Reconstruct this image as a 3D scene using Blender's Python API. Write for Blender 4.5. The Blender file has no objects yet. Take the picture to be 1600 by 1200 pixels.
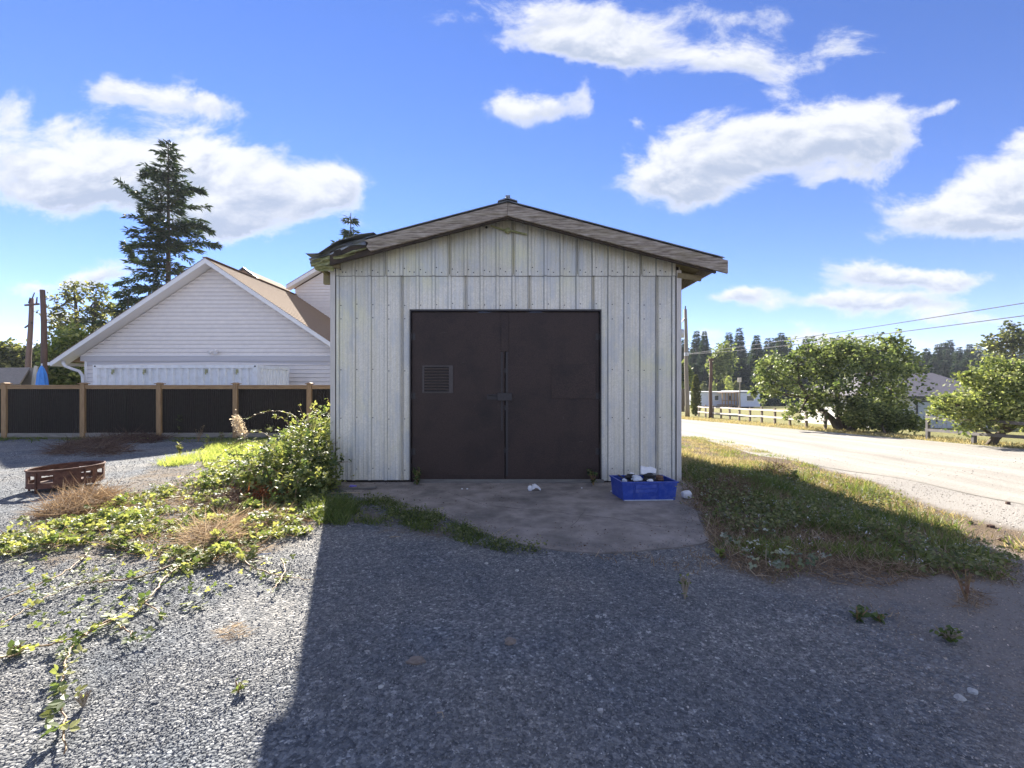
import bpy, math, random
import numpy as np
from mathutils import Vector, Matrix

# ------------------------------------------------------------------ camera, sky, sun, exposure
scene = bpy.context.scene
C = scene.collection
FPX = 711.0            # focal length in pixels of the 1600 px wide photograph
CAMZ = 1.42
SUN_EL = 30.0
SUN_AZ = math.degrees(math.atan2(-0.36, 1.0))     # from +Y towards +X
SUN_STRENGTH = 5.0
SKY_STRENGTH = 0.056
EXPOSURE = 2.0

cam_data = bpy.data.cameras.new('camera')
cam_data.sensor_width = 36.0
cam_data.lens = 36.0 * FPX / 1600.0
cam_data.clip_start = 0.05
cam_data.clip_end = 6000.0
cam = bpy.data.objects.new('camera', cam_data)
C.objects.link(cam)
cam.location = (0, 0, CAMZ)
cam.rotation_euler = (math.radians(90), 0, 0)
scene.camera = cam

scene.view_settings.view_transform = 'Standard'
scene.view_settings.look = 'None'
scene.view_settings.exposure = EXPOSURE
scene.view_settings.gamma = 1.0
scene.view_settings.use_curve_mapping = False
scene.cycles.max_bounces = 8
scene.cycles.transparent_max_bounces = 8
scene.cycles.sample_clamp_indirect = 6.0

saz, sel = math.radians(SUN_AZ), math.radians(SUN_EL)
SUNV = Vector((math.sin(saz) * math.cos(sel), math.cos(saz) * math.cos(sel), math.sin(sel)))
sun_d = bpy.data.lights.new('sun', 'SUN')
sun_d.energy = SUN_STRENGTH
sun_d.angle = math.radians(0.55)
sun_d.color = (1.0, 0.93, 0.82)
sun = bpy.data.objects.new('sun', sun_d)
C.objects.link(sun)
sun.location = (-20, 40, 40)
sun.rotation_euler = SUNV.to_track_quat('Z', 'Y').to_euler()

world = bpy.data.worlds.new('World')
scene.world = world
world.use_nodes = True


def N(nt, typ, **kw):
    n = nt.nodes.new(typ)
    for k, v in kw.items():
        if k.startswith('i_'):
            key = k[2:]
            n.inputs[int(key) if key.isdigit() else key.replace('_', ' ')].default_value = v
        else:
            setattr(n, k, v)
    return n


def M(nt, op, a, b=None, c=None, clamp=False):
    n = nt.nodes.new('ShaderNodeMath')
    n.operation = op
    n.use_clamp = clamp
    for i, v in enumerate((a, b, c)):
        if v is None:
            continue
        if isinstance(v, (int, float)):
            n.inputs[i].default_value = v
        else:
            nt.links.new(v, n.inputs[i])
    return n.outputs[0]


def build_world():
    nt = world.node_tree
    nt.nodes.clear()
    L = nt.links
    out = N(nt, 'ShaderNodeOutputWorld')
    sky = N(nt, 'ShaderNodeTexSky')
    sky.sky_type = 'NISHITA'
    sky.sun_disc = False
    sky.sun_elevation = sel
    sky.sun_rotation = saz
    sky.air_density = 0.8
    sky.dust_density = 0.0
    sky.ozone_density = 2.0
    hsv = N(nt, 'ShaderNodeMix', data_type='RGBA', blend_type='MULTIPLY')
    hsv.inputs['Factor'].default_value = 1.0
    hsv.inputs[7].default_value = SKY_TINT
    L.new(sky.outputs[0], hsv.inputs[6])
    hs2 = N(nt, 'ShaderNodeHueSaturation', i_Saturation=SKY_SAT)
    L.new(hsv.outputs[2], hs2.inputs['Color'])
    skyc = hs2.outputs[0]
    tc = N(nt, 'ShaderNodeTexCoord')
    sep = N(nt, 'ShaderNodeSeparateXYZ')
    L.new(tc.outputs['Generated'], sep.inputs[0])
    y = M(nt, 'MAXIMUM', M(nt, 'ABSOLUTE', sep.outputs[1]), 0.02)
    u = M(nt, 'DIVIDE', sep.outputs[0], y)
    v = M(nt, 'DIVIDE', sep.outputs[2], y)
    # warp
    comb = N(nt, 'ShaderNodeCombineXYZ')
    L.new(u, comb.inputs[0]); L.new(v, comb.inputs[1])
    w1 = N(nt, 'ShaderNodeTexNoise', i_Scale=5.0, i_Detail=5.0, i_Roughness=0.6)
    L.new(comb.outputs[0], w1.inputs['Vector'])
    sub = N(nt, 'ShaderNodeVectorMath', operation='SUBTRACT')
    L.new(w1.outputs['Color'], sub.inputs[0]); sub.inputs[1].default_value = (0.5, 0.5, 0.5)
    sc = N(nt, 'ShaderNodeVectorMath', operation='MULTIPLY')
    L.new(sub.outputs[0], sc.inputs[0]); sc.inputs[1].default_value = (0.16, 0.085, 0.0)
    add = N(nt, 'ShaderNodeVectorMath', operation='ADD')
    L.new(comb.outputs[0], add.inputs[0]); L.new(sc.outputs[0], add.inputs[1])
    uv = add.outputs[0]
    tot = None; hgt = None
    for (px, py, rx, ry, ang, wt) in CLOUDS:
        mp = N(nt, 'ShaderNodeMapping', vector_type='TEXTURE')
        mp.inputs['Location'].default_value = ((px - 800) / FPX, (600 - py) / FPX, 0)
        mp.inputs['Rotation'].default_value = (0, 0, math.radians(ang))
        mp.inputs['Scale'].default_value = (rx / FPX, ry / FPX, 1)
        L.new(uv, mp.inputs['Vector'])
        ln = N(nt, 'ShaderNodeVectorMath', operation='DOT_PRODUCT')
        L.new(mp.outputs[0], ln.inputs[0]); L.new(mp.outputs[0], ln.inputs[1])
        g = M(nt, 'MULTIPLY', M(nt, 'EXPONENT', M(nt, 'MULTIPLY', ln.outputs['Value'], -1.0)), wt)
        s2 = N(nt, 'ShaderNodeSeparateXYZ')
        L.new(mp.outputs[0], s2.inputs[0])
        h = M(nt, 'MULTIPLY', g, s2.outputs[1])
        tot = g if tot is None else M(nt, 'ADD', tot, g)
        hgt = h if hgt is None else M(nt, 'ADD', hgt, h)
    n2 = N(nt, 'ShaderNodeTexNoise', i_Scale=6.0, i_Detail=13.0, i_Roughness=0.68, i_Distortion=0.35)
    mp2 = N(nt, 'ShaderNodeMapping')
    mp2.inputs['Scale'].default_value = (0.75, 1.3, 1)
    L.new(comb.outputs[0], mp2.inputs['Vector'])
    L.new(mp2.outputs[0], n2.inputs['Vector'])
    fb = M(nt, 'SUBTRACT', n2.outputs[0], 0.5)
    dens = M(nt, 'ADD', tot, M(nt, 'MULTIPLY', fb, 2.1))
    mr = N(nt, 'ShaderNodeMapRange', interpolation_type='SMOOTHSTEP')
    mr.inputs['From Min'].default_value = 0.28
    mr.inputs['From Max'].default_value = 0.84
    L.new(dens, mr.inputs['Value'])
    gate = N(nt, 'ShaderNodeMapRange')
    gate.inputs['From Min'].default_value = 0.06
    gate.inputs['From Max'].default_value = 0.22
    L.new(tot, gate.inputs['Value'])
    mask = M(nt, 'MULTIPLY', mr.outputs[0], gate.outputs[0], clamp=True)
    # broken cloud added unseen overhead and behind to brighten the shade, on a level deck
    zc = M(nt, 'MAXIMUM', sep.outputs[2], 0.05)
    cd = N(nt, 'ShaderNodeCombineXYZ')
    L.new(M(nt, 'DIVIDE', sep.outputs[0], zc), cd.inputs[0]); L.new(M(nt, 'DIVIDE', sep.outputs[1], zc), cd.inputs[1])
    nd = N(nt, 'ShaderNodeTexNoise', i_Scale=1.1, i_Detail=8.0, i_Roughness=0.6)
    L.new(cd.outputs[0], nd.inputs['Vector'])
    md = N(nt, 'ShaderNodeMapRange', interpolation_type='SMOOTHSTEP')
    md.inputs['From Min'].default_value = 0.46; md.inputs['From Max'].default_value = 0.60
    L.new(nd.outputs[0], md.inputs['Value'])
    up = N(nt, 'ShaderNodeMapRange', interpolation_type='SMOOTHSTEP')     # outside the part of the sky the photograph fixes
    up.inputs['From Min'].default_value = 1.0; up.inputs['From Max'].default_value = 1.5
    fr = M(nt, 'MAXIMUM', v, M(nt, 'MULTIPLY', M(nt, 'SUBTRACT', 0.0, sep.outputs[1]), 8.0))
    L.new(fr, up.inputs['Value'])
    hz_ = N(nt, 'ShaderNodeMapRange'); hz_.inputs['From Min'].default_value = 0.06; hz_.inputs['From Max'].default_value = 0.25
    L.new(sep.outputs[2], hz_.inputs['Value'])
    deck = M(nt, 'MULTIPLY', M(nt, 'MULTIPLY', md.outputs[0], up.outputs[0]), hz_.outputs[0])
    mask = M(nt, 'MAXIMUM', mask, deck, clamp=True)
    # shade: tops white, undersides blue grey, edges thin
    hn = M(nt, 'DIVIDE', hgt, M(nt, 'MAXIMUM', tot, 0.05))
    of = N(nt, 'ShaderNodeVectorMath', operation='ADD'); of.inputs[1].default_value = (-0.012, 0.030, 0)
    L.new(mp2.outputs[0], of.inputs[0])
    n3 = N(nt, 'ShaderNodeTexNoise', i_Scale=6.0, i_Detail=7.0, i_Roughness=0.60, i_Distortion=0.35)
    L.new(of.outputs[0], n3.inputs['Vector'])
    n4 = N(nt, 'ShaderNodeTexNoise', i_Scale=6.0, i_Detail=7.0, i_Roughness=0.60, i_Distortion=0.35)
    L.new(mp2.outputs[0], n4.inputs['Vector'])
    rel = M(nt, 'SUBTRACT', n4.outputs[0], n3.outputs[0])
    hn = M(nt, 'ADD', M(nt, 'MULTIPLY', hn, 0.9), M(nt, 'MULTIPLY', rel, 4.2))
    mr2 = N(nt, 'ShaderNodeMapRange', interpolation_type='SMOOTHSTEP')
    mr2.inputs['From Min'].default_value = -0.70
    mr2.inputs['From Max'].default_value = 0.62
    L.new(hn, mr2.inputs['Value'])
    core = N(nt, 'ShaderNodeMapRange', interpolation_type='SMOOTHSTEP')
    core.inputs['From Min'].default_value = 0.45
    core.inputs['From Max'].default_value = 0.95
    L.new(dens, core.inputs['Value'])
    shade = M(nt, 'MULTIPLY', M(nt, 'SUBTRACT', 1.0, mr2.outputs[0]), core.outputs[0])
    cc = N(nt, 'ShaderNodeMix', data_type='RGBA')
    L.new(shade, cc.inputs['Factor'])
    k = 0.27
    cc.inputs[6].default_value = (0.93 * k, 0.95 * k, 1.0 * k, 1)
    cc.inputs[7].default_value = (0.50 * k, 0.575 * k, 0.73 * k, 1)
    bg1 = N(nt, 'ShaderNodeBackground', i_Strength=SKY_STRENGTH)
    L.new(skyc, bg1.inputs[0])
    bg2 = N(nt, 'ShaderNodeBackground', i_Strength=1.0)
    L.new(cc.outputs[2], bg2.inputs[0])
    mx = N(nt, 'ShaderNodeMixShader')
    L.new(M(nt, 'MULTIPLY', mask, 0.96), mx.inputs[0])
    L.new(bg1.outputs[0], mx.inputs[1]); L.new(bg2.outputs[0], mx.inputs[2])
    L.new(mx.outputs[0], out.inputs[0])
    world.cycles.sampling_method = 'MANUAL'
    world.cycles.sample_map_resolution = 512


SKY_TINT = (0.86, 0.79, 1.0, 1)
SKY_SAT = 1.12
# px, py, rx, ry (photo pixels), tilt, weight
CLOUDS = [
    (110, 265, 190, 62, -6, 0.95), (300, 270, 170, 62, -8, 1.0), (420, 290, 130, 48, -12, 0.85), (505, 292, 50, 26, 0, 0.6),
    (340, 335, 120, 34, -8, 0.7), (375, 355, 60, 22, 0, 0.45),
    (180, 130, 45, 32, 0, 0.6), (255, 145, 70, 38, -15, 0.62), (345, 175, 60, 20, -10, 0.5), (10, 165, 34, 40, 0, 0.62), (100, 190, 30, 18, 20, 0.35),
    (1000, 76, 130, 36, -4, 0.95), (880, 66, 70, 28, 0, 0.7), (1185, 92, 75, 34, -10, 0.72), (1310, 88, 62, 26, 25, 0.72), (1215, 142, 22, 12, 0, 0.22), (790, 72, 55, 18, 0, 0.55), (960, 20, 260, 30, 0, 0.7),
    (785, 152, 40, 32, -20, 0.72), (865, 168, 66, 24, 14, 0.78), (912, 145, 22, 22, 0, 0.4), (998, 186, 20, 14, 0, 0.45), (1090, 185, 50, 10, 20, 0.18),
    (1100, 252, 124, 52, 6, 0.98), (1240, 228, 145, 56, 10, 1.05), (1365, 200, 80, 36, 10, 0.85), (1475, 170, 34, 12, 15, 0.5), (1090, 290, 60, 22, -10, 0.5), (1320, 275, 80, 18, 12, 0.5),
    (1450, 330, 90, 44, 15, 0.85), (1560, 315, 90, 58, 10, 0.95), (1590, 210, 30, 20, 0, 0.6), (1650, 290, 90, 70, 0, 0.9),
    (1370, 434, 110, 20, 0, 0.9), (1480, 442, 70, 16, 0, 0.75), (1300, 472, 110, 16, 0, 0.8), (1430, 476, 120, 15, 0, 0.8), (1160, 462, 52, 12, 4, 0.75), (1240, 505, 60, 11, 0, 0.5),
    (1285, 526, 90, 11, 0, 0.75), (1095, 520, 32, 16, 0, 0.75), (1520, 500, 120, 16, 0, 0.75), (1410, 540, 100, 9, 0, 0.5),
    (165, 432, 70, 16, 6, 0.75), (60, 450, 70, 16, 0, 0.55), (110, 495, 110, 12, 0, 0.55), (190, 408, 30, 8, 0, 0.35), (20, 525, 60, 14, 0, 0.35),
    (-180, 300, 160, 60, 0, 0.8), (2000, 420, 200, 50, 0, 0.8), (1900, 150, 160, 60, 0, 0.8), (-350, 120, 180, 60, 0, 0.8),
]
build_world()

# ------------------------------------------------------------------ helpers
rng = np.random.default_rng(7)
random.seed(7)


def sstep(a, b, x):
    t = np.clip((np.asarray(x, float) - a) / (b - a), 0, 1)
    return t * t * (3 - 2 * t)


def gh(x, y):
    """ground height"""
    x = np.asarray(x, float); y = np.asarray(y, float)
    z = -0.034 * np.maximum(0, y - 6.5)
    z = z - 0.27 * sstep(2.7, 5.2, x)
    z = z - 0.6 * sstep(15.5, 24, x) * (1 - sstep(40, 70, y))
    z = z - 0.06 * sstep(-2.6, -9, x)
    near = (1 - sstep(10, 20, np.abs(y))) * (1 - sstep(10, 18, np.abs(x)))
    off = sstep(0.0, 1.0, np.hypot(np.maximum(np.abs(x) - 2.6, 0), np.maximum(6.5 - y, 0) * 0.7))
    off = off * sstep(0.0, 0.8, np.maximum(np.abs(x) - 2.9, np.maximum(3.5 - y, y - 20)))
    z = z + near * off * 0.018 * (np.sin(x * 1.7 + 0.6 * y) + np.sin(y * 2.3 - x * 0.9 + 1.3))
    return z


def gz(x, y):
    return float(gh(x, y))


def gp(px, py):
    """ground point seen at photo pixel (px, py)"""
    lo, hi = 0.8, 900.0
    f = lambda D: CAMZ - (py - 600) / FPX * D - gz((px - 800) / FPX * D, D)
    D = 0.8
    while D < 900 and f(D) > 0:
        D *= 1.02
    lo, hi = D / 1.02, D
    for _ in range(30):
        m = (lo + hi) / 2
        if f(m) > 0: lo = m
        else: hi = m
    return Vector(((px - 800) / FPX * lo, lo, gz((px - 800) / FPX * lo, lo)))


def W(px, py, D):
    return Vector(((px - 800) / FPX * D, D, CAMZ + (600 - py) / FPX * D))


class B:
    """collects geometry for ONE mesh"""
    def __init__(s):
        s.v = []; s.f = []; s.n = 0; s.tri = []; s.tone = []; s.mi = []

    def add(s, verts, faces, mi=0, tone=0.5):
        verts = [tuple(v) for v in verts]
        s.v.append(np.array(verts, float).reshape(-1, 3))
        for f in faces:
            s.f.append(tuple(i + s.n for i in f)); s.mi.append(mi)
        s.tone.append(np.full(len(verts), tone))
        s.n += len(verts)
        return s

    def bulk(s, V, F, tone):
        """V (N,3), F (M,3) triangles, tone (N,)"""
        s.v.append(V); s.tri.append(F + s.n); s.tone.append(tone); s.n += len(V)
        return s

    def box(s, a, b, mi=0, rot=None, tone=0.5):
        x0, y0, z0 = a; x1, y1, z1 = b
        P = [(x0, y0, z0), (x1, y0, z0), (x1, y1, z0), (x0, y1, z0), (x0, y0, z1), (x1, y0, z1), (x1, y1, z1), (x0, y1, z1)]
        if rot is not None:
            c = Vector(((x0 + x1) / 2, (y0 + y1) / 2, (z0 + z1) / 2))
            P = [c + rot @ (Vector(p) - c) for p in P]
        return s.add(P, [(0, 3, 2, 1), (4, 5, 6, 7), (0, 1, 5, 4), (1, 2, 6, 5), (2, 3, 7, 6), (3, 0, 4, 7)], mi, tone)

    def beam(s, p, q, w, h, mi=0, up=(0, 0, 1), tone=0.5):
        """rectangular bar from p to q, w across, h along up"""
        p = Vector(p); q = Vector(q); d = (q - p).normalized()
        u = Vector(up); side = d.cross(u).normalized(); u = side.cross(d).normalized()
        P = []
        for o in (p, q):
            for (a, b) in ((-1, -1), (1, -1), (1, 1), (-1, 1)):
                P.append(o + side * (a * w / 2) + u * (b * h / 2))
        return s.add(P, [(0, 1, 2, 3), (7, 6, 5, 4), (0, 4, 5, 1), (1, 5, 6, 2), (2, 6, 7, 3), (3, 7, 4, 0)], mi, tone)

    def prism(s, poly, axis_vec, mi=0, tone=0.5):
        """extrude planar polygon (list of 3D) by vector"""
        n = len(poly); a = Vector(axis_vec)
        P = [Vector(p) for p in poly] + [Vector(p) + a for p in poly]
        F = [tuple(range(n))[::-1], tuple(range(n, 2 * n))]
        F += [(i, (i + 1) % n, n + (i + 1) % n, n + i) for i in range(n)]
        return s.add(P, F, mi, tone)

    def tube(s, pts, rad, n=6, mi=0, cap=True, tone=0.5):
        pts = [Vector(p) for p in pts]
        if isinstance(rad, (int, float)): rad = [rad] * len(pts)
        V = []; F = []
        prev = None
        for i, p in enumerate(pts):
            d = (pts[min(i + 1, len(pts) - 1)] - pts[max(i - 1, 0)])
            d = d.normalized() if d.length > 1e-9 else Vector((0, 0, 1))
            if prev is None:
                u = d.orthogonal().normalized()
            else:
                u = (prev - d * prev.dot(d))
                u = u.normalized() if u.length > 1e-6 else d.orthogonal().normalized()
            prev = u
            w = d.cross(u)
            for k in range(n):
                a = 2 * math.pi * k / n
                V.append(p + (u * math.cos(a) + w * math.sin(a)) * rad[i])
        for i in range(len(pts) - 1):
            for k in range(n):
                k2 = (k + 1) % n
                F.append((i * n + k, i * n + k2, (i + 1) * n + k2, (i + 1) * n + k))
        if cap:
            F.append(tuple(range(n))[::-1]); F.append(tuple((len(pts) - 1) * n + k for k in range(n)))
        return s.add(V, F, mi, tone)

    def build(s, name, mats, parent=None, loc=None, smooth=False, **props):
        """one mesh object; verts are world coordinates and are made local to loc"""
        V = np.concatenate(s.v) if s.v else np.zeros((0, 3))
        pw = Vector(parent.get('_w', (0, 0, 0))) if parent is not None else Vector((0, 0, 0))
        if loc is None:
            if len(V):
                lo = V.min(0); hi = V.max(0); loc = Vector(((lo[0] + hi[0]) / 2, (lo[1] + hi[1]) / 2, lo[2]))
            else: loc = Vector((0, 0, 0))
        loc = Vector(loc)
        V = V - np.array(loc)
        me = bpy.data.meshes.new(name)
        tri = np.concatenate(s.tri) if s.tri else np.zeros((0, 3), int)
        nl = sum(len(f) for f in s.f) + 3 * len(tri)
        npoly = len(s.f) + len(tri)
        me.vertices.add(len(V)); me.vertices.foreach_set('co', V.ravel())
        me.loops.add(nl); me.polygons.add(npoly)
        li = np.concatenate([np.array([i for f in s.f for i in f], int), tri.ravel()])
        me.loops.foreach_set('vertex_index', li)
        tots = np.concatenate([np.array([len(f) for f in s.f], int), np.full(len(tri), 3, int)])
        starts = np.concatenate([[0], np.cumsum(tots)[:-1]]) if npoly else np.zeros(0, int)
        me.polygons.foreach_set('loop_start', starts)
        me.polygons.foreach_set('loop_total', tots)
        if s.mi and any(s.mi):
            me.polygons.foreach_set('material_index', np.concatenate([np.array(s.mi, int), np.zeros(len(tri), int)]))
        me.polygons.foreach_set('use_smooth', np.full(npoly, bool(smooth)))
        me.update(calc_edges=True)
        at = me.attributes.new('tone', 'FLOAT', 'POINT')
        at.data.foreach_set('value', np.concatenate(s.tone) if s.tone else np.zeros(0))
        if not isinstance(mats, (list, tuple)): mats = [mats]
        for m in mats: me.materials.append(m)
        o = bpy.data.objects.new(name, me)
        C.objects.link(o)
        if parent is not None:
            o.parent = parent
            o.location = loc - pw
        else:
            o.location = loc
        o['_w'] = tuple(loc)
        for k, v in props.items():
            o[k] = v
        return o


def thing(name, label, cat, loc=(0, 0, 0), group=None):
    o = bpy.data.objects.new(name, None)
    o.empty_display_size = 0.2
    C.objects.link(o)
    o.location = loc
    o['_w'] = tuple(loc)
    o['label'] = label; o['category'] = cat
    if group: o['group'] = group
    return o


def tag(o, label, cat, group=None):
    o['label'] = label; o['category'] = cat
    if group: o['group'] = group
    return o


def dup(root, loc, rz=0.0, scale=1.0, label=None, group=None):
    r = root.copy(); C.objects.link(r); r.location = loc; r.rotation_euler = (0, 0, rz)
    r.scale = (scale,) * 3 if isinstance(scale, (int, float)) else scale
    if label: r['label'] = label
    if group: r['group'] = group
    for ch in list(root.children):
        c = ch.copy(); C.objects.link(c); c.parent = r
        for g in ch.children:
            d = g.copy(); C.objects.link(d); d.parent = c
    return r


def bevel(o, w=0.004, seg=1):
    m = o.modifiers.new('bevel', 'BEVEL'); m.width = w; m.segments = seg; m.limit_method = 'ANGLE'
    return o

# ------------------------------------------------------------------ materials


def mat(name, c1, c2=None, scale=8.0, rough=0.7, bump=0.0, bscale=None, metal=0.0, stretch=(1, 1, 1), detail=6.0,
        c3=None, scale3=2.0, amt3=0.5, spec=0.5, objrand=0.0, coord='Object', rough2=None, bdist=0.01, ramp=(0.35, 0.65)):
    m = bpy.data.materials.new(name); m.use_nodes = True
    nt = m.node_tree; L = nt.links
    bs = nt.nodes['Principled BSDF']
    bs.inputs['Roughness'].default_value = rough
    bs.inputs['Metallic'].default_value = metal
    bs.inputs['Specular IOR Level'].default_value = spec
    tc = N(nt, 'ShaderNodeTexCoord')
    mp = N(nt, 'ShaderNodeMapping'); mp.inputs['Scale'].default_value = stretch
    oi = N(nt, 'ShaderNodeObjectInfo')
    if coord == 'World':
        ge = N(nt, 'ShaderNodeNewGeometry'); L.new(ge.outputs['Position'], mp.inputs['Vector'])
    else:
        av = N(nt, 'ShaderNodeVectorMath', operation='ADD')
        L.new(tc.outputs['Object'], av.inputs[0])
        cb = N(nt, 'ShaderNodeCombineXYZ')
        L.new(M(nt, 'MULTIPLY', oi.outputs['Random'], 17.0), cb.inputs[0]); L.new(M(nt, 'MULTIPLY', oi.outputs['Random'], 31.0), cb.inputs[2])
        L.new(cb.outputs[0], av.inputs[1]); L.new(av.outputs[0], mp.inputs['Vector'])
    c2 = c2 or c1
    nz = N(nt, 'ShaderNodeTexNoise', i_Scale=scale, i_Detail=detail, i_Roughness=0.62)
    L.new(mp.outputs[0], nz.inputs['Vector'])
    mr = N(nt, 'ShaderNodeMapRange'); mr.inputs['From Min'].default_value = ramp[0]; mr.inputs['From Max'].default_value = ramp[1]
    L.new(nz.outputs[0], mr.inputs['Value'])
    mx = N(nt, 'ShaderNodeMix', data_type='RGBA')
    mx.inputs[6].default_value = (*c1, 1); mx.inputs[7].default_value = (*c2, 1)
    L.new(mr.outputs[0], mx.inputs['Factor'])
    col = mx.outputs[2]
    if c3:
        n3 = N(nt, 'ShaderNodeTexNoise', i_Scale=scale3, i_Detail=8.0, i_Roughness=0.65)
        L.new(mp.outputs[0], n3.inputs['Vector'])
        r3 = N(nt, 'ShaderNodeMapRange'); r3.inputs['From Min'].default_value = 0.48; r3.inputs['From Max'].default_value = 0.72
        r3.inputs['To Max'].default_value = amt3
        L.new(n3.outputs[0], r3.inputs['Value'])
        m3 = N(nt, 'ShaderNodeMix', data_type='RGBA'); m3.inputs[7].default_value = (*c3, 1)
        L.new(r3.outputs[0], m3.inputs['Factor']); L.new(col, m3.inputs[6]); col = m3.outputs[2]
    if objrand:
        hv = N(nt, 'ShaderNodeHueSaturation')
        L.new(M(nt, 'ADD', M(nt, 'MULTIPLY', oi.outputs['Random'], objrand), 1 - objrand / 2), hv.inputs['Value'])
        L.new(col, hv.inputs['Color']); col = hv.outputs[0]
    L.new(col, bs.inputs['Base Color'])
    if bump:
        nb = N(nt, 'ShaderNodeTexNoise', i_Scale=bscale or scale * 3, i_Detail=5.0, i_Roughness=0.6)
        L.new(mp.outputs[0], nb.inputs['Vector'])
        bp = N(nt, 'ShaderNodeBump', i_Strength=bump, i_Distance=bdist)
        L.new(nb.outputs[0], bp.inputs['Height']); L.new(bp.outputs[0], bs.inputs['Normal'])
    return m


def leaf_mat(name, dark, mid, light, trans=0.45, rough=0.45, spec=0.4, tcol=(1.75, 1.8, 0.85)):
    """two-sided leaf: colour from the per-leaf 'tone' attribute, some light passes through"""
    m = bpy.data.materials.new(name); m.use_nodes = True
    nt = m.node_tree; L = nt.links
    bs = nt.nodes['Principled BSDF']; out = nt.nodes['Material Output']
    bs.inputs['Roughness'].default_value = rough
    bs.inputs['Specular IOR Level'].default_value = spec
    at = N(nt, 'ShaderNodeAttribute', attribute_name='tone')
    cr = N(nt, 'ShaderNodeValToRGB')
    cr.color_ramp.elements[0].color = (*dark, 1); cr.color_ramp.elements[1].color = (*light, 1)
    e = cr.color_ramp.elements.new(0.5); e.color = (*mid, 1)
    L.new(at.outputs['Fac'], cr.inputs[0])
    L.new(cr.outputs[0], bs.inputs['Base Color'])
    tr = N(nt, 'ShaderNodeBsdfTranslucent')
    tm = N(nt, 'ShaderNodeMix', data_type='RGBA', blend_type='MULTIPLY'); tm.inputs['Factor'].default_value = 1
    tm.inputs[7].default_value = (*tcol, 1)
    L.new(cr.outputs[0], tm.inputs[6]); L.new(tm.outputs[2], tr.inputs[0])
    mx = N(nt, 'ShaderNodeMixShader', i_0=trans)
    L.new(bs.outputs[0], mx.inputs[1]); L.new(tr.outputs[0], mx.inputs[2]); L.new(mx.outputs[0], out.inputs[0])
    return m


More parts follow.
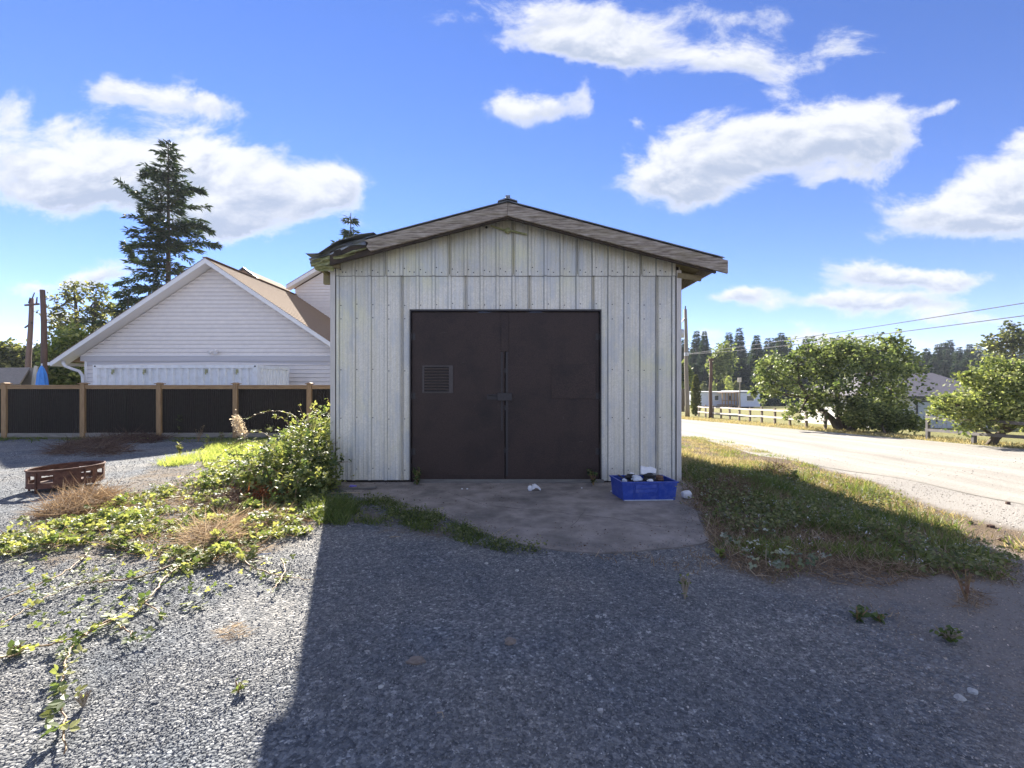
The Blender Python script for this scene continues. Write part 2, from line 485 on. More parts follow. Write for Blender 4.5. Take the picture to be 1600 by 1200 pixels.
def steel_mat():
    """weathered galvanised sheet: fine spangle, vertical runs, green-brown grime"""
    m = bpy.data.materials.new('galvanised_steel'); m.use_nodes = True
    nt = m.node_tree; L = nt.links; bs = nt.nodes['Principled BSDF']
    ge = N(nt, 'ShaderNodeNewGeometry'); pos = ge.outputs['Position']
    vo = N(nt, 'ShaderNodeTexVoronoi', i_Scale=70.0); L.new(pos, vo.inputs['Vector'])
    sp = N(nt, 'ShaderNodeSeparateColor'); L.new(vo.outputs['Color'], sp.inputs[0])
    nz = N(nt, 'ShaderNodeTexNoise', i_Scale=55.0, i_Detail=4.0); L.new(pos, nz.inputs['Vector'])
    fac = M(nt, 'ADD', M(nt, 'MULTIPLY', sp.outputs[0], 0.5), M(nt, 'MULTIPLY', nz.outputs[0], 0.5))
    a = N(nt, 'ShaderNodeMix', data_type='RGBA'); a.inputs[6].default_value = (0.60, 0.57, 0.49, 1); a.inputs[7].default_value = (0.88, 0.84, 0.735, 1)
    L.new(fac, a.inputs['Factor'])
    # vertical runs
    mp = N(nt, 'ShaderNodeMapping'); mp.inputs['Scale'].default_value = (30, 14, 0.7); L.new(pos, mp.inputs['Vector'])
    n2 = N(nt, 'ShaderNodeTexNoise', i_Scale=1.0, i_Detail=7.0, i_Roughness=0.7); L.new(mp.outputs[0], n2.inputs['Vector'])
    r2 = N(nt, 'ShaderNodeMapRange'); r2.inputs['From Min'].default_value = 0.44; r2.inputs['From Max'].default_value = 0.72; r2.inputs['To Max'].default_value = 0.7
    L.new(n2.outputs[0], r2.inputs['Value'])
    b = N(nt, 'ShaderNodeMix', data_type='RGBA'); b.inputs[7].default_value = (0.60, 0.55, 0.40, 1)
    L.new(r2.outputs[0], b.inputs['Factor']); L.new(a.outputs[2], b.inputs[6])
    # grime under the roof line, algae below (weathering patches)
    sx = N(nt, 'ShaderNodeSeparateXYZ'); L.new(pos, sx.inputs[0])
    rz = M(nt, 'SUBTRACT', 3.72, M(nt, 'MULTIPLY', M(nt, 'ABSOLUTE', M(nt, 'ADD', sx.outputs[0], 0.06)), 0.262))
    dist = M(nt, 'SUBTRACT', rz, sx.outputs[2])
    n3 = N(nt, 'ShaderNodeTexNoise', i_Scale=3.0, i_Detail=6.0); L.new(pos, n3.inputs['Vector'])
    r3 = N(nt, 'ShaderNodeMapRange'); r3.inputs['From Min'].default_value = 0.75; r3.inputs['From Max'].default_value = 0.02; r3.inputs['To Max'].default_value = 0.85
    L.new(M(nt, 'ADD', dist, M(nt, 'MULTIPLY', M(nt, 'SUBTRACT', n3.outputs[0], 0.5), -0.9)), r3.inputs['Value'])
    c = N(nt, 'ShaderNodeMix', data_type='RGBA'); c.inputs[7].default_value = (0.30, 0.30, 0.20, 1)
    L.new(M(nt, 'MULTIPLY', r3.outputs[0], n2.outputs[0], clamp=True), c.inputs['Factor']); L.new(b.outputs[2], c.inputs[6])
    n4 = N(nt, 'ShaderNodeTexNoise', i_Scale=1.3, i_Detail=5.0); L.new(pos, n4.inputs['Vector'])
    r4 = N(nt, 'ShaderNodeMapRange'); r4.inputs['From Min'].default_value = 0.5; r4.inputs['From Max'].default_value = 0.7; r4.inputs['To Max'].default_value = 0.65
    L.new(n4.outputs[0], r4.inputs['Value'])
    d = N(nt, 'ShaderNodeMix', data_type='RGBA'); d.inputs[7].default_value = (0.72, 0.70, 0.44, 1)
    L.new(r4.outputs[0], d.inputs['Factor']); L.new(c.outputs[2], d.inputs[6])
    # dull blue-grey bare zinc blotches
    n8 = N(nt, 'ShaderNodeTexNoise', i_Scale=2.6, i_Detail=7.0, i_Roughness=0.7); mp8 = N(nt, 'ShaderNodeMapping'); mp8.inputs['Scale'].default_value = (1.6, 1, .6); mp8.inputs['Location'].default_value = (7, 3, 1)
    L.new(pos, mp8.inputs['Vector']); L.new(mp8.outputs[0], n8.inputs['Vector'])
    r8 = N(nt, 'ShaderNodeMapRange'); r8.inputs['From Min'].default_value = 0.47; r8.inputs['From Max'].default_value = 0.62; r8.inputs['To Max'].default_value = 0.6
    L.new(n8.outputs[0], r8.inputs['Value'])
    d8 = N(nt, 'ShaderNodeMix', data_type='RGBA'); d8.inputs[7].default_value = (0.50, 0.525, 0.54, 1)
    L.new(r8.outputs[0], d8.inputs['Factor']); L.new(d.outputs[2], d8.inputs[6]); d = d8
    oi = N(nt, 'ShaderNodeObjectInfo'); hv = N(nt, 'ShaderNodeHueSaturation'); L.new(M(nt, 'ADD', M(nt, 'MULTIPLY', oi.outputs['Random'], .14), .91), hv.inputs['Value']); L.new(d8.outputs[2], hv.inputs['Color'])
    # scattered scuffs
    n5 = N(nt, 'ShaderNodeTexNoise', i_Scale=16.0, i_Detail=6.0, i_Roughness=0.75); L.new(pos, n5.inputs['Vector'])
    r5 = N(nt, 'ShaderNodeMapRange'); r5.inputs['From Min'].default_value = 0.66; r5.inputs['From Max'].default_value = 0.75; r5.inputs['To Max'].default_value = 0.5
    L.new(n5.outputs[0], r5.inputs['Value'])
    e = N(nt, 'ShaderNodeMix', data_type='RGBA'); e.inputs[7].default_value = (0.30, 0.31, 0.30, 1)
    L.new(r5.outputs[0], e.inputs['Factor']); L.new(hv.outputs[0], e.inputs[6])
    # shade painted dark along rib edges and the sheet lap, fainter at small ribs
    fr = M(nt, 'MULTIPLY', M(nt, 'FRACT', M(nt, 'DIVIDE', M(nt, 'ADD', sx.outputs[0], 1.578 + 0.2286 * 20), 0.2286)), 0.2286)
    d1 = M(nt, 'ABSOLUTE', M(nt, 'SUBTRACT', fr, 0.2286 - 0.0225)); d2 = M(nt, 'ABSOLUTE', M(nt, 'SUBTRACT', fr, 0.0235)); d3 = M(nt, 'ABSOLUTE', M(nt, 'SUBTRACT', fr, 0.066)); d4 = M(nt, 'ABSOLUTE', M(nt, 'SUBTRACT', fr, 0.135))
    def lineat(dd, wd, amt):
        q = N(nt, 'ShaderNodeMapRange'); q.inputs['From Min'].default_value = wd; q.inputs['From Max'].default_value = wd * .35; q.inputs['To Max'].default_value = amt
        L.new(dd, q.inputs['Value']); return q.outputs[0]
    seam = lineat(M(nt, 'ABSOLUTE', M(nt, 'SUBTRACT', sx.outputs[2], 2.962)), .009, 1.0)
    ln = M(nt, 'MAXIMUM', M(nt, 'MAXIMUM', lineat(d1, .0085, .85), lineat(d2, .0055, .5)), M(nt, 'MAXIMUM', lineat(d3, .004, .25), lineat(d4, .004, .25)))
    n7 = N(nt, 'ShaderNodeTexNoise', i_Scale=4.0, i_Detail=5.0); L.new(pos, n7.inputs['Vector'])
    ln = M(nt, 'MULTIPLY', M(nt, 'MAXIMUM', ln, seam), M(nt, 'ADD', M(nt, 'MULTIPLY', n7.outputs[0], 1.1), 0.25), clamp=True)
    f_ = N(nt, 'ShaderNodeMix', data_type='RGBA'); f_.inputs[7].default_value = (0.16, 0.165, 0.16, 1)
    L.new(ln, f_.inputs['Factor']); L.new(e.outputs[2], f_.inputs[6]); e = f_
    L.new(e.outputs[2], bs.inputs['Base Color'])
    bs.inputs['Metallic'].default_value = 0.18
    L.new(M(nt, 'ADD', M(nt, 'MULTIPLY', nz.outputs[0], 0.25), 0.36), bs.inputs['Roughness'])
    mp6 = N(nt, 'ShaderNodeMapping'); mp6.inputs['Scale'].default_value = (3, 3, 0.6); L.new(pos, mp6.inputs['Vector'])
    n6 = N(nt, 'ShaderNodeTexNoise', i_Scale=2.0, i_Detail=2.0); L.new(mp6.outputs[0], n6.inputs['Vector'])
    return m


MT = {}
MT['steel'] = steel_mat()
MT['trim'] = mat('cream_trim_paint', (0.62, 0.58, 0.52), (0.52, 0.49, 0.44), 6, 0.5, stretch=(4, 4, .6))
MT['old_wood'] = mat('weathered_grey_wood', (0.13, 0.10, 0.075), (0.42, 0.37, 0.31), 9, 0.85, 0.6, 30, stretch=(0.6, 4, 7), c3=(0.20, 0.17, 0.08), scale3=3, amt3=0.6, bdist=0.006)
MT['raft_wood'] = mat('mossy_rafter_wood', (0.16, 0.12, 0.07), (0.26, 0.22, 0.12), 6, 0.85, 0.4, c3=(0.2, 0.22, 0.05), scale3=4, amt3=0.6)
MT['roof_metal'] = mat('old_roof_metal', (0.16, 0.17, 0.18), (0.34, 0.36, 0.38), 5, 0.4, 0.3, metal=0.7, c3=(0.20, 0.20, 0.08), scale3=6, amt3=0.6)
MT['moss_metal'] = mat('moss_stained_sheet', (0.40, 0.40, 0.22), (0.17, 0.19, 0.06), 12, 0.7, 0.5, c3=(0.07, 0.06, 0.04), scale3=9, amt3=0.7)
MT['door'] = mat('dark_brown_door_paint', (0.025, 0.0150, 0.0118), (0.062, 0.040, 0.0325), 140, 0.50, 0.6, 130, detail=3, c3=(0.012, 0.010, 0.009), scale3=1.6, amt3=0.75, bdist=0.002, spec=0.28, ramp=(.4, .6))
MT['slat'] = mat('worn_louvre_paint', (0.10, 0.080, 0.074), (0.14, 0.115, 0.105), 40, 0.45, 0.2)
MT['slat2'] = mat('worn_frame_paint', (0.045, 0.034, 0.031), (0.065, 0.052, 0.048), 40, 0.45, 0.2)
MT['door_dark'] = mat('door_gap_black', (0.01, 0.009, 0.009), rough=0.8)
MT['door_trim'] = mat('brown_painted_angle', (0.022, 0.018, 0.018), (0.034, 0.028, 0.028), 60, 0.5, 0.2)
MT['sill'] = mat('grey_threshold_board', (0.20, 0.19, 0.17), (0.12, 0.11, 0.10), 12, 0.85, 0.3, stretch=(0.5, 5, 5))
MT['void'] = mat('dark_underside', (0.02, 0.018, 0.015), rough=0.95)
MT['block'] = mat('foundation_wood', (0.07, 0.05, 0.035), (0.03, 0.025, 0.02), 10, 0.9, 0.4)
MT['concrete'] = mat('dusty_concrete', (0.17, 0.15, 0.135), (0.31, 0.275, 0.25), 3.5, 0.92, 0.5, 60, c3=(0.085, 0.080, 0.075), scale3=1.4, amt3=0.9, bdist=0.006, coord='World')
MT['crate'] = mat('blue_plastic', (0.018, 0.050, 0.30), (0.026, 0.070, 0.38), 14, 0.45, 0.1, c3=(0.13, 0.16, 0.36), scale3=7, amt3=0.6)
MT['white_foam'] = mat('white_foam', (0.75, 0.75, 0.76), (0.60, 0.60, 0.62), 12, 0.8, 0.4)
MT['white_bag'] = mat('white_plastic_bag', (0.62, 0.66, 0.72), (0.42, 0.46, 0.52), 9, 0.35, 0.3)
MT['black_junk'] = mat('black_rags', (0.012, 0.012, 0.014), (0.03, 0.028, 0.026), 20, 0.7, 0.4)
MT['brown_junk'] = mat('brown_scrap', (0.10, 0.05, 0.03), (0.18, 0.10, 0.06), 20, 0.7, 0.4)
MT['dirt'] = mat('dry_dirt_clod', (0.15, 0.12, 0.10), (0.24, 0.20, 0.17), 30, 0.95, 0.5)
MT['rust'] = mat('rusted_steel', (0.075, 0.030, 0.018), (0.15, 0.065, 0.038), 14, 0.85, 0.5, c3=(0.028, 0.016, 0.014), scale3=6, amt3=0.8)
MT['cedar'] = mat('new_cedar', (0.42, 0.27, 0.13), (0.30, 0.18, 0.085), 5, 0.75, 0.25, stretch=(5, 5, 0.7), objrand=0.15)
MT['cedar_h'] = mat('new_cedar_rail', (0.42, 0.27, 0.13), (0.30, 0.18, 0.085), 5, 0.75, 0.25, stretch=(0.7, 5, 5), objrand=0.15)
MT['black_panel'] = mat('black_corrugated_panel', (0.018, 0.0125, 0.009), (0.030, 0.022, 0.016), 9, 0.6, 0.1, spec=0.2)
MT['kick'] = mat('grey_kickboard', (0.30, 0.27, 0.23), (0.20, 0.18, 0.15), 6, 0.85, 0.2, stretch=(0.6, 4, 4))
MT['vinyl'] = mat('white_vinyl_siding', (0.82, 0.755, 0.69), (0.75, 0.69, 0.64), 3, 0.5, 0.05, objrand=0.05)
MT['fascia'] = mat('white_fascia', (0.86, 0.83, 0.80), (0.80, 0.78, 0.76), 3, 0.4)
MT['soffit'] = mat('white_soffit', (0.80, 0.76, 0.73), rough=0.6)
MT['frieze'] = mat('grey_frieze_board', (0.56, 0.53, 0.53), rough=0.5)
MT['container'] = mat('white_container_paint', (0.86, 0.87, 0.87), (0.82, 0.83, 0.84), 3, 0.45, 0.05, c3=(0.45, 0.40, 0.28), scale3=5, amt3=0.3)
MT['container_mark'] = mat('stained_lug', (0.42, 0.42, 0.24), (0.3, 0.3, 0.16), 14, 0.7)
MT['dark_steel'] = mat('dark_fittings', (0.04, 0.04, 0.045), rough=0.5)
MT['pole'] = mat('pole_wood', (0.16, 0.10, 0.08), (0.10, 0.07, 0.055), 4, 0.85, 0.3, stretch=(6, 6, 0.5))
MT['pole_red'] = mat('reddish_pole_wood', (0.25, 0.165, 0.14), (0.17, 0.12, 0.10), 4, 0.85, 0.3, stretch=(6, 6, 0.5))
MT['pole_grey'] = mat('grey_pole_wood', (0.28, 0.24, 0.20), (0.18, 0.16, 0.13), 4, 0.85, 0.3, stretch=(6, 6, 0.5))
MT['bark'] = mat('tree_bark', (0.07, 0.052, 0.040), (0.12, 0.095, 0.075), 6, 0.9, 0.5, stretch=(3, 3, 0.6))
MT['galv'] = mat('transformer_grey', (0.45, 0.46, 0.48), rough=0.4, metal=0.3)
MT['wire'] = mat('grey_wire', (0.10, 0.10, 0.11), rough=0.6)
MT['porcelain'] = mat('insulator_brown', (0.08, 0.05, 0.045), rough=0.3)
MT['tarp'] = mat('grey_tan_roofing', (0.30, 0.26, 0.22), (0.24, 0.21, 0.18), 10, 0.85, 0.3)
MT['tarp_edge'] = mat('cream_arched_edge', (0.60, 0.55, 0.46), rough=0.7)
MT['blue_tarp'] = mat('bright_blue_canvas', (0.06, 0.26, 0.75), (0.09, 0.36, 0.85), 6, 0.6, 0.2, stretch=(3, 3, .5))
MT['mh_white'] = mat('mobile_home_siding', (0.62, 0.66, 0.78), (0.55, 0.60, 0.72), 2, 0.5)
MT['mh_roof'] = mat('mobile_home_roof', (0.60, 0.62, 0.64), rough=0.5)
MT['mh_brown'] = mat('porch_wood', (0.32, 0.22, 0.14), rough=0.8)
MT['glass'] = mat('dark_window_glass', (0.05, 0.07, 0.09), rough=0.08, spec=0.8)
MT['bung_wall'] = mat('pale_board_and_batten', (0.62, 0.62, 0.60), (0.52, 0.52, 0.50), 2, 0.7)
MT['garage'] = mat('grey_garage_door', (0.40, 0.44, 0.47), rough=0.5)
MT['rail_white'] = mat('weathered_white_rail', (0.62, 0.58, 0.54), (0.45, 0.40, 0.37), 6, 0.8, stretch=(.6, 4, 4))
MT['rail_post'] = mat('brown_fence_post', (0.16, 0.12, 0.10), (0.24, 0.20, 0.17), 6, 0.85)
MT['rail_dark'] = mat('dark_fence_rail', (0.09, 0.085, 0.09), (0.14, 0.13, 0.13), 6, 0.85)
MT['stick'] = mat('dry_stick', (0.36, 0.30, 0.22), (0.26, 0.20, 0.14), 20, 0.8)
MT['cane'] = mat('bramble_cane_bark', (0.24, 0.115, 0.07), (0.26, 0.19, 0.07), 14, 0.6)

MT['bramble'] = leaf_mat('bramble_leaf', (0.035, 0.062, 0.026), (0.115, 0.155, 0.052), (0.34, 0.34, 0.13), 0.42, 0.5, 0.28, tcol=(1.6, 1.6, 0.95))
MT['pale_leaf'] = leaf_mat('pale_underside_leaf', (0.07, 0.10, 0.04), (0.17, 0.20, 0.12), (0.48, 0.48, 0.42), 0.25)
MT['straw'] = leaf_mat('dry_straw', (0.13, 0.085, 0.055), (0.29, 0.21, 0.14), (0.50, 0.41, 0.30), 0.3, 0.75, 0.15, tcol=(1.25, 1.15, 0.95))
MT['rust_fern'] = leaf_mat('dead_rust_foliage', (0.12, 0.035, 0.015), (0.28, 0.085, 0.030), (0.38, 0.16, 0.06), 0.35, 0.7, 0.2, tcol=(1.25, 1.15, 0.95))
MT['brush'] = leaf_mat('dead_brush_twigs', (0.07, 0.042, 0.034), (0.13, 0.085, 0.067), (0.24, 0.17, 0.12), 0.1, 0.8, 0.2, tcol=(1.25, 1.15, 0.95))
MT['grass'] = leaf_mat('green_grass_blade', (0.055, 0.085, 0.028), (0.115, 0.155, 0.048), (0.28, 0.27, 0.11), 0.4, 0.55, 0.25)
MT['dry_grass'] = leaf_mat('dry_grass_blade', (0.17, 0.15, 0.065), (0.36, 0.31, 0.16), (0.56, 0.49, 0.32), 0.4, 0.65, 0.15, tcol=(1.35, 1.25, 0.9))
MT['tree_green'] = leaf_mat('broadleaf_green', (0.038, 0.058, 0.028), (0.095, 0.125, 0.052), (0.24, 0.26, 0.11), 0.36, 0.5, 0.3, tcol=(1.5, 1.65, 0.95))
MT['tree_yellow'] = leaf_mat('yellow_green_leaf', (0.060, 0.085, 0.035), (0.155, 0.185, 0.070), (0.36, 0.37, 0.15), 0.42, 0.5, 0.3, tcol=(1.5, 1.6, 0.9))
MT['tree_airy'] = leaf_mat('airy_olive_leaf', (0.050, 0.062, 0.042), (0.120, 0.130, 0.068), (0.36, 0.34, 0.16), 0.35, 0.55, 0.25)
MT['bright_leaf'] = leaf_mat('bright_backlit_leaf', (0.07, 0.11, 0.034), (0.17, 0.21, 0.075), (0.36, 0.37, 0.16), 0.5, 0.5, 0.3)
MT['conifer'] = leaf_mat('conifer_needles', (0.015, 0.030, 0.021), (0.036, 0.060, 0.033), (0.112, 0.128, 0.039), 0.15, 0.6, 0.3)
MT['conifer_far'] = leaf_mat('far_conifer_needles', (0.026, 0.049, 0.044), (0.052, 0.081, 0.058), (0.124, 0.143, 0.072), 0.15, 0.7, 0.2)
MT['seed'] = leaf_mat('pale_seed_fluff', (0.42, 0.34, 0.24), (0.62, 0.54, 0.42), (0.75, 0.70, 0.60), 0.4, 0.8, 0.1, tcol=(1.25, 1.15, 0.95))
MT['weed'] = leaf_mat('olive_weed_leaf', (0.060, 0.080, 0.030), (0.140, 0.160, 0.070), (0.32, 0.30, 0.17), 0.4, 0.55, 0.25)
MT['flower'] = leaf_mat('tiny_white_flowers', (0.45, 0.45, 0.44), (0.60, 0.60, 0.60), (0.75, 0.75, 0.75), 0.3, 0.7, 0.2, tcol=(1, 1, 1))

# ------------------------------------------------------------------ ground
def inpoly(x, y, poly):
    x = np.asarray(x, float); y = np.asarray(y, float)
    c = np.zeros(x.shape, bool); n = len(poly); j = n - 1
    for i in range(n):
        xi, yi = poly[i]; xj, yj = poly[j]
        t = ((yi > y) != (yj > y)) & (x < (xj - xi) * (y - yi) / ((yj - yi) if yj != yi else 1e-9) + xi)
        c ^= t; j = i
    return c


def pdist(x, y, poly):
    """signed distance, positive inside"""
    x = np.asarray(x, float); y = np.asarray(y, float)
    d = np.full(x.shape, 1e9)
    n = len(poly)
    for i in range(n):
        ax, ay = poly[i]; bx, by = poly[(i + 1) % n]
        ex, ey = bx - ax, by - ay
        t = np.clip(((x - ax) * ex + (y - ay) * ey) / (ex * ex + ey * ey + 1e-12), 0, 1)
        d = np.minimum(d, np.hypot(x - ax - t * ex, y - ay - t * ey))
    return np.where(inpoly(x, y, poly), d, -d)


def wpoly(pxs):
    return [tuple(gp(*p)[:2]) for p in pxs]


EMBANK = wpoly([(1066, 735), (1064, 790), (1095, 800), (1110, 850), (1150, 890), (1210, 912), (1290, 892), (1400, 900), (1560, 908), (1590, 885), (1500, 830), (1400, 780), (1300, 748), (1180, 728)])
DRYTOP = wpoly([(1062, 682), (1062, 740), (1180, 733), (1300, 750), (1400, 785), (1500, 832), (1640, 880), (1640, 850), (1440, 790), (1330, 745), (1220, 712), (1120, 685)])
ROADX0, ROADX1 = 7.2, 14.0


def road_near(y):
    return 7.0 + 0.35 * np.sin(np.asarray(y) * 0.35)


def road_far(y):
    y = np.asarray(y, float)
    return np.interp(y, [-20, 13.6, 33.5, 60, 120], [17.5, 15.0, 12.6, 10.5, 6.0])


def axis(bps):
    out = []
    for a, b, st in bps:
        out += list(np.arange(a, b, st))
    out.append(bps[-1][1])
    return np.array(out)


def build_ground():
    xs = axis([(-1500, -300, 150), (-300, -60, 20), (-60, -16, 2.5), (-16, -8, 0.4), (-8, 9, 0.12), (9, 20, 0.35), (20, 60, 2.5), (60, 300, 20), (300, 1500, 150)])
    ys = axis([(-200, -20, 20), (-20, -2, 2), (-2, 0.5, 0.4), (0.5, 12, 0.12), (12, 24, 0.4), (24, 70, 2), (70, 300, 15), (300, 1600, 100)])
    X, Y = np.meshgrid(xs, ys)
    Z = gh(X, Y)
    Z = np.maximum(Z, -7.0 + 0 * Z)
    V = np.stack([X.ravel(), Y.ravel(), Z.ravel()], 1)
    nx, ny = len(xs), len(ys)
    i = np.arange((nx - 1) * (ny - 1)); r = i // (nx - 1); c = i % (nx - 1)
    a = r * nx + c
    Q = np.stack([a, a + 1, a + nx + 1, a + nx], 1)
    me = bpy.data.meshes.new('ground')
    me.vertices.add(len(V)); me.vertices.foreach_set('co', V.ravel())
    me.loops.add(len(Q) * 4); me.polygons.add(len(Q))
    me.loops.foreach_set('vertex_index', Q.ravel())
    me.polygons.foreach_set('loop_start', np.arange(len(Q)) * 4); me.polygons.foreach_set('loop_total', np.full(len(Q), 4))
    me.polygons.foreach_set('use_smooth', np.ones(len(Q), bool))
    me.update(calc_edges=True)
    x, y = V[:, 0], V[:, 1]
    emb = sstep(-0.25, 0.25, pdist(x, y, EMBANK))
    dry = sstep(-0.5, 0.3, pdist(x, y, DRYTOP))
    soil = np.maximum(emb, dry)
    # sandy fines on the right of the yard and between yard and road
    sandy = np.maximum(sstep(1.4, 3.1, x) * (1 - sstep(4.0, 5.0, y)), sstep(3.0, 5.2, x + 0.15 * (y - 3)) * (1 - sstep(30, 60, y))) * 0.95
    # vegetated soil under the brambles
    br = wpoly([(250, 720), (380, 690), (520, 700), (520, 770), (640, 800), (760, 835), (700, 850), (520, 820), (440, 860), (380, 900), (250, 880), (60, 900), (0, 900), (0, 820), (120, 790)])
    bram = sstep(-0.35, 0.35, pdist(x, y, br))
    soil = np.maximum(soil, bram * 0.55)
    lawn = sstep(-0.2, 0.5, x - road_far(y)) * sstep(5, 9, y)
    lawn = np.maximum(lawn, sstep(45, 60, y))
    lawn = np.maximum(lawn, sstep(16, 19, y) * (1 - sstep(2, 5, x)) * 1.0)
    behind = sstep(7.5, 9, y) * (1 - sstep(4.5, 6.5, x)) * sstep(-4, -2.5, x)
    soil = np.maximum(soil, behind * 0.8)
    fence_g = sstep(14.0, 14.6, y) * (1 - sstep(15, 15.6, y)) * (1 - sstep(-4, -3, x)) * 0.6
    lawn = np.maximum(lawn, fence_g)
    pale = sstep(4.7, 5.9, x - .12 * np.clip(5 - y, 0, 3)) * sstep(3.0, 4.2, y) * (1 - sstep(30, 45, y)) * (1 - .75 * dry)
    for nm, arr in (('soil', soil), ('sandy', sandy), ('lawn', lawn), ('pale', pale)):
        at = me.attributes.new(nm, 'FLOAT', 'POINT'); at.data.foreach_set('value', arr.astype(float))
    m = bpy.data.materials.new('yard_ground'); m.use_nodes = True
    nt = m.node_tree; L = nt.links; bs = nt.nodes['Principled BSDF']
    ge = N(nt, 'ShaderNodeNewGeometry'); pos = ge.outputs['Position']
    vo = N(nt, 'ShaderNodeTexVoronoi', i_Scale=75.0, i_Randomness=1.0); L.new(pos, vo.inputs['Vector'])
    vb = N(nt, 'ShaderNodeTexVoronoi', i_Scale=34.0, i_Randomness=1.0); L.new(pos, vb.inputs['Vector'])
    s1 = N(nt, 'ShaderNodeSeparateColor'); L.new(vo.outputs['Color'], s1.inputs[0])
    s2 = N(nt, 'ShaderNodeSeparateColor'); L.new(vb.outputs['Color'], s2.inputs[0])
    cr = N(nt, 'ShaderNodeValToRGB')
    els = cr.color_ramp.elements
    els[0].position = 0.0; els[0].color = (*GRAV[0], 1)
    els[1].position = 1.0; els[1].color = (*GRAV[3], 1)
    e = els.new(0.5); e.color = (*GRAV[1], 1)
    e = els.new(0.85); e.color = (*GRAV[2], 1)
    L.new(M(nt, 'ADD', M(nt, 'MULTIPLY', s1.outputs[0], 0.65), M(nt, 'MULTIPLY', s2.outputs[1], 0.35)), cr.inputs[0])
    big = N(nt, 'ShaderNodeTexNoise', i_Scale=0.9, i_Detail=6.0, i_Roughness=0.6); L.new(pos, big.inputs['Vector'])
    mid = N(nt, 'ShaderNodeTexNoise', i_Scale=6.0, i_Detail=8.0, i_Roughness=0.7); L.new(pos, mid.inputs['Vector'])
    fine = N(nt, 'ShaderNodeTexNoise', i_Scale=60.0, i_Detail=6.0, i_Roughness=0.7); L.new(pos, fine.inputs['Vector'])

    def masked(attr, width=0.5, bias=0.0):
        at = N(nt, 'ShaderNodeAttribute', attribute_name=attr)
        s = M(nt, 'ADD', at.outputs['Fac'], M(nt, 'MULTIPLY', M(nt, 'SUBTRACT', M(nt, 'ADD', M(nt, 'MULTIPLY', big.outputs[0], 0.5), M(nt, 'MULTIPLY', mid.outputs[0], 0.5)), 0.5), 2.2))
        r = N(nt, 'ShaderNodeMapRange', interpolation_type='SMOOTHSTEP')
        r.inputs['From Min'].default_value = 0.5 - width / 2 + bias; r.inputs['From Max'].default_value = 0.5 + width / 2 + bias
        L.new(s, r.inputs['Value'])
        return M(nt, 'MULTIPLY', r.outputs[0], M(nt, 'MINIMUM', M(nt, 'MULTIPLY', at.outputs['Fac'], 4.0), 1.0))

    def two(c1, c2, fac):
        a = N(nt, 'ShaderNodeMix', data_type='RGBA'); a.inputs[6].default_value = (*c1, 1); a.inputs[7].default_value = (*c2, 1)
        L.new(fac, a.inputs['Factor']); return a.outputs[2]

    def over(base, col, fac):
        a = N(nt, 'ShaderNodeMix', data_type='RGBA'); L.new(fac, a.inputs['Factor']); L.new(base, a.inputs[6]); L.new(col, a.inputs[7]); return a.outputs[2]
    col = cr.outputs[0]
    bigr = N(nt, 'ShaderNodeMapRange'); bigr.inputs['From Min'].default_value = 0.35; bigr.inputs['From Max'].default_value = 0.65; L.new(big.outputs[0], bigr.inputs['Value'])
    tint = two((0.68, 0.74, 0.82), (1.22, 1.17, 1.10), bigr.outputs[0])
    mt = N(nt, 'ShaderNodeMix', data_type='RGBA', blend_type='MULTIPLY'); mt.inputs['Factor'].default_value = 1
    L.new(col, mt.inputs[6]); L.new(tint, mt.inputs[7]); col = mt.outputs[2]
    sand = two((0.15, 0.13, 0.115), (0.36, 0.325, 0.295), fine.outputs[0])
    col = over(col, sand, M(nt, 'MULTIPLY', masked('sandy', 0.8), 0.95))
    palec = two((0.22, 0.205, 0.18), (0.48, 0.455, 0.415), fine.outputs[0])
    col = over(col, palec, M(nt, 'MULTIPLY', masked('pale', 0.9), 0.9))
    soilc = two((0.07, 0.052, 0.036), (0.24, 0.18, 0.12), mid.outputs[0])
    col = over(col, soilc, masked('soil', 0.6))
    lawnc = two((0.085, 0.10, 0.030), (0.34, 0.30, 0.13), M(nt, 'ADD', M(nt, 'MULTIPLY', mid.outputs[0], 0.5), M(nt, 'MULTIPLY', big.outputs[0], 0.5)))
    col = over(col, lawnc, masked('lawn', 0.3))
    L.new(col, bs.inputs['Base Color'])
    bs.inputs['Roughness'].default_value = 0.9
    bs.inputs['Specular IOR Level'].default_value = 0.15
    hgt = M(nt, 'ADD', M(nt, 'MULTIPLY', vo.outputs['Distance'], -1.2), M(nt, 'MULTIPLY', s1.outputs[2], 0.5))
    hgt = M(nt, 'ADD', hgt, M(nt, 'MULTIPLY', fine.outputs[0], 0.8))
    bp = N(nt, 'ShaderNodeBump', i_Strength=0.9, i_Distance=0.012)
    L.new(hgt, bp.inputs['Height']); L.new(bp.outputs[0], bs.inputs['Normal'])
    me.materials.append(m)
    o = bpy.data.objects.new('ground', me); C.objects.link(o)
    o['kind'] = 'structure'; o['label'] = 'dark crushed gravel yard running out to grass and woods'


GRAV = [(0.080, 0.085, 0.093), (0.170, 0.176, 0.184), (0.31, 0.31, 0.305), (0.58, 0.57, 0.55)]
build_ground()


def sheet_on_ground(name, poly_fn, mat_, lift, label):
    b = B()
    V, F = poly_fn()
    b.add([(x, y, gz(x, y) + lift) for x, y in V], F)
    o = b.build(name, mat_, loc=(0, 0, 0), smooth=True)
    o['kind'] = 'structure'; o['label'] = label
    return o


